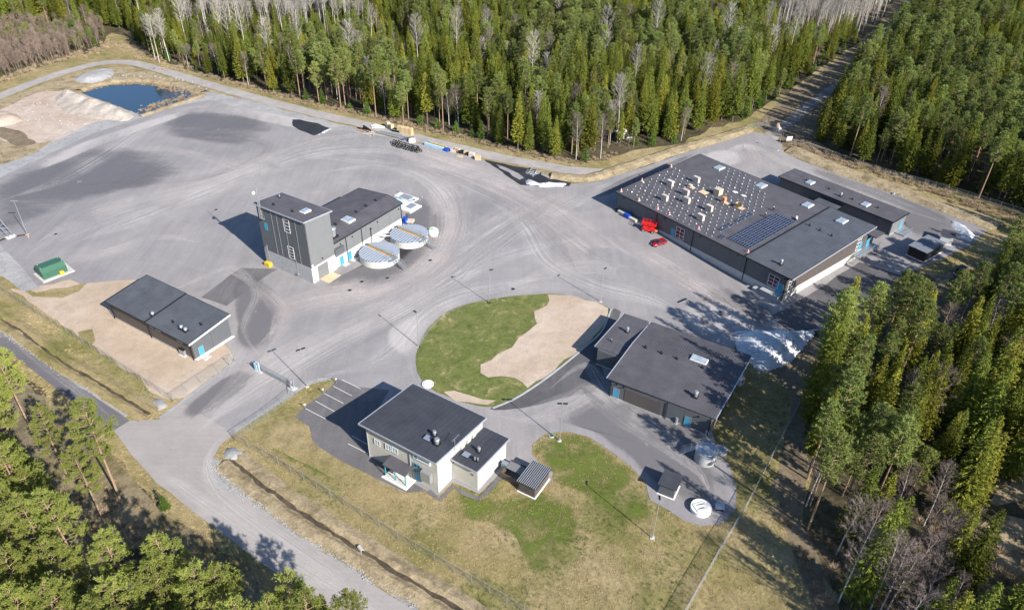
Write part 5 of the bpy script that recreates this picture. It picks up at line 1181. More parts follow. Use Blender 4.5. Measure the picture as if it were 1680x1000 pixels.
while ss < 44 and cnt < 300:
    k = 0; t_ = .6
    while t_ < 35 and cnt < 300:
        x, y = ss+(.0 if k % 2 else .9)+rr.uniform(-.1, .1), t_+rr.uniform(-.1, .1)
        if inpoly(x, y, REG) and min(math.hypot(x-q.x, y-q.y) for q in CRL) > 1.5:
            r = mr if cnt == 0 else dup(mr, (0, 0, 0)); place_roof(r, hpt(x, y)); r.matrix_world = r.matrix_world @ Matrix.Rotation(R(rr.uniform(-12, 12)+(90 if k % 2 else 0)), 4, 'Z'); cnt += 1
        t_ += 1.72; k += 1
    ss += 1.95
# cardboard-coloured crates
def crate(w_, L, W, Hh, lab, az=0, mat='wood2'):
    t = thing('crate', lab, 'crate', w_, HAZ+az)
    mb = MB(); mb.box(-L/2, L/2, -W/2, W/2, .16, Hh); mb.build('box', M[mat], t)
    mb = MB()
    for y in (-W/2+.08, 0, W/2-.08): mb.box(-L/2-.05, L/2+.05, y-.06, y+.06, 0, .15)
    mb.build('pallet', M['wood'], t); mb = MB(); mb.box(-L/2-.03, L/2+.03, -W/2-.03, W/2+.03, Hh+.003, Hh+.06); mb.build('lid', M['wood2'], t)
    return t
for (px, lab) in zip(((1099,305), (1142,299), (1124.5,320), (1090,329), (1126,333), (1163,346), (1149,361)), (
    'tall pale crate leftmost of the upper crates on the hall roof', 'tall pale crate farthest back on the hall roof', 'tall pale crate in the middle of the four left crates', 'tall pale crate closest to the left roof edge',
    'tall pale crate just right of the middle one, towards the yard side', 'tall pale crate left of the pinkish boxes', 'tall pale crate nearest the yard-side eave of the hall')):
    crate(hroof(*px)[0], 1.9, .95, 1.7, lab)
crate(hroof(1177.5,319)[0], 1.9, 1.9, 1.8, 'large square pale crate beside the flat timber pallet on the hall roof', mat='wood')
def pallet(w_, L, W, lab, az=0, n=7, mat='wood', h=.2, extra=None):
    t = thing('pallet', lab, 'pallet', w_, HAZ+az)
    for i in range(n): mb = MB(); x = -L/2+i*L/n; mb.box(x, x+L/n-.06, -W/2, W/2, h-.05, h); mb.build('board', M[mat], t)
    mb = MB(); mb.box(-L/2, L/2, -W/2, -W/2+.12, 0, h-.055); mb.box(-L/2, L/2, W/2-.12, W/2, 0, h-.055); mb.build('bearer', M[mat], t)['kind'] = 'stuff'
    if extra: extra(t)
    return t
pallet(hroof(1155,316)[0], 2.6, 2.4, 'empty flat timber pallet left of the large square crate')
def lowbox(t): mb = MB(); mb.box(-.9, .1, -.5, .4, .21, .9); mb.build('box', M['wood2'], t); mb = MB(); mb.box(.2, .8, -.3, .3, .21, .5); mb.build('parcel', M['white'], t)
pallet(hroof(1134,308)[0], 2.2, 1.4, 'pallet with a few opened parcels among the crates', extra=lowbox)
def pinkbox(t): mb = MB(); mb.box(-1.0, -.1, -.5, .5, .21, 1.6); mb.build('box', M['orange'], t)
pallet(hroof(1190,333)[0], 2.4, 1.2, 'pallet carrying an orange-pink box right of the large crate', extra=pinkbox)
def openbox(t):
    for x0, x1, y0, y1 in ((-1.2,.2,-.7,-.62), (-1.2,.2,.62,.7), (-1.2,-1.12,-.6,.6)): mb = MB(); mb.box(x0, x1, y0, y1, .21, 1.3); mb.build('side', M['ochre'], t)
    mb = MB(); mb.box(-.9, .0, -.4, .4, .21, .8); mb.build('content', M['dark'], t)
pallet(hroof(1213,341)[0], 3.0, 1.7, 'open timber crate with its lid lying beside it, near the solar block', extra=openbox)
for px, lab in (((1206,316), 'white heap of bracket bags on the hall roof, left of the two heaps'), ((1220,322), 'white heap of bracket bags on the hall roof, right of the two heaps')):
    t = thing('bag_heap', lab, 'bags', hroof(*px)[0], HAZ)
    for k in range(5): mb = MB(); a_ = k*1.25; x, y = .5*math.cos(a_), .4*math.sin(a_); mb.tube((x-.3,y,.15), (x+.3,y+.1,.18), .17, .12, n=7); mb.build('bag', M['white'], t)
# cones along the roof edge
CN = (((1101,274), 'orange'), ((1053,297), 'orange'), ((1019,314), 'orange'), ((1048,329), 'orange'), ((1079,343), 'pink'), ((1098,352), 'pink'), ((1146,376), 'pink'), ((1227,414), 'pink'))
CL = ['orange cone at the back of the roof edge line', 'orange cone midway along the left roof edge', 'orange cone at the left tip of the hall roof', 'orange cone at the yard-side eave near the left tip', 'faded red cone at the yard-side eave above the red lift',
      'faded red cone at the yard-side eave between the lift and the blue door', 'faded red cone at the eave left of the lone solar pair', 'faded red cone at the near corner of the solar block']
for ((px, cm), lab) in zip(CN, CL):
    t = thing('traffic_cone', lab, 'traffic cone', hroof(*px)[0], HAZ)
    mb = MB(); mb.box(-.32, .32, -.32, .32, 0, .07); mb.build('base', M['white'], t)
    mb = MB(); mb.tube((0,0,.07), (0,0,.5), .26, .17, n=10); mb.tube((0,0,.75), (0,0,1.15), .1, .03, n=10); mb.build('cone', M[cm], t)['kind'] = 'stuff'
    mb = MB(); mb.tube((0,0,.5), (0,0,.75), .17, .1, n=10); mb.build('reflective_band', M['white'], t)
# two fitters crouching by the panels
def person(lab, loc, rz, lean=.5):
    """crouching figure grown as one skin over a skeleton"""
    J = {'pel': (0,0,.42), 'ch': (.28,0,.78), 'nk': (.4,0,.95), 'hd': (.47,0,1.1), 'kl': (.42,.14,.5), 'al': (.18,.16,.1), 'fl': (.36,.17,.05), 'kr': (.38,-.14,.42), 'ar': (.05,-.16,.1), 'fr': (.2,-.17,.05),
         'sl': (.3,.19,.85), 'el': (.52,.22,.62), 'hl': (.72,.15,.42), 'sr': (.3,-.19,.85), 'er': (.55,-.2,.64), 'hr': (.74,-.1,.4)}
    E_ = [('pel','ch'), ('ch','nk'), ('nk','hd'), ('pel','kl'), ('kl','al'), ('al','fl'), ('pel','kr'), ('kr','ar'), ('ar','fr'), ('ch','sl'), ('sl','el'), ('el','hl'), ('ch','sr'), ('sr','er'), ('er','hr')]
    rad = {'pel': .16, 'ch': .17, 'nk': .06, 'hd': .105, 'kl': .085, 'al': .05, 'fl': .045, 'kr': .085, 'ar': .05, 'fr': .045, 'sl': .075, 'el': .05, 'hl': .04, 'sr': .075, 'er': .05, 'hr': .04}
    ks = list(J); me = bpy.data.meshes.new('body'); me.from_pydata([J[k] for k in ks], [(ks.index(a), ks.index(b)) for a, b in E_], [])
    o = bpy.data.objects.new('body', me); COL.objects.link(o); o.modifiers.new('skin', 'SKIN'); sub = o.modifiers.new('sub', 'SUBSURF'); sub.levels = 1; sub.render_levels = 1
    for i, k in enumerate(ks): me.skin_vertices[0].data[i].radius = (rad[k], rad[k])
    me.skin_vertices[0].data[0].use_root = True; me.materials.append(M['cloth'])
    t = thing('person', lab, 'person', loc, rz); o.parent = t
    mb = MB()
    for r0, z0, r1, z1 in ((.14,1.08,.13,1.16), (.13,1.16,.07,1.24)): mb.tube((.47,0,z0), (.47,0,z1), r0, r1, n=10)
    mb.build('helmet', M['white'], t)
    return t
try:
    p1 = person('person in dark clothes and white helmet crouching at the back corner of the solar block', hroof(1269, 346.5)[0], HAZ+2.4)
    p2 = person('person in dark clothes crouching between the unfinished row and the solar block', hroof(1253, 356)[0], HAZ+1.2)
except Exception as ex: print('person failed', ex)
p = hroof(1306, 359)[0]; t = thing('tool_bag', 'white sack and dark bag at the right corner of the solar block', 'bag', p, HAZ)
mb = MB(); mb.tube((0,0,0), (.1,0,.8), .42, .25, n=8); mb.build('sack', M['white'], t); mb = MB(); mb.box(-.3, .5, -.9, -.4, 0, .35); mb.build('bag', M['dark'], t)

# ================================================================== VEHICLES
def wheel(t, x, y, r=.32, w_=.22):
    mb = MB(); mb.tube((x, y-w_/2, r), (x, y+w_/2, r), r, n=18); o = mb.build('wheel', M['rubber'], t)
    for sg in (-1, 1): mb = MB(); mb.tube((x, y+sg*(w_/2+.002), r), (x, y+sg*(w_/2+.02), r), r*.62, n=14); mb.build('rim', M['alu'], o)
p0c, p1c = gnd(1068.5, 405), gnd(1093, 397.5); mid = (p0c+p1c)/2; caz = math.atan2((p0c-p1c).y, (p0c-p1c).x)
car = thing('parked_car', 'dark red estate car parked in front of the big hall', 'car', mid, caz)
sec = [(-2.25,.55,.95,.80), (-2.15,.38,1.0,.86), (-1.2,.3,.98,.88), (0,.28,.95,.9), (1.1,.3,.92,.88), (1.9,.32,.84,.84), (2.2,.42,.68,.76), (2.28,.5,.6,.66)]
mb = MB(); vs = []; fs = []
for x, zb, ztp, hw in sec:
    zm = (zb+ztp)/2
    vs += [(x,-hw*.92,zb), (x,-hw,zm), (x,-hw*.93,ztp), (x,0,ztp+.04), (x,hw*.93,ztp), (x,hw,zm), (x,hw*.92,zb)]
for i in range(len(sec)-1):
    for k in range(7): a_ = i*7+k; b_2 = i*7+(k+1) % 7; fs.append((a_, b_2, b_2+7, a_+7))
fs += [tuple(range(7))[::-1], tuple(range(49, 56))]
mb.add(vs, fs); mb.build('body', M['carred'], car, smooth=True)
mb = MB(); cab = [(-2.1,.97,.78,.97,.78), (-1.75,.97,.8,1.42,.62), (-.6,.97,.83,1.5,.66), (.3,.97,.83,1.46,.64), (1.15,.95,.8,.97,.76)]
vs = []; fs = []
for x, zb, hw, zt_, ht in cab: vs += [(x,-hw,zb), (x,-ht,zt_), (x,ht,zt_), (x,hw,zb)]
for i in range(4):
    for k in range(3): a_ = i*4+k; fs.append((a_, a_+1, a_+5, a_+4))
fs += [(0,1,2,3)[::-1], (16,17,18,19)]
mb.add(vs, fs); mb.build('glasshouse', M['glass'], car)
mb = MB(); mb.hexa([(-1.7,-.6,1.425), (.28,-.62,1.462), (.28,.62,1.462), (-1.7,.6,1.425), (-1.68,-.56,1.47), (.25,-.58,1.52), (.25,.58,1.52), (-1.68,.56,1.47)]); mb.build('roof', M['carred'], car)
for sg in (-1, 1):
    for xa, za, xb, zb in ((1.15,.96,.3,1.48), (-.55,.96,-.6,1.5), (-1.4,.96,-1.5,1.45)):
        mb = MB(); mb.tube((xa,sg*.81,za), (xb,sg*.655,zb), .05, n=5); mb.build('pillar', M['carred'], car)
    mb = MB(); mb.box(2.16, 2.3, *sorted((sg*.45, sg*.7)), .55, .7); mb.build('headlight', M['alu'], car)
    mb = MB(); mb.box(-2.29, -2.2, *sorted((sg*.55, sg*.78)), .7, .92); mb.build('tail_light', M['red'], car)
    mb = MB(); mb.box(.85, 1.0, *sorted((sg*.86, sg*1.0)), .95, 1.07); mb.build('wing_mirror', M['carred'], car)
    for x in (-1.4, 1.4): wheel(car, x, sg*.78)
# red scissor lift
lift = thing('scissor_lift', 'red self-propelled lift with folded arms parked at the big hall wall', 'lift', gnd(1064, 379), HAZ+.5)
mb = MB(); mb.box(-1.9, 1.9, -.85, .85, .4, 1.0); mb.box(-1.6, -.6, -.9, .9, 1.0, 1.35); mb.build('chassis', M['red'], lift)
for x in (-1.3, 1.3):
    for sg in (-1, 1): wheel(lift, x, sg*1.0, .45, .32)
for k in range(3):
    for sg in (-1, 1):
        for d_ in (-1, 1): mb = MB(); mb.tube((-1.6*d_, sg*.6, 1.05+k*.32), (1.6*d_, sg*.6, 1.35+k*.32), .08, n=5); mb.build('scissor_arm', M['red'], lift)
mb = MB(); mb.box(-2.0, 2.0, -.9, .9, 2.1, 2.2); mb.build('platform', M['red'], lift)
mb = MB()
for x in np.linspace(-1.95, 1.95, 5):
    for y in (-.85, .85): mb.tube((x,y,2.2), (x,y,3.2), .045, n=5)
for z in (2.7, 3.2):
    for y in (-.85, .85): mb.tube((-1.95,y,z), (1.95,y,z), .045, n=5)
    for x in (-1.95, 1.95): mb.tube((x,-.85,z), (x,.85,z), .045, n=5)
mb.build('railing', M['red'], lift)
mb = MB(); mb.box(1.9, 2.5, -.6, .6, .5, .9); mb.build('outrigger', M['orange'], lift)
lift2 = thing('boom_lift', 'red trailer boom lift with a slanting jib right beside the scissor lift', 'lift', gnd(1072, 372), HAZ+.2)
mb = MB(); mb.box(-1.6, 1.6, -.6, .6, .4, .8); mb.build('chassis', M['red'], lift2); mb = MB(); mb.tube((-1.2,0,1.2), (2.2,.1,2.9), .16, .12, n=6); mb.build('boom', M['red'], lift2)
mb = MB(); mb.box(-.8, .2, -.5, .5, .8, 1.4); mb.build('turret', M['red'], lift2); mb = MB(); mb.box(2.0, 2.8, -.5, .5, 2.3, 3.3); mb.build('basket', M['pink'], lift2)
for sg in (-1, 1): wheel(lift2, -.6, sg*.72, .36, .2)
# goods along the hall wall
for px, L, W, Hh, mt, nm, lab, cat in (((1012,346),1.6,1.0,.5,'dark','crate','black box at the left end of the big hall front','box'), ((1020,351),2.4,1.3,.9,'conc','board_stack','stack of pale insulation boards against the big hall front','boards'), ((1029,357),2.0,1.4,1.2,'dblue','tarp_box','blue covered crate against the big hall front','crate'),
        ((1039,362),2.6,1.4,.8,'wood2','board_stack','low brownish pallet load between the blue crate and the pipes','boards')):
    t = thing(nm, lab, cat, gnd(*px), HAZ); mb = MB(); mb.prism([(-L/2,-W/2), (L/2,-W/2), (L/2-.06,W/2), (-L/2+.06,W/2)], .12, Hh); mb.build('load', M[mt], t); mb = MB(); mb.box(-L/2, L/2, -W/2, W/2, 0, .115); mb.build('pallet', M['wood'], t)
t = thing('pipe_stack', 'thin steel pipes lying beside the red lift', 'pipes', gnd(1049, 368), HAZ+.15)
for k in range(4): mb = MB(); mb.tube((-2.2,-.7+k*.45,.12), (2.0,-.6+k*.45,.5 if k == 2 else .12), .08, n=6); mb.build('pipe', M['steel'], t)

# ================================================================== GOODS AT THE BACK OF THE YARD
rk = random.Random(11)
def bars(name, lab, cat, px, n, L, mat, r=.12, spread=2.0, az=-.45, fan=.3, up=.3, n_=6, part='bar'):
    t = thing(name, lab, cat, gnd(*px), az)
    for k in range(n):
        y = (k-(n-1)/2)*spread/n; a_ = rk.uniform(-fan, fan); z = r+rk.uniform(0, up); l_ = L*rk.uniform(.7, 1.1)/2; x = rk.uniform(-.4, .4)
        mb = MB(); mb.tube((x-l_*math.cos(a_), y-l_*math.sin(a_), r+rk.uniform(0, up)*.4), (x+l_*math.cos(a_), y+l_*math.sin(a_), z), r, n=n_); mb.build(part, M[mat], t)
    return t
bars('steel_section', 'dark beam pile at the left end of the goods by the track', 'beams', (600,213), 5, 6, 'dark', .2, 3, az=-.7)
bars('timber_pile', 'brown timber and scrap pile below the dark beams', 'timber', (605,219), 7, 4, 'wood2', .16, 4, az=-.2, fan=.9)
bars('timber_pile', 'dark brown plank pile left of the white sheets', 'timber', (598,216), 4, 6, 'bark_pine', .2, 2, az=-.25)
bars('sheet_stack', 'white sheet panels stacked near the track', 'sheets', (621,209), 4, 5, 'white', .25, 3, az=-.35, n_=4)
bars('pipe_stack', 'long grey pipes laid along the gravel edge', 'pipes', (640,221), 6, 11, 'steel', .14, 2.6, az=-.45, fan=.06)
bars('pipe_stack', 'shorter bright pipes lying before the timber panels', 'pipes', (658,226), 5, 8, 'alu', .14, 2.2, az=-.5, fan=.12)
for px, lab in (((637,209), 'brown crate at the left of the two standing near the track'), ((643,213), 'brown crate at the right of the two standing near the track')):
    t = crate(gnd(*px), 1.6, 1.2, 2.0, lab, -.1, 'wood')
t = thing('timber_stack', 'orange-brown timber panels stacked upright on the yard edge', 'timber panels', gnd(665, 219), -.45)
for k in range(6): mb = MB(); mb.box(-2.9+k*.98, -2.0+k*.98, -.8, .8, .1, 2.3+.1*(k % 2)); mb.build('panel', M['ochre'] if k % 2 else M['orange'] if 0 else M['wood'], t)
mb = MB(); mb.box(-3.2, 3.2, -.9, .9, 0, .1); mb.build('bearer', M['wood'], t)
t = thing('container_box', 'small dark skip left of the timber panels', 'skip', gnd(651, 216), -.45); mb = MB(); mb.prism([(-1.6,-.8), (1.6,-.8), (1.6,.8), (-1.6,.8)], 0, 1.0); mb.build('body', M['dark'], t); mb = MB(); mb.box(-1.7, 1.7, -.9, -.8, .85, 1.0); mb.build('rim', M['steel'], t)
t = thing('bulk_sack', 'white bulk sack behind the black frames', 'sack', gnd(676, 233), .2); mb = MB(); mb.prism([(-1.1,-.8), (1.0,-.9), (1.2,.8), (-.9,.9)], 0, 1.1); mb.build('sack', M['white'], t); mb = MB(); mb.tube((-.5,0,1.1), (.2,.1,1.4), .25, .1, n=7); mb.build('neck', M['white'], t)
bars('steel_section', 'scrap metal strips behind the white sack', 'metal', (667,228), 6, 4, 'dark', .12, 3, az=-.2, fan=.7)
# black curved frames in a double row
fr = thing('curved_frame', 'black curved steel frame in the double row on the yard', 'frame', (0, 0, 0), 0, 'black curved frames in a double row on the yard')
mb = MB(); pts = [(-.9,0,.1), (-.75,0,.8), (-.2,0,1.25), (.5,0,1.2), (.95,0,.6), (1.0,0,.08)]
for a_, b_2 in zip(pts, pts[1:]): mb.tube(a_, b_2, .16, n=6)
mb.build('arch', M['dark'], fr); mb = MB(); mb.box(-1.1, 1.1, -.15, .15, 0, .12); mb.build('foot', M['rubber'], fr)
k = 0
for r_ in range(2):
    for i in range(11):
        px = 646+i*3.9+r_*3; py = 235.5+i*1.05+r_*4.5
        o = fr if k == 0 else dup(fr, (0, 0, 0)); o.location = gnd(px, py); o.rotation_euler = (0, 0, .9+rk.uniform(-.5, .5)); k += 1
t = thing('sheet_bundle', 'blue wrapped bundle with a yellow top on the yard edge', 'bundle', gnd(716, 242), math.atan2(*(lambda d: (d.y, d.x))(gnd(731,247)-gnd(700,238))))
mb = MB(); mb.box(-4.4, 3.4, -1.0, -.1, .1, 1.0); mb.build('blue_sheet_pack', M['bluefoil'], t); mb = MB(); mb.box(-4.2, 3.6, .0, .7, .1, .8); mb.build('dark_sheet_pack', M['dark'], t)
mb = MB(); mb.box(-3.6, 3.2, .8, 1.4, .1, .7); mb.build('yellow_board_pack', M['yellow'], t); mb = MB(); mb.box(3.6, 5.4, -1.1, .5, .0, .9); mb.build('blue_crate', M['dblue'], t)
for i, (px, mt, lab) in enumerate((((744,249),'wood2','brown carton pallet nearest the blue bundle'), ((751,250),'wood','pale crate second from the blue bundle'), ((757,252),'dark','dark drum crate in the carton row'), ((762,252),'wood','tall pale crate in the middle of the carton row'),
        ((769,255),'dark','black machine part between pale crates'), ((774,257),'wood2','grey-brown crate right of the black part'), ((784,262),'wood','open pale carton at the right end of the row'), ((754,257),'wood','flat pale board lying before the carton row'))):
    t = thing('crate', lab, 'crate', gnd(*px), -.4+rk.uniform(-.3, .3)); h_ = .25 if 'flat' in lab else rk.uniform(.8, 1.6)
    mb = MB(); mb.box(-.9, .9, -.6, .6, .13, h_); mb.build('box', M[mt], t); mb = MB(); mb.box(-1.0, 1.0, -.7, .7, 0, .127); mb.build('pallet', M['wood'], t)
bars('scrap_pile', 'pale scrap sheets piled on the tarry wet patch', 'scrap', (875,284), 9, 4.0, 'alu', .16, 3.5, az=.5, fan=1.1, up=.7, n_=4, part='sheet')

# ================================================================== LEFT OF THE YARD
g0, g1 = gnd(73.5, 461), gnd(112.5, 446); gaz = math.atan2((g1-g0).y, (g1-g0).x); gL = (g1-g0).length
t = thing('green_shelter', 'green steel equipment shelter on a concrete pad left of the low building', 'shelter', g0, gaz)
W_ = 4.6; P = [(0,.3), (.0,2.0), (1.0,2.9), (3.6,2.9), (W_,2.0), (W_,.3)]
mb = MB(); n = 6; mb.add([(0,y,z) for y, z in P]+[(gL,y,z) for y, z in P], [tuple(range(n)), tuple(range(n, 2*n))[::-1]]+[(i, n+i, n+(i+1) % n, (i+1) % n) for i in range(n)]); mb.build('shell', M['greenbox'], t)
mb = MB(); mb.box(-.6, gL+1.2, -.9, W_+.3, 0, .3); mb.build('base', M['conc'], t)
for k in range(9): mb = MB(); x = .3+k*(gL-.6)/8; mb.box(x-.04, x+.04, .95, 3.65, 2.903, 2.96); mb.build('roof_rib', M['greenbox'], t)
mb = MB(); mb.box(gL-2.0, gL-1.1, -.75, -.05, .3, 1.1); mb.build('yellow_box', M['yellow'], t)
mb = MB(); mb.box(gL+.003, gL+.08, 1.6, 1.8, 1.4, 2.4); mb.box(gL+.003, gL+.08, 2.1, 2.3, 1.4, 2.4); mb.build('end_vent', M['alu'], t)['kind'] = 'stuff'
for x, y in ((.3,1.0), (.6,3.4), (gL-.3,1.2), (gL-.3,3.4)): mb = MB(); mb.tube((x,y,2.85), (x,y,3.15), .1, n=6); mb.build('lifting_lug', M['alu'], t)
t = thing('gantry', 'grey steel gantry frame on a white pad at the left edge of the yard', 'frame', gnd(12, 388), R(-35))
mb = MB(); mb.tube((-5,0,3.2), (1.2,0,.3), .14, n=6); mb.build('beam', M['steel'], t); mb = MB(); mb.tube((-5,1.4,3.2), (1.2,1.0,.3), .14, n=6); mb.build('beam', M['steel'], t)
for x in (-3.5, -2, -.5): mb = MB(); mb.tube((x,0,.3-(x-1.2)*.468), (x+.7,1.3,.1-(x-1.2)*.45), .06, n=5); mb.build('strut', M['steel'], t)
mb = MB(); mb.tube((-.6,0,1.1), (-2.0,-1.4,0), .1, n=6); mb.build('leg', M['steel'], t); mb = MB(); mb.box(.3, 1.9, -.8, 1.6, 0, .25); mb.build('pad', M['tank'], t)
ribbon('cable_trench', [(-5,398), (8,392), (20,388), (30,388), (42,386)], .8, 'mud', 13, jitter=.3)
t = thing('traffic_cone', 'orange marker at the foot of the leftmost light pole', 'traffic cone', gnd(47, 389), 0); mb = MB(); mb.box(-.25,.25,-.25,.25,0,.06); mb.build('base', M['white'], t); mb = MB(); mb.tube((0,0,.06), (0,0,1.0), .2, .05, n=8); mb.build('cone', M['orange'], t)

# ================================================================== LIGHT POLES
def pole(px, lab, h=9.2, heads=1, az=0, lean=0):
    t = thing('light_pole', lab, 'light pole', gnd(*px), az, 'tall light poles')
    mb = MB(); mb.box(-.35, .35, -.35, .35, 0, .12); mb.build('base', M['conc'], t)
    mb = MB(); mb.tube((0,0,.1), (0,0,h), .1, .055, n=8); mb.build('mast', M['alu'], t)
    for k in range(heads):
        sg = 1 if k == 0 else -1; mb = MB(); mb.box(*sorted((sg*.1, sg*.95)), -.16, .16, h-.04, h+.08); mb.build('lamp_head', M['dark'] if px[0] > 100 else M['alu'], t)
    return t
pole((802,497), 'light pole on the upper rim of the grass island', az=.3); pole((687,569), 'light pole at the left rim of the grass island', az=2.4)
pole((985,495), 'light pole near the top right tip of the island', az=.8); pole((918,723), 'light pole on the lawn corner right of the office', heads=2, h=9.4)
pole((1070,882), 'light pole in the dry lawn below the flat black shed', az=1.5); pole((45,385), 'light pole with orange marker at the far left', h=10, heads=2)
pole((504,634), 'light pole beside the right end of the sliding gate', heads=2, az=.6, h=9.6); pole((1276,247), 'light pole at the bend near the forest gate', h=5.5)
pole((1256,208), 'short pole where the forest track begins', h=3.5)
for px, lab in (((501,671), 'low white bollard lamp nearest the fence corner'), ((531,646), 'low white bollard lamp in the middle of the parking edge'), ((552,629), 'low white bollard lamp at the tip of the grass strip')):
    t = thing('bollard_lamp', lab, 'bollard lamp', gnd(*px), 0, 'bollard lamps at the parking bays'); mb = MB(); mb.tube((0,0,0), (0,0,1.15), .05, n=6); mb.build('post', M['steel'], t); mb = MB(); mb.tube((0,0,1.15), (0,0,1.3), .14, .2, n=10); mb.tube((0,0,1.3), (0,0,1.4), .2, .1, n=10); mb.build('lamp_head', M['white'], t)

# ================================================================== FENCES AND GATES
M['wire2'] = mesh_wire_mat('bright_chain_link', (.6,.62,.63), .1, .14)
def fence(lab, pts, h=2.0, sp=3.0, name='chain_link_fence', bent=False):
    c = catmull([gnd(*p) for p in pts], 50) if False else [gnd(*p) for p in pts]
    t = thing(name, lab, 'fence', c[0], 0); O = c[0]
    post = None; vs = []; fs = []; uv = []; L = 0
    for a, b in zip(c, c[1:]):
        d = b-a; n = max(1, int(d.length/sp))
        for i in range(n+(b is c[-1])):
            p = a+d*(i/n)-O
            if post is None:
                mb = MB(); mb.tube((0,0,0), (0,0,h+.1), .04, n=5); post = mb.build('post', M['steel'], t); post.location = p
            else: q = post.copy(); COL.objects.link(q); q.parent = t; q.location = p
        o = len(vs); pa, pb = a-O, b-O
        vs += [pa, pb, pb+Vector((0,0,h)), pa+Vector((0,0,h))]; fs.append((o, o+1, o+2, o+3)); uv += [(L, 0), (L+d.length, 0), (L+d.length, h), (L, h)]; L += d.length
        mb = MB(); mb.tube(pa+Vector((0,0,h)), pb+Vector((0,0,h)), .035 if 'shaded lawn' in lab else .025, n=4); mb.build('top_rail', M['steel'] if 'shaded lawn' not in lab else M['flash'], t)
    me = bpy.data.meshes.new('wire_mesh'); me.from_pydata([tuple(v) for v in vs], [], fs); u = me.uv_layers.new(name='UVMap')
    for lp in me.loops: u.data[lp.index].uv = uv[lp.vertex_index]
    me.materials.append(M['wire2' if 'shaded lawn' in lab else 'wire']); o = bpy.data.objects.new('wire_mesh', me); COL.objects.link(o); o.parent = t
    return t
fence('long chain link fence between the sandy lot and the road', [(-90,425), (0,476), (60,516), (150,572), (245,634), (284,659)])
fence('chain link fence along the left side of the driveway', [(284,659), (330,628), (385,592)])
fence('chain link fence across the verge from the driveway to the low right corner', [(385,722), (457,762), (565,829), (653,884), (745,939), (803,972), (860,1006), (930,1050)])
fence('chain link fence along the right side of the driveway', [(385,722), (440,684), (487,646)])
fence('chain link fence at the forest edge behind the long annex', [(1298,236), (1340,249), (1400,271), (1450,286), (1550,313), (1640,341), (1740,372)])
fence('chain link fence on the shaded lawn in front of the right forest', [(1334,622), (1280,725), (1225,832), (1175,916), (1125,1005), (1080,1090)], h=1.9)
fence('chain link fence left of the forest gate', [(1225,212), (1262,206)], h=1.8)
# sliding gate
a, b = gnd(430, 610), gnd(478, 636); gz = math.atan2((b-a).y, (b-a).x); L = (b-a).length
t = thing('sliding_gate', 'closed galvanised sliding gate across the driveway', 'gate', a, gz)
for z in (.25, 1.1, 2.0): mb = MB(); mb.tube((0,0,z), (L,0,z), .07, n=6); mb.build('rail', M['steel'], t)
pk = None
for i in range(int(L/.16)):
    x = .08+i*.16
    if pk is None: mb = MB(); mb.box(-.022, .022, -.022, .022, .28, 1.98); pk = mb.build('picket', M['steel'], t); pk.location.x = x
    else: q = pk.copy(); COL.objects.link(q); q.parent = t; q.location.x = x
mb = MB(); mb.tube((-4.5,.15,.25), (0,.15,.25), .07, n=6); mb.tube((-4.5,.15,.25), (0,.15,2.0), .06, n=6); mb.build('tail_frame', M['steel'], t)
for x, lb in ((-.5, 0), (L+.4, 1)):
    for y in (-.35, .35): mb = MB(); mb.box(x-.1, x+.1, y-.1, y+.1, 0, 2.4); mb.build('gate_post', M['steel'], t)
    mb = MB(); mb.box(x-.9, x+.9, -.6, .6, 0, .14); mb.build('footing', M['tank'], t)
mb = MB(); mb.box(-1.6, -.8, -.5, .2, .14, 1.9); mb.build('drive_cabinet', M['bluefoil'], t)
mb = MB(); mb.tube((L+.9,-.3,.1), (L+1.6,-2.2,.1), .05, n=5); mb.tube((L+.6,0,2.2), (L+1.2,-2.0,0), .05, n=5); mb.build('brace', M['steel'], t)['kind'] = 'stuff'
t = thing('gate_post', 'white braced fence end post left of the sliding gate', 'post', gnd(377, 600), 0); mb = MB(); mb.tube((0,0,0), (0,0,2.3), .07, n=6); mb.build('post', M['alu'], t); mb = MB(); mb.tube((0,0,2.0), (1.9,1.6,0), .04, n=5); mb.build('brace', M['alu'], t)
a, b = gnd(1262, 212), gnd(1284, 226); gz = math.atan2((b-a).y, (b-a).x); L = (b-a).length
t = thing('swing_gate', 'light metal gate across the forest track', 'gate', a, gz)
for z in (.3, 1.1, 1.8): mb = MB(); mb.tube((0,0,z), (L,0,z), .06, n=5); mb.build('rail', M['steel'], t)
for k in range(9): mb = MB(); x = L*k/8; mb.tube((x,0,.3), (x,0,1.8), .04, n=5); mb.build('bar', M['steel'], t)
t = thing('sign_board', 'white information board behind the forest gate', 'sign', gnd(1293, 236), .3)
for x in (-.9, .9): mb = MB(); mb.tube((x,0,0), (x,0,2.6), .06, n=6); mb.build('post', M['steel'], t)
mb = MB(); mb.box(-1.1, 1.1, -.08, -.05, 1.3, 2.7); mb.build('board', M['white'], t)

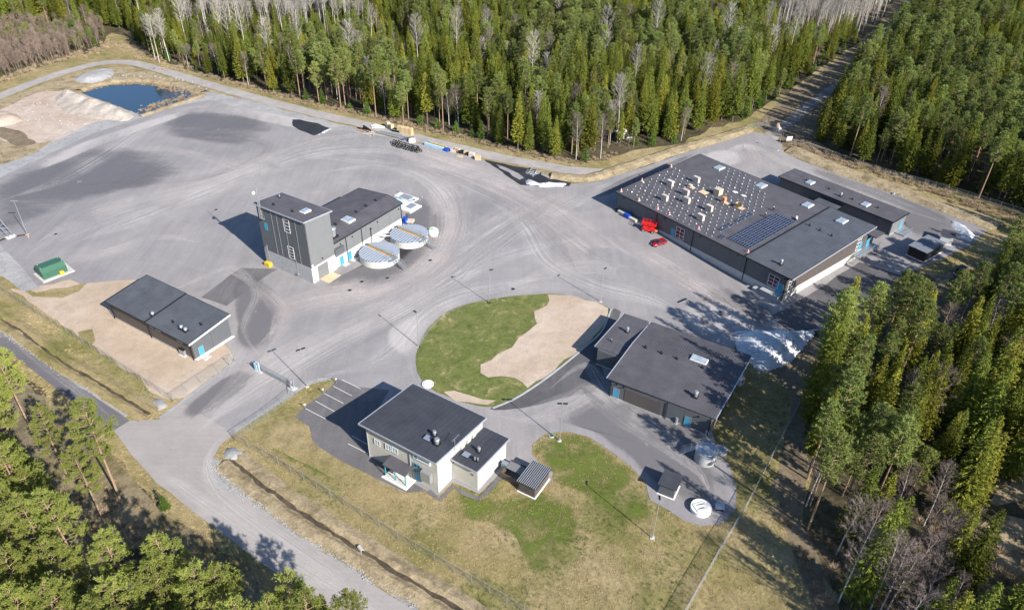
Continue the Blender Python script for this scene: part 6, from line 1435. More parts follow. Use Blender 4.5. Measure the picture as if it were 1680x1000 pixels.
# ================================================================== ROUND TANK, WELLS, COVERS BY THE SOUTH HALL
p = gnd(1153, 766); vd = Vector((p.x, p.y, 0)).normalized(); rT, hT = 1.95, 2.5
t = thing('round_tank', 'small steel tank with a ring railing and stair below the south hall', 'tank', p+vd*rT, R(160)); mb = MB(); mb.tube((0,0,0), (0,0,hT), rT, n=36); mb.build('shell', M['conc_grey'], t)
mb = MB(); mb.tube((0,0,hT+.003), (0,0,hT+.08), rT+.08, n=36); mb.build('top_plate', M['steel'], t)
mb = MB(); mb.box(-.5, .5, -.4, .4, hT+.083, hT+.22); mb.build('hatch', M['alu'], t)
mb = MB()
for z in (.55, 1.1):
    for k in range(20): a0_, a1_ = k*math.pi*2/24+.5, (k+1)*math.pi*2/24+.5; mb.tube((rT*math.cos(a0_), rT*math.sin(a0_), hT+z), (rT*math.cos(a1_), rT*math.sin(a1_), hT+z), .035, n=5)
for k in range(0, 21, 2): a0_ = k*math.pi*2/24+.5; mb.tube((rT*math.cos(a0_), rT*math.sin(a0_), hT), (rT*math.cos(a0_), rT*math.sin(a0_), hT+1.1), .035, n=5)
mb.build('ring_railing', M['steel'], t)
mb = MB()
for y in (-.45, .45):
    mb.tube((rT,y,hT), (rT+2.6,y,.1), .06, n=5); mb.tube((rT,y,hT+1.1), (rT+2.6,y,1.2), .035, n=5); mb.tube((rT,y,hT+.6), (rT+2.6,y,.7), .03, n=5)
    for k in range(4): f_ = k/3; mb.tube((rT+2.6*f_,y,hT*(1-f_)), (rT+2.6*f_,y,hT*(1-f_)+1.1), .03, n=5)
for k in range(9): f_ = (k+.5)/9; mb.box(rT+2.6*f_-.13, rT+2.6*f_+.13, -.44, .44, hT*(1-f_)-.02, hT*(1-f_)+.02)
mb.build('stair', M['steel'], t)
t = thing('well_cover', 'round grey shaft with a hatch on the grass beside the railed tank', 'well', gnd(1182, 740), .5); mb = MB(); mb.tube((0,0,0), (0,0,.5), 1.25, n=28); mb.build('rim', M['conc_grey'], t); mb = MB(); mb.box(-.7, .7, -.5, .6, .503, .6); mb.build('hatch', M['roof_metal'], t)
mb = MB(); mb.tube((1.0,.5,.5), (1.0,.5,1.1), .08, n=6); mb.build('vent_pipe', M['steel'], t)
t = thing('well_cover', 'round white concrete shaft with a large lid at the tip of the lower asphalt', 'well', gnd(1149, 836), .35); mb = MB(); mb.tube((0,0,0), (0,0,.85), 1.75, n=32); mb.build('rim', M['white'], t)
mb = MB(); mb.box(-1.2, 1.0, -1.0, .9, .853, .97); mb.build('lid', M['tank'], t)
mb = MB(); mb.tube((-.9,-.4,1.0), (.6,-.9,1.35), .05, n=5); mb.tube((-.6,.4,1.0), (1.0,-.1,1.3), .05, n=5); mb.build('lifting_bar', M['steel'], t)['kind'] = 'stuff'
t = thing('utility_box', 'low grey utility box right of the white shaft', 'utility box', gnd(1180, 834), -.15); mb = MB(); mb.box(-.65, .65, -.55, .55, 0, .55); mb.build('box', M['dark'], t); mb = MB(); mb.box(-.75, .75, -.65, .65, .553, .66); mb.build('lid', M['alu'], t); mb = MB(); mb.tube((-.3,.9,0), (-.3,.9,.9), .07, n=6); mb.build('vent_pipe', M['white'], t)
t = thing('well_cover', 'round white shaft on the island grass behind the office', 'well', gnd(702, 631), 0); mb = MB(); mb.tube((0,0,0), (0,0,.35), 1.2, n=28); mb.build('rim', M['white'], t); mb = MB(); mb.tube((0,0,.353), (0,0,.43), .9, n=24); mb.build('lid', M['tank'], t)
t = thing('well_cover', 'pale round shaft cover on the lawn beside the light pole', 'well', gnd(905, 715), 0); mb = MB(); mb.tube((0,0,0), (0,0,.2), .55, n=18); mb.build('rim', M['conc'], t); mb = MB(); mb.tube((0,0,.203), (0,0,.25), .4, n=14); mb.build('lid', M['greenbox'], t)
for px, lab, big in (((1119,494), 'rectangular dark drain grate on the asphalt before the south hall', 1), ((842,475), 'dark drain cover above the island rim', 0), ((636,457), 'round drain cover in front of the nearer tank', 0), ((594,463), 'round drain cover below the nearer tank', 0), ((574,477), 'round drain cover below the timber ramp', 0),
        ((706,428), 'round drain cover right of the tanks', 0), ((92,385), 'round drain cover above the green shelter', 0), ((355,345), 'dark drain cover left of the tower shadow', 0), ((1182,512), 'dark drain cover near the near corner of the big hall', 0)):
    t = thing('drain_cover', lab, 'drain cover', gnd(*px)+Vector((0,0,.2)), .6); mb = MB()
    if big: mb.box(-1.6, 1.6, -.35, .35, -.1, .02)
    else: mb.tube((0,0,-.1), (0,0,.02), .5, n=14)
    mb.build('frame', M['steel'], t); mb = MB()
    if big: mb.box(-1.5, 1.5, -.27, .27, .023, .04)
    else: mb.tube((0,0,.023), (0,0,.04), .42, n=14)
    mb.build('grate', M['dark'], t)
t = thing('culvert_pipe', 'grey culvert pipe end in the ditch beside the worn road', 'pipe', gnd(592, 902), R(-50)); mb = MB(); mb.tube((-.6,0,.35), (.6,0,.35), .32, n=12); mb.build('pipe', M['conc'], t); mb = MB(); mb.tube((.6,0,.35), (.61,0,.35), .24, n=12); mb.build('opening', M['dark'], t)
t = thing('caravan', 'white roofed cabin half hidden among trees behind the berm', 'cabin', gnd(1023, 226), R(20)); mb = MB(); mb.box(-2.6, 2.6, -1.5, 1.5, .2, 2.2); mb.build('wall', M['conc_grey'], t); mb = MB(); mb.hexa([(-3,-1.9,2.2), (3,-1.9,2.2), (3,1.9,2.5), (-3,1.9,2.5), (-3,-1.9,2.35), (3,-1.9,2.35), (3,1.9,2.65), (-3,1.9,2.65)]); mb.build('roof', M['white'], t)
door(type('o', (), {'root': t})(), -.5, .4, .3, 2.0, t=-1.5, mat='dark', off=.02)

# ================================================================== ROCKS
def rock_mesh(seed, n=1):
    bm = bmesh.new(); bmesh.ops.create_icosphere(bm, subdivisions=1, radius=.5)
    for v in bm.verts: v.co *= 1+.5*mnoise.noise(v.co*2+Vector((seed, 0, 0))); v.co.z *= .7
    v = [x.co.copy() for x in bm.verts]; f = [[y.index for y in x.verts] for x in bm.faces]; bm.free(); return v, f
RV = [rock_mesh(i*3.3) for i in range(5)]
def scatter_rocks(name, line, width, n, smin, smax, mat, lab):
    c = catmull([gnd(*p) for p in line], 1.0); mb = MB(); r_ = random.Random(n)
    for i in range(n):
        p = r_.choice(c); s_ = smin+(smax-smin)*r_.random()**3; x, y = p.x+r_.gauss(0, width/2), p.y+r_.gauss(0, width/2); v, f = RV[i % 5]; rot = Matrix.Rotation(r_.uniform(0, 6.3), 3, 'Z')
        mb.add([rot@(q*s_)+Vector((x, y, hgt(x, y)+.12+s_*.1)) for q in v], f)
    o = mb.build(name, M[mat]); return tag(o, lab, 'stones', None, 'stuff')
scatter_rocks('rubble', [(1335,262), (1370,276), (1410,290), (1450,306), (1490,322)], 2.2, 700, .2, 1.6, 'rock', 'pale stone rubble along the bank behind the long annex')
scatter_rocks('rubble', [(355,768), (390,802), (473,855), (540,899), (607,941), (690,992)], .9, 2600, .08, .32, 'rock', 'grey crushed stones scattered along the worn road verge')
scatter_rocks('rubble', [(0,545), (60,580), (120,620), (170,650)], .8, 1200, .08, .3, 'rock', 'grey crushed stones along the roadside ditch left of the junction')
scatter_rocks('rubble', [(170,128), (230,126), (290,134), (330,146)], 3, 260, .2, .9, 'rock', 'scattered stones on the bank behind the pond')
scatter_rocks('rubble', [(60,170), (30,190), (80,200), (120,205)], 5, 200, .2, .8, 'rock', 'scattered stones in the sand pit')
mb = MB(); v, f = RV[1]; mb.add([q*2.2 for q in v], f); o = mb.build('boulder', M['rock']); o.location = gnd(213, 962); tag(o, 'pale boulder in the shade under the lower left pines', 'boulder')

# ================================================================== TREES
def fast_mesh(name, tris, mats, mi=None):
    """tris: (n,3,3) array"""
    n = len(tris); me = bpy.data.meshes.new(name); me.vertices.add(n*3); me.vertices.foreach_set('co', np.asarray(tris, dtype=np.float32).ravel())
    me.loops.add(n*3); me.loops.foreach_set('vertex_index', np.arange(n*3, dtype=np.int32))
    me.polygons.add(n); me.polygons.foreach_set('loop_start', np.arange(0, n*3, 3, dtype=np.int32)); me.polygons.foreach_set('loop_total', np.full(n, 3, dtype=np.int32))
    for m in mats: me.materials.append(m)
    if mi is not None: me.polygons.foreach_set('material_index', np.asarray(mi, dtype=np.int32))
    me.update(calc_edges=True); return me
def unit(v): return v/np.maximum(1e-9, np.linalg.norm(v, axis=-1, keepdims=True))
def stick(pts, radii, n=5):
    """tapered tube through pts as triangles"""
    pts = np.array(pts, float); out = []; rings = []
    for i in range(len(pts)):
        d = unit(pts[min(i+1, len(pts)-1)]-pts[max(i-1, 0)]); a = np.cross(d, [0, 0, 1.]) if abs(d[2]) < .95 else np.cross(d, [1., 0, 0]); a = unit(a); b = np.cross(d, a)
        t = np.arange(n)*2*np.pi/n; rings.append(pts[i]+radii[i]*(np.outer(np.cos(t), a)+np.outer(np.sin(t), b)))
    for i in range(len(pts)-1):
        for k in range(n):
            q = (k+1) % n; out += [(rings[i][k], rings[i][q], rings[i+1][q]), (rings[i][k], rings[i+1][q], rings[i+1][k])]
    return out
def tufts(P, D, size, k, g, spread=.9, width=.28, upb=.25):
    """k narrow needle-bunch triangles at each point P, pointing about D"""
    n = len(P); P = np.repeat(P, k, 0); D = np.repeat(D, k, 0); S = np.repeat(size, k)
    d = unit(D + g.normal(0, spread, (n*k, 3)) + np.array([0, 0, upb])); side = unit(np.cross(d, g.normal(0, 1, (n*k, 3))))
    L = (S*g.uniform(.6, 1.2, n*k))[:, None]; w_ = L*width
    return np.stack([P-d*L*.15-side*w_, P-d*L*.15+side*w_, P+d*L], 1)
def make_spruce(seed, H=19, Rm=2.5, low=.1, dense=1.0, thin=1.0):
    g = np.random.default_rng(seed); P = []; D = []; S = []; lo = low*H; z = lo
    while z < H-.3:
        f = (z-lo)/(H-lo); r0 = Rm*(1-f)**.82*(.75+.35*min(1, f*6))+.18; nb = int((7+5*(1-f))*dense)
        a0 = g.uniform(0, 6.28)
        for b in range(nb):
            if g.random() < .1: continue
            a = a0+b*6.283/nb+g.normal(0, .2); r = r0*g.uniform(.6, 1.15)*thin; k = max(2, int(r/.28)); u = np.linspace(.12, 1, k)
            x = u*r; zz = z - .35*x*(.8+.3*np.sin(3*u)) + .12*r*u**3 + g.normal(0, .05, k) + g.uniform(-.12, .12)
            P.append(np.stack([np.cos(a)*x, np.sin(a)*x, zz], 1)); D.append(np.tile([np.cos(a), np.sin(a), -.25], (k, 1))); S.append(np.full(k, .34+.16*(1-f)))
        z += .34+.12*(1-f)
    P.append(np.array([[0, 0, H-.5], [0, 0, H-.2], [0, 0, H]])); D.append(np.tile([0, 0, 1.], (3, 1))); S.append(np.full(3, .35))
    P = np.concatenate(P); D = np.concatenate(D); S = np.concatenate(S)
    T = tufts(P, D, S, 3, g, .55, .36, -.05)
    tr = stick([(0, 0, -.4), (0, 0, H*.5), (0, 0, H-.2)], [.2, .12, .02])
    return T, tr
def make_pine(seed, H=20, Rm=2.6, low=.45, k=6, tuft=.42, hero=False):
    g = np.random.default_rng(seed); P = []; D = []; S = []; tr = []
    bend = g.normal(0, .25, 2); top = np.array([bend[0], bend[1], H*.97]); mid = np.array([bend[0]*.2, bend[1]*.2, H*.5])
    tr += stick([(0, 0, -.4), mid, top], [.2, .14, .03], 6)
    nl = 50 if not hero else 46
    for i in range(nl):
        f = (i+g.random())/nl; f = f**.9; z = H*(low+(1-low)*f*.97); a = i*2.4+g.normal(0, .35)
        r = Rm*(math.sin(math.pi*min(1, .2+.72*f+.05)))**.7*g.uniform(.55, 1.12)
        if f < .15: r *= g.uniform(.3, 1)
        up = .1+.65*f; base = mid+(top-mid)*max(0, (z/H-.5)/.47); base[2] = z
        e = base+np.array([math.cos(a)*r, math.sin(a)*r, r*up]); m = (base+e)/2+np.array([0, 0, -.1*r])
        tr += stick([base, m, e], [.05, .035, .015], 3)
        ns = int(r*(5 if not hero else 8))+3; u = g.uniform(.35, 1.0, ns)**(.75 if not hero else .55)
        side = np.array([-math.sin(a), math.cos(a), 0]); lat = g.normal(0, .2, ns)*r*(.35+.6*u)
        q = base+np.outer(u, e-base)+np.outer(lat, side)+np.stack([np.zeros(ns), np.zeros(ns), g.normal(.05, .14, ns)-.1*abs(lat)], 1)
        P.append(q); D.append(np.tile([math.cos(a)*.6, math.sin(a)*.6, .5], (ns, 1))); S.append(np.full(ns, tuft))
    P = np.concatenate(P); D = np.concatenate(D); S = np.concatenate(S)
    # secondary spread of tufts round each twig end
    m_ = 2 if not hero else 4; P2 = np.repeat(P, m_, 0)+g.normal(0, .17 if not hero else .15, (len(P)*m_, 3))*np.array([1, 1, .6]); D2 = np.repeat(D, m_, 0); S2 = np.repeat(S, m_)
    T = tufts(P2, D2, S2, k, g, .8, .2 if not hero else .17, .3)
    return T, tr
def make_bare(seed, H=16, Rm=2.2, low=.3, nl=34, col=0, lean=.6, forks=1):
    g = np.random.default_rng(seed); tr = []; tw = []; lb = []
    lx, ly = g.normal(0, lean, 2); pts = [(0, 0, -.3), (lx*.15, ly*.15, H*.35), (lx*.5, ly*.5, H*.7), (lx, ly, H*.97)]
    tr += stick(pts, [.14, .1, .055, .015], 6); pa = np.array(pts)
    for i in range(nl):
        f = low+(1-low)*(i+g.random())/nl; zz = f*H; j = np.interp(zz, pa[:, 2], pa[:, 0]), np.interp(zz, pa[:, 2], pa[:, 1]); base = np.array([j[0], j[1], zz])
        a = i*2.4+g.normal(0, .3); ff = (f-low)/(1-low); r = Rm*(math.sin(math.pi*min(.97, .18+.75*ff)))*g.uniform(.6, 1.1)
        e = base+np.array([math.cos(a)*r, math.sin(a)*r, r*g.uniform(.9, 1.6)]); lb += stick([base, (base+e)/2+[0, 0, -.1], e], [.035, .024, .01], 3)
        for q in range(13):
            u = g.uniform(.25, 1); b2 = base+(e-base)*u; d = unit((e-base)/max(.1, r)+g.normal(0, .55, 3)); l_ = g.uniform(.5, 1.3); e2 = b2+d*l_
            tw.append((b2, e2, .014))
            for w_ in range(4): u2 = g.uniform(.2, 1); b3 = b2+(e2-b2)*u2; tw.append((b3, b3+unit(d+g.normal(0, .6, 3))*g.uniform(.3, .7), .009))
    A = np.array([t[0] for t in tw]); B = np.array([t[1] for t in tw]); W = np.array([t[2] for t in tw])[:, None]*1.6
    sd = unit(np.cross(B-A, g.normal(0, 1, A.shape))); T = np.concatenate([np.stack([A-sd*W, A+sd*W, B], 1), np.array(lb)])
    return T, tr
def make_brush(seed, H=1.8, Rm=1.5, n=200):
    g = np.random.default_rng(seed); a = g.uniform(0, 6.28, n); r = Rm*np.sqrt(g.random(n))*.5; A = np.stack([r*np.cos(a), r*np.sin(a), g.uniform(0, .5*H, n)], 1)
    d = unit(np.stack([np.cos(a), np.sin(a), g.uniform(.7, 2.5, n)], 1)+g.normal(0, .3, (n, 3))); B = A+d*(H*g.uniform(.3, .65, n))[:, None]
    sd = unit(np.cross(B-A, g.normal(0, 1, A.shape)))*.028; return np.stack([A-sd, A+sd, B], 1), []
VAR = {}
def variant(kind, i, T, tr, leaf, bark):
    crown = fast_mesh('crown', T, [M[leaf]]); trunk = fast_mesh('trunk', np.array(tr), [M[bark]]) if len(tr) else None
    both = fast_mesh(kind, np.concatenate([T, np.array(tr)]) if len(tr) else T, [M[leaf], M[bark]], np.concatenate([np.zeros(len(T)), np.ones(len(tr))]))
    VAR.setdefault(kind, []).append((crown, trunk, both))
for i in range(6): variant('spruce', i, *make_spruce(i+1, H=[19, 17, 21, 15, 18, 20][i], Rm=[2.4, 2.1, 2.6, 2.1, 1.9, 2.8][i], low=[.12, .2, .08, .05, .28, .15][i]), 'spruce', 'bark_spruce')
for i in range(3): variant('young_spruce', i, *make_spruce(i+21, H=[5, 6.5, 4][i], Rm=[1.2, 1.4, 1.1][i], low=.02, dense=1.1), 'spruce2', 'bark_spruce')
for i in range(5): variant('pine', i, *make_pine(i+41, H=[19, 17, 20, 18, 16][i], Rm=[2.3, 2.5, 2.2, 2.7, 2.4][i], low=[.5, .42, .55, .45, .4][i]), 'pine', 'bark_pine')
for i in range(4): variant('tall_pine', i, *make_pine(i+61, H=[22, 20, 23, 19][i], Rm=[3.2, 3.4, 2.9, 3.5][i], low=[.42, .34, .5, .3][i], k=6, tuft=.27, hero=True), 'pine_hi', 'bark_pine')
for i in range(4): variant('birch', i, *make_bare(i+81, H=[15, 13, 17, 14][i], Rm=[2.0, 1.8, 2.2, 2.4][i], low=.35), 'twig', 'bark_birch')
for i in range(3): variant('aspen', i, *make_bare(i+91, H=[19, 17, 20][i], Rm=[2.3, 2.1, 2.5][i], low=.5, lean=.4), 'twig_pale', 'bark_birch')
for i in range(3): variant('thin_birch', i, *make_bare(i+111, H=[9, 8, 10][i], Rm=[1.3, 1.2, 1.4][i], low=.2, nl=26), 'brown_twig', 'brown_twig')
for i in range(3): variant('brush', i, *make_brush(i+101), 'shrub_twig', 'shrub_twig')

CLT0 = [(p.x, p.y) for p in CLW]
def w2(poly): return [(gnd(*p).x, gnd(*p).y) for p in poly]
OPEN2 = w2([(1595,850), (1650,790), (1760,740), (1800,1050), (1560,1060)])
def project(p):
    q = CAM @ (np.array([p[0], p[1], 0])-np.array([0, 0, CAMH])); return 840-FPX*q[0]/q[2], 500+FPX*q[1]/q[2], -q[2]
def depth(x, y): return math.sqrt(x*x+y*y+CAMH*CAMH)
trees = []     # (kind, variant, x, y, scale, rot)
def grow(poly, sp, mixf, seed, smin=.75, smax=1.12, avoid=(), prob=1.0):
    r_ = random.Random(seed); P = w2(poly); x0, x1 = min(p[0] for p in P), max(p[0] for p in P); y0, y1 = min(p[1] for p in P), max(p[1] for p in P)
    y = y0; row = 0
    while y < y1:
        x = x0+(sp/2 if row % 2 else 0)
        while x < x1:
            px, py = x+r_.uniform(-.42, .42)*sp, y+r_.uniform(-.42, .42)*sp; x += sp
            if not inpoly(px, py, P) or inpoly(px, py, CLT0) or r_.random() > prob: continue
            if any(inpoly(px, py, a) for a in avoid): continue
            k = mixf(px, py, r_)
            if k:
                sc_ = r_.uniform(smin, smax); qx, qy, _ = project((px, py))
                if k == 'aspen': sc_ *= 1.22
                elif seed == 1 and ((280 < qx < 680 and 60 < qy < 120) or (1260 < qx < 1440 and 55 < qy < 110)): sc_ *= .66
                elif seed == 2 and k == 'pine': sc_ *= .5
                trees.append((k, r_.randrange(len(VAR[k])), px, py, sc_, r_.uniform(0, 6.28)))
        y += sp*.87; row += 1
def nz(x, y, s_, o=0): return mnoise.noise(Vector((x*s_, y*s_, o)))
def mixA(x, y, r_):
    px, py, d = project((x, y)); v = nz(x, y, .02, 3)+r_.uniform(-.35, .35)
    e = edgedist(x, y, CLT0)
    if px < 190 and py > 45: return None          # young birch wood handled apart
    if 300 < px < 610 and py < 60 and nz(x, y, .018, 9) > -.3: return 'aspen' if r_.random() < .85 else 'spruce'
    if 1270 < px < 1470 and py < 62: return 'aspen' if r_.random() < .7 else 'birch'
    if e < 5 and r_.random() < .45: return 'young_spruce'
    if r_.random() < .07: return 'birch'
    if r_.random() < .02: return 'aspen'
    return 'pine' if v > .12 else 'spruce'
FA = [(-200,40), (-120,-30), (500,-38), (1000,-38), (1490,-36), (1440,40), (1380,88), (1290,148), (1225,194), (1180,204), (1120,232), (1060,241), (1000,256), (960,266), (880,254), (800,235), (700,212), (600,188), (520,171), (420,146), (330,120), (250,96), (222,72), (212,48), (180,46), (60,44), (-60,52), (-200,60)]
grow(FA, 4.6, mixA, 1, .62, 1.15)
def mixL(x, y, r_):
    v = nz(x, y, .03, 5)+r_.uniform(-.3, .3)
    return 'young_spruce' if v > .3 else ('pine' if v > .2 else 'thin_birch')
grow([(-320,190), (-200,90), (-60,56), (60,46), (150,45), (178,52), (160,75), (128,88), (60,108), (0,130), (-60,156)], 2.9, mixL, 2, .6, .95)
def mixD(x, y, r_):
    v = nz(x, y, .02, 7)+r_.uniform(-.35, .35)
    if r_.random() < .04: return 'birch'
    return 'pine' if v > .0 else 'spruce'
grow([(1528,-36), (1900,-36), (2050,200), (1950,395), (1740,366), (1640,336), (1550,309), (1470,286), (1400,264), (1335,226), (1352,200), (1402,140), (1452,80), (1502,25)], 4.9, mixD, 3, .65, 1.15)
def mixB(x, y, r_):
    px, py, d = project((x, y)); v = nz(x, y, .03, 11)+r_.uniform(-.3, .3)
    if px < 1600 and py > 850: return ('birch' if r_.random() < .5 else 'spruce') if r_.random() < .95 else None
    if r_.random() < .06: return 'birch'
    return 'pine' if v > .05 else 'spruce'
grow([(1332,625), (1352,600), (1402,575), (1470,545), (1562,535), (1602,500), (1660,450), (1745,402), (1950,395), (2150,560), (2250,900), (1900,1250), (1500,1180), (1400,1060), (1372,992), (1322,870), (1322,720)], 5.2, mixB, 4, .65, 1.15, avoid=[OPEN2])
def mixC(x, y, r_): return 'tall_pine' if r_.random() < .93 else 'spruce'
grow([(-420,520), (-150,545), (-40,640), (20,720), (60,790), (90,850), (120,905), (150,960), (230,1012), (330,1040), (450,1085), (560,1125), (640,1230), (400,1600), (-100,1700), (-600,1100)], 4.9, mixC, 5, .8, 1.08)
# trees one can single out
for k, v, px, py, s_ in (('tall_pine', 0, 197, 818, 1.02), ('tall_pine', 1, 166, 845, .8), ('tall_pine', 2, 60, 722, .95), ('tall_pine', 3, 25, 690, .95), ('tall_pine', 1, 110, 780, .8), ('tall_pine', 0, -30, 640, 1), ('tall_pine', 3, 330, 1085, .7), ('tall_pine', 1, 500, 1085, .95), ('tall_pine', 2, 590, 1110, .8), ('young_spruce', 1, 272, 835, .55), ('young_spruce', 0, 384, 944, .6),
        ('spruce', 1, 545, 1070, .8), ('birch', 0, 985, 262, 1.0), ('birch', 2, 945, 262, .9), ('aspen', 1, 1000, 238, .9), ('pine', 2, 1325, 868, 1.1), ('birch', 3, 1375, 988, 1.1), ('birch', 2, 1425, 1005, 1.05), ('birch', 0, 1450, 1010, .95), ('birch', 1, 1510, 1000, 1), ('spruce', 2, 1345, 745, 1), ('pine', 0, 1337, 650, 1.05),
        ('pine', 1, 1560, 525, .6), ('spruce', 5, 1465, 548, .75), ('pine', 3, 1420, 575, .8), ('pine', 0, 1342, 640, 1.25), ('spruce', 2, 1334, 668, 1.2), ('pine', 1, 1352, 612, 1.25), ('spruce', 0, 1330, 705, 1.25), ('pine', 4, 1345, 735, 1.3), ('spruce', 4, 1326, 775, 1.1), ('birch', 2, 1322, 830, .9), ('spruce', 5, 1362, 592, 1.1), ('aspen', 0, 262, 103, 1), ('aspen', 1, 278, 100, 1.05), ('aspen', 2, 275, 96, 1), ('aspen', 0, 255, 97, .95), ('aspen', 1, 268, 92, 1)):
    p = gnd(px, py); trees.append((k, v, p.x, p.y, s_, random.uniform(0, 6.28)))
INFO = {
 'spruce': ('spruce_tree', 'spruce', 'narrow dark green spruce in the forest around the site', 'spruces in the surrounding forest'),
 'pine': ('pine_tree', 'pine', 'grey green pine with bare lower trunk in the forest around the site', 'pines in the surrounding forest'),
 'tall_pine': ('tall_pine_tree', 'pine', 'sunlit yellow green pine in the lower left corner by the road', 'sunlit pines in the lower left corner'),
 'birch': ('birch_tree', 'birch', 'leafless birch with pale trunk and thin twigs in the forest', 'leafless birches in the forest'),
 'aspen': ('aspen_tree', 'aspen', 'tall leafless pale aspen rising above the conifers', 'pale leafless aspens'),
 'thin_birch': ('young_birch', 'birch', 'thin brown leafless young birch', 'thin young birches'),
 'young_spruce': ('young_spruce', 'spruce', 'small bushy young spruce at the forest edge', 'young spruces at the forest edge')}
LEAD = {'thin_birch': 'thin brown leafless young birch', 'spruce': 'narrow dark green spruce', 'pine': 'grey green pine with bare lower trunk', 'birch': 'leafless birch with pale trunk', 'aspen': 'tall leafless pale aspen', 'young_spruce': 'small bushy young spruce'}
PL_ = {'thin_birch': 'thin young birches', 'spruce': 'spruces', 'pine': 'pines', 'birch': 'leafless birches', 'aspen': 'pale aspens', 'young_spruce': 'young spruces'}
byk = {}
for t in trees: byk.setdefault(t[0], []).append(t)
def visible(t):
    px, py, d = project((t[2], t[3])); return -60 < px < 1740 and -5 < py < 1250
rest = {}
for k, L in byk.items():
    nm, cat, lab, grp = INFO[k]
    L.sort(key=lambda t: (not visible(t), depth(t[2], t[3])/t[4]))
    lim = 300
    for i, (kk, v, x, y, s_, rz) in enumerate(L):
        if i < lim and visible(L[i]):
            o = bpy.data.objects.new(nm, None); COL.objects.link(o); o.location = (x, y, hgt(x, y)); o.rotation_euler = (0, 0, rz); o.scale = (s_*random.uniform(.93, 1.07),)*2+(s_,)
            qx, qy, _d = project((x, y)); reg = 'C' if qx < 700 and qy > 500 else 'B' if qy > 395 and qx > 1250 else 'D' if (qx-1330)/170 > (228-qy)/228 and qx > 1330 else 'L' if qx < 185 else 'A'
            l2, g2 = lab, grp
            if k not in ('tall_pine',):
                wh = {'C': 'in the lower left corner by the road', 'B': 'in the wood right of the lawn', 'D': 'in the forest beyond the long annex', 'L': 'in the brown wood left above the pond', 'A': 'in the forest behind the yard'}[reg]
                l2 = LEAD[k] + ' ' + wh; g2 = PL_[k] + ' ' + wh
            tag(o, l2, cat, g2); crown, trunk, both = VAR[k][v]
            c = bpy.data.objects.new('crown', crown); COL.objects.link(c); c.parent = o
            if trunk: c = bpy.data.objects.new('trunk', trunk); COL.objects.link(c); c.parent = o
        else: rest.setdefault(k, []).append(L[i])
def scatter_object(name, label, kind_keys, pts, vb):
    """one object: points carrying tree meshes"""
    coll = bpy.data.collections.new(name+'_sources')
    for i, both in enumerate(vb):
        o = bpy.data.objects.new('%s_source' % name, both); coll.objects.link(o)
    order = sorted(range(len(vb)), key=lambda i: coll.objects[i].name)
    n = len(pts); me = bpy.data.meshes.new(name); me.vertices.add(n)
    co = np.array([(p[2], p[3], hgt(p[2], p[3])-.1) for p in pts], dtype=np.float32); me.vertices.foreach_set('co', co.ravel())
    for nm, typ, arr in (('idx', 'INT', [p[1] for p in pts]), ('scl', 'FLOAT', [p[4] for p in pts]), ('rot', 'FLOAT', [p[5] for p in pts])):
        a = me.attributes.new(nm, typ, 'POINT'); a.data.foreach_set('value', np.array(arr, dtype=np.int32 if typ == 'INT' else np.float32))
    ob = bpy.data.objects.new(name, me); COL.objects.link(ob); tag(ob, label, None, None, 'stuff')
    ng = bpy.data.node_groups.new(name, 'GeometryNodeTree'); ng.interface.new_socket('Geometry', in_out='INPUT', socket_type='NodeSocketGeometry'); ng.interface.new_socket('Geometry', in_out='OUTPUT', socket_type='NodeSocketGeometry')
    ns, ls = ng.nodes, ng.links; gi = ns.new('NodeGroupInput'); go = ns.new('NodeGroupOutput')
    ci = ns.new('GeometryNodeCollectionInfo'); ci.inputs['Collection'].default_value = coll; ci.inputs['Separate Children'].default_value = True; ci.inputs['Reset Children'].default_value = True
    ip = ns.new('GeometryNodeInstanceOnPoints'); ip.inputs['Pick Instance'].default_value = True
    at_ = {}
    for nm, typ in (('idx', 'INT'), ('scl', 'FLOAT'), ('rot', 'FLOAT')):
        q = ns.new('GeometryNodeInputNamedAttribute'); q.data_type = typ; q.inputs['Name'].default_value = nm; at_[nm] = q.outputs['Attribute']
    cx = ns.new('ShaderNodeCombineXYZ'); ls.new(at_['rot'], cx.inputs['Z'])
    e2r = ns.new('FunctionNodeEulerToRotation'); ls.new(cx.outputs[0], e2r.inputs[0])
    ls.new(gi.outputs[0], ip.inputs['Points']); ls.new(ci.outputs[0], ip.inputs['Instance']); ls.new(at_['idx'], ip.inputs['Instance Index']); ls.new(e2r.outputs[0], ip.inputs['Rotation']); ls.new(at_['scl'], ip.inputs['Scale'])
    ls.new(ip.outputs[0], go.inputs[0]); md = ob.modifiers.new('scatter', 'NODES'); md.node_group = ng
    return ob
FARLAB = {'spruce': ('spruce_forest', 'dark spruces of the deeper forest'), 'pine': ('pine_forest', 'grey green pines of the deeper forest'), 'tall_pine': ('pine_wood', 'pines of the wood beyond the lower left corner'), 'birch': ('birch_wood', 'leafless birches of the deeper forest'),
          'aspen': ('aspen_wood', 'pale leafless aspens of the deeper forest'), 'thin_birch': ('young_birch_wood', 'thin brown birches of the young wood left of the pond'), 'young_spruce': ('young_spruce_wood', 'young spruces of the deeper forest')}
for k, L in rest.items(): scatter_object(FARLAB[k][0], FARLAB[k][1], k, L, [v[2] for v in VAR[k]])
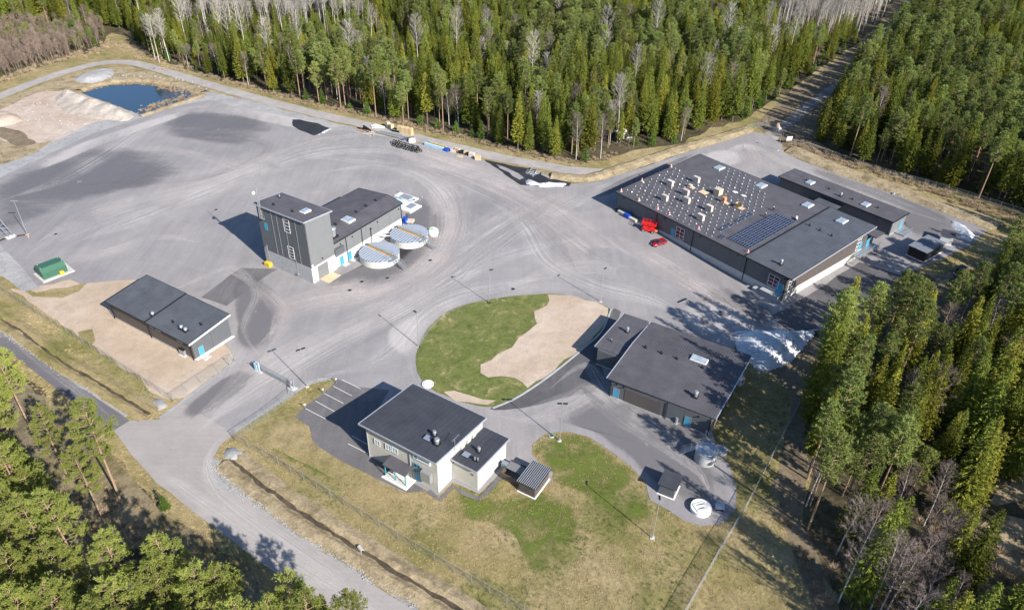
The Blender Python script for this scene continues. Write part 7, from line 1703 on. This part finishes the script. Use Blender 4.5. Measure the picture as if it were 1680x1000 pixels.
# brushwood and undergrowth along the forest edges
bp = []; r_ = random.Random(77)
def edge_brush(line, n, w_, smin=.4, smax=1.1):
    n = int(n*1.8); smin *= .6; smax *= .75
    c = catmull([gnd(*p) for p in line], 1.5)
    for _ in range(n): p = r_.choice(c); bp.append(('brush', r_.randrange(3), p.x+r_.gauss(0, w_), p.y+r_.gauss(0, w_), r_.uniform(smin, smax), r_.uniform(0, 6.28)))
edge_brush([(330,121), (420,147), (520,172), (600,189), (700,213), (800,236), (880,255), (955,267), (1000,257)], 420, 1.2, .35, .9)
edge_brush([(130,92), (165,78), (215,70), (250,98), (300,115)], 160, 3)
edge_brush([(-60,158), (0,134), (60,111), (130,91)], 120, 1.5)
edge_brush([(1300,236), (1400,272), (1500,302), (1620,345), (1700,372)], 260, 2)
edge_brush([(1330,225), (1400,140), (1450,80), (1500,20)], 120, 3)
edge_brush([(265,143), (295,148), (322,156), (292,163), (262,172), (240,180)], 170, 1.5, .35, .7)
edge_brush([(140,150), (180,140), (230,138), (280,142)], 120, .8, .35, .6)
edge_brush([(1400,980), (1480,1000), (1560,960), (1600,900)], 260, 5, .6, 1.6)
edge_brush([(130,150), (200,137), (260,136), (320,147), (334,155), (300,166)], 160, .8, .2, .45)
edge_brush([(120,790), (180,870), (260,930), (340,980)], 120, 3, .3, .7)
scatter_object('brushwood', 'brown leafless brushwood along the forest edges', 'brush', bp, [v[2] for v in VAR['brush']])
# grass tufts on the meadow
def inpolys(X, Y, poly):
    c = np.zeros(len(X), bool); n = len(poly); j = n-1
    for i in range(n):
        xi, yi = poly[i]; xj, yj = poly[j]
        if yi != yj: c ^= ((yi > Y) != (yj > Y)) & (X < (xj-xi)*(Y-yi)/(yj-yi)+xi)
        j = i
    return c
def make_tuft(seed, n=14):
    g = np.random.default_rng(seed); a = g.uniform(0, 6.28, n); A = np.stack([.12*np.cos(a), .12*np.sin(a), np.zeros(n)], 1)*g.random((n, 1)); d = unit(np.stack([np.cos(a)*.6, np.sin(a)*.6, np.ones(n)], 1)+g.normal(0, .25, (n, 3)))
    B = A+d*g.uniform(.18, .42, (n, 1)); sd = unit(np.cross(B-A, g.normal(0, 1, A.shape)))*.03; return np.stack([A-sd, A+sd, B], 1), []
M['dry_blade'] = plain('dry_grass_blades', (.44,.35,.19), .95, 0, .3, .4, rnd=.35); M['green_blade'] = plain('green_grass_blades', (.13,.17,.04), .95, 0, .3, .4, rnd=.35)
for i in range(2): variant('dry_tuft', i, *make_tuft(i+5), 'dry_blade', 'dry_blade')
for i in range(2): variant('green_tuft', i, *make_tuft(i+9), 'green_blade', 'green_blade')
g_ = np.random.default_rng(3); X = g_.uniform(-110, 130, 150000); Y = g_.uniform(62, 175, 150000)
ok = inpolys(X, Y, CLT0)
for P_ in HARD: ok &= ~inpolys(X, Y, [(p.x, p.y) for p in P_])
X, Y = X[ok], Y[ok]; gr = np.array([mnoise.noise(Vector((x*.1, y*.1, 2)))+.25*mnoise.noise(Vector((x*.8, y*.8, 2))) > .12 for x, y in zip(X, Y)])
for nm, lab, kk, m0 in (('dry_grass', 'dry straw coloured grass tufts on the meadow', 'dry_tuft', ~gr), ('green_grass', 'green grass tufts on the meadow', 'green_tuft', gr)):
    pts = [(kk, int(v), float(x), float(y), float(s_), float(r2)) for x, y, v, s_, r2 in zip(X[m0], Y[m0], g_.integers(0, 2, m0.sum()), g_.uniform(.5, 1.3, m0.sum()), g_.uniform(0, 6.28, m0.sum()))]
    scatter_object(nm, lab, kk, pts, [v[2] for v in VAR[kk]])
# say which one where only a few look alike
ORD = ['leftmost', 'second from left', 'third from left', 'fourth from left', 'fifth from left']
dl = {}
for o in COL.objects:
    if o.parent is None and o.get('category') and o.get('group'): dl.setdefault(o['label'], []).append(o)
for lab, L in dl.items():
    if 2 <= len(L) <= 5:
        bpy.context.view_layer.update(); L.sort(key=lambda o: project((o.matrix_world.translation.x, o.matrix_world.translation.y))[0])
        for i, o in enumerate(L): o['label'] = ('rightmost' if i == len(L)-1 else ORD[i])+' '+lab
print('trees', {k: len(v) for k, v in byk.items()})
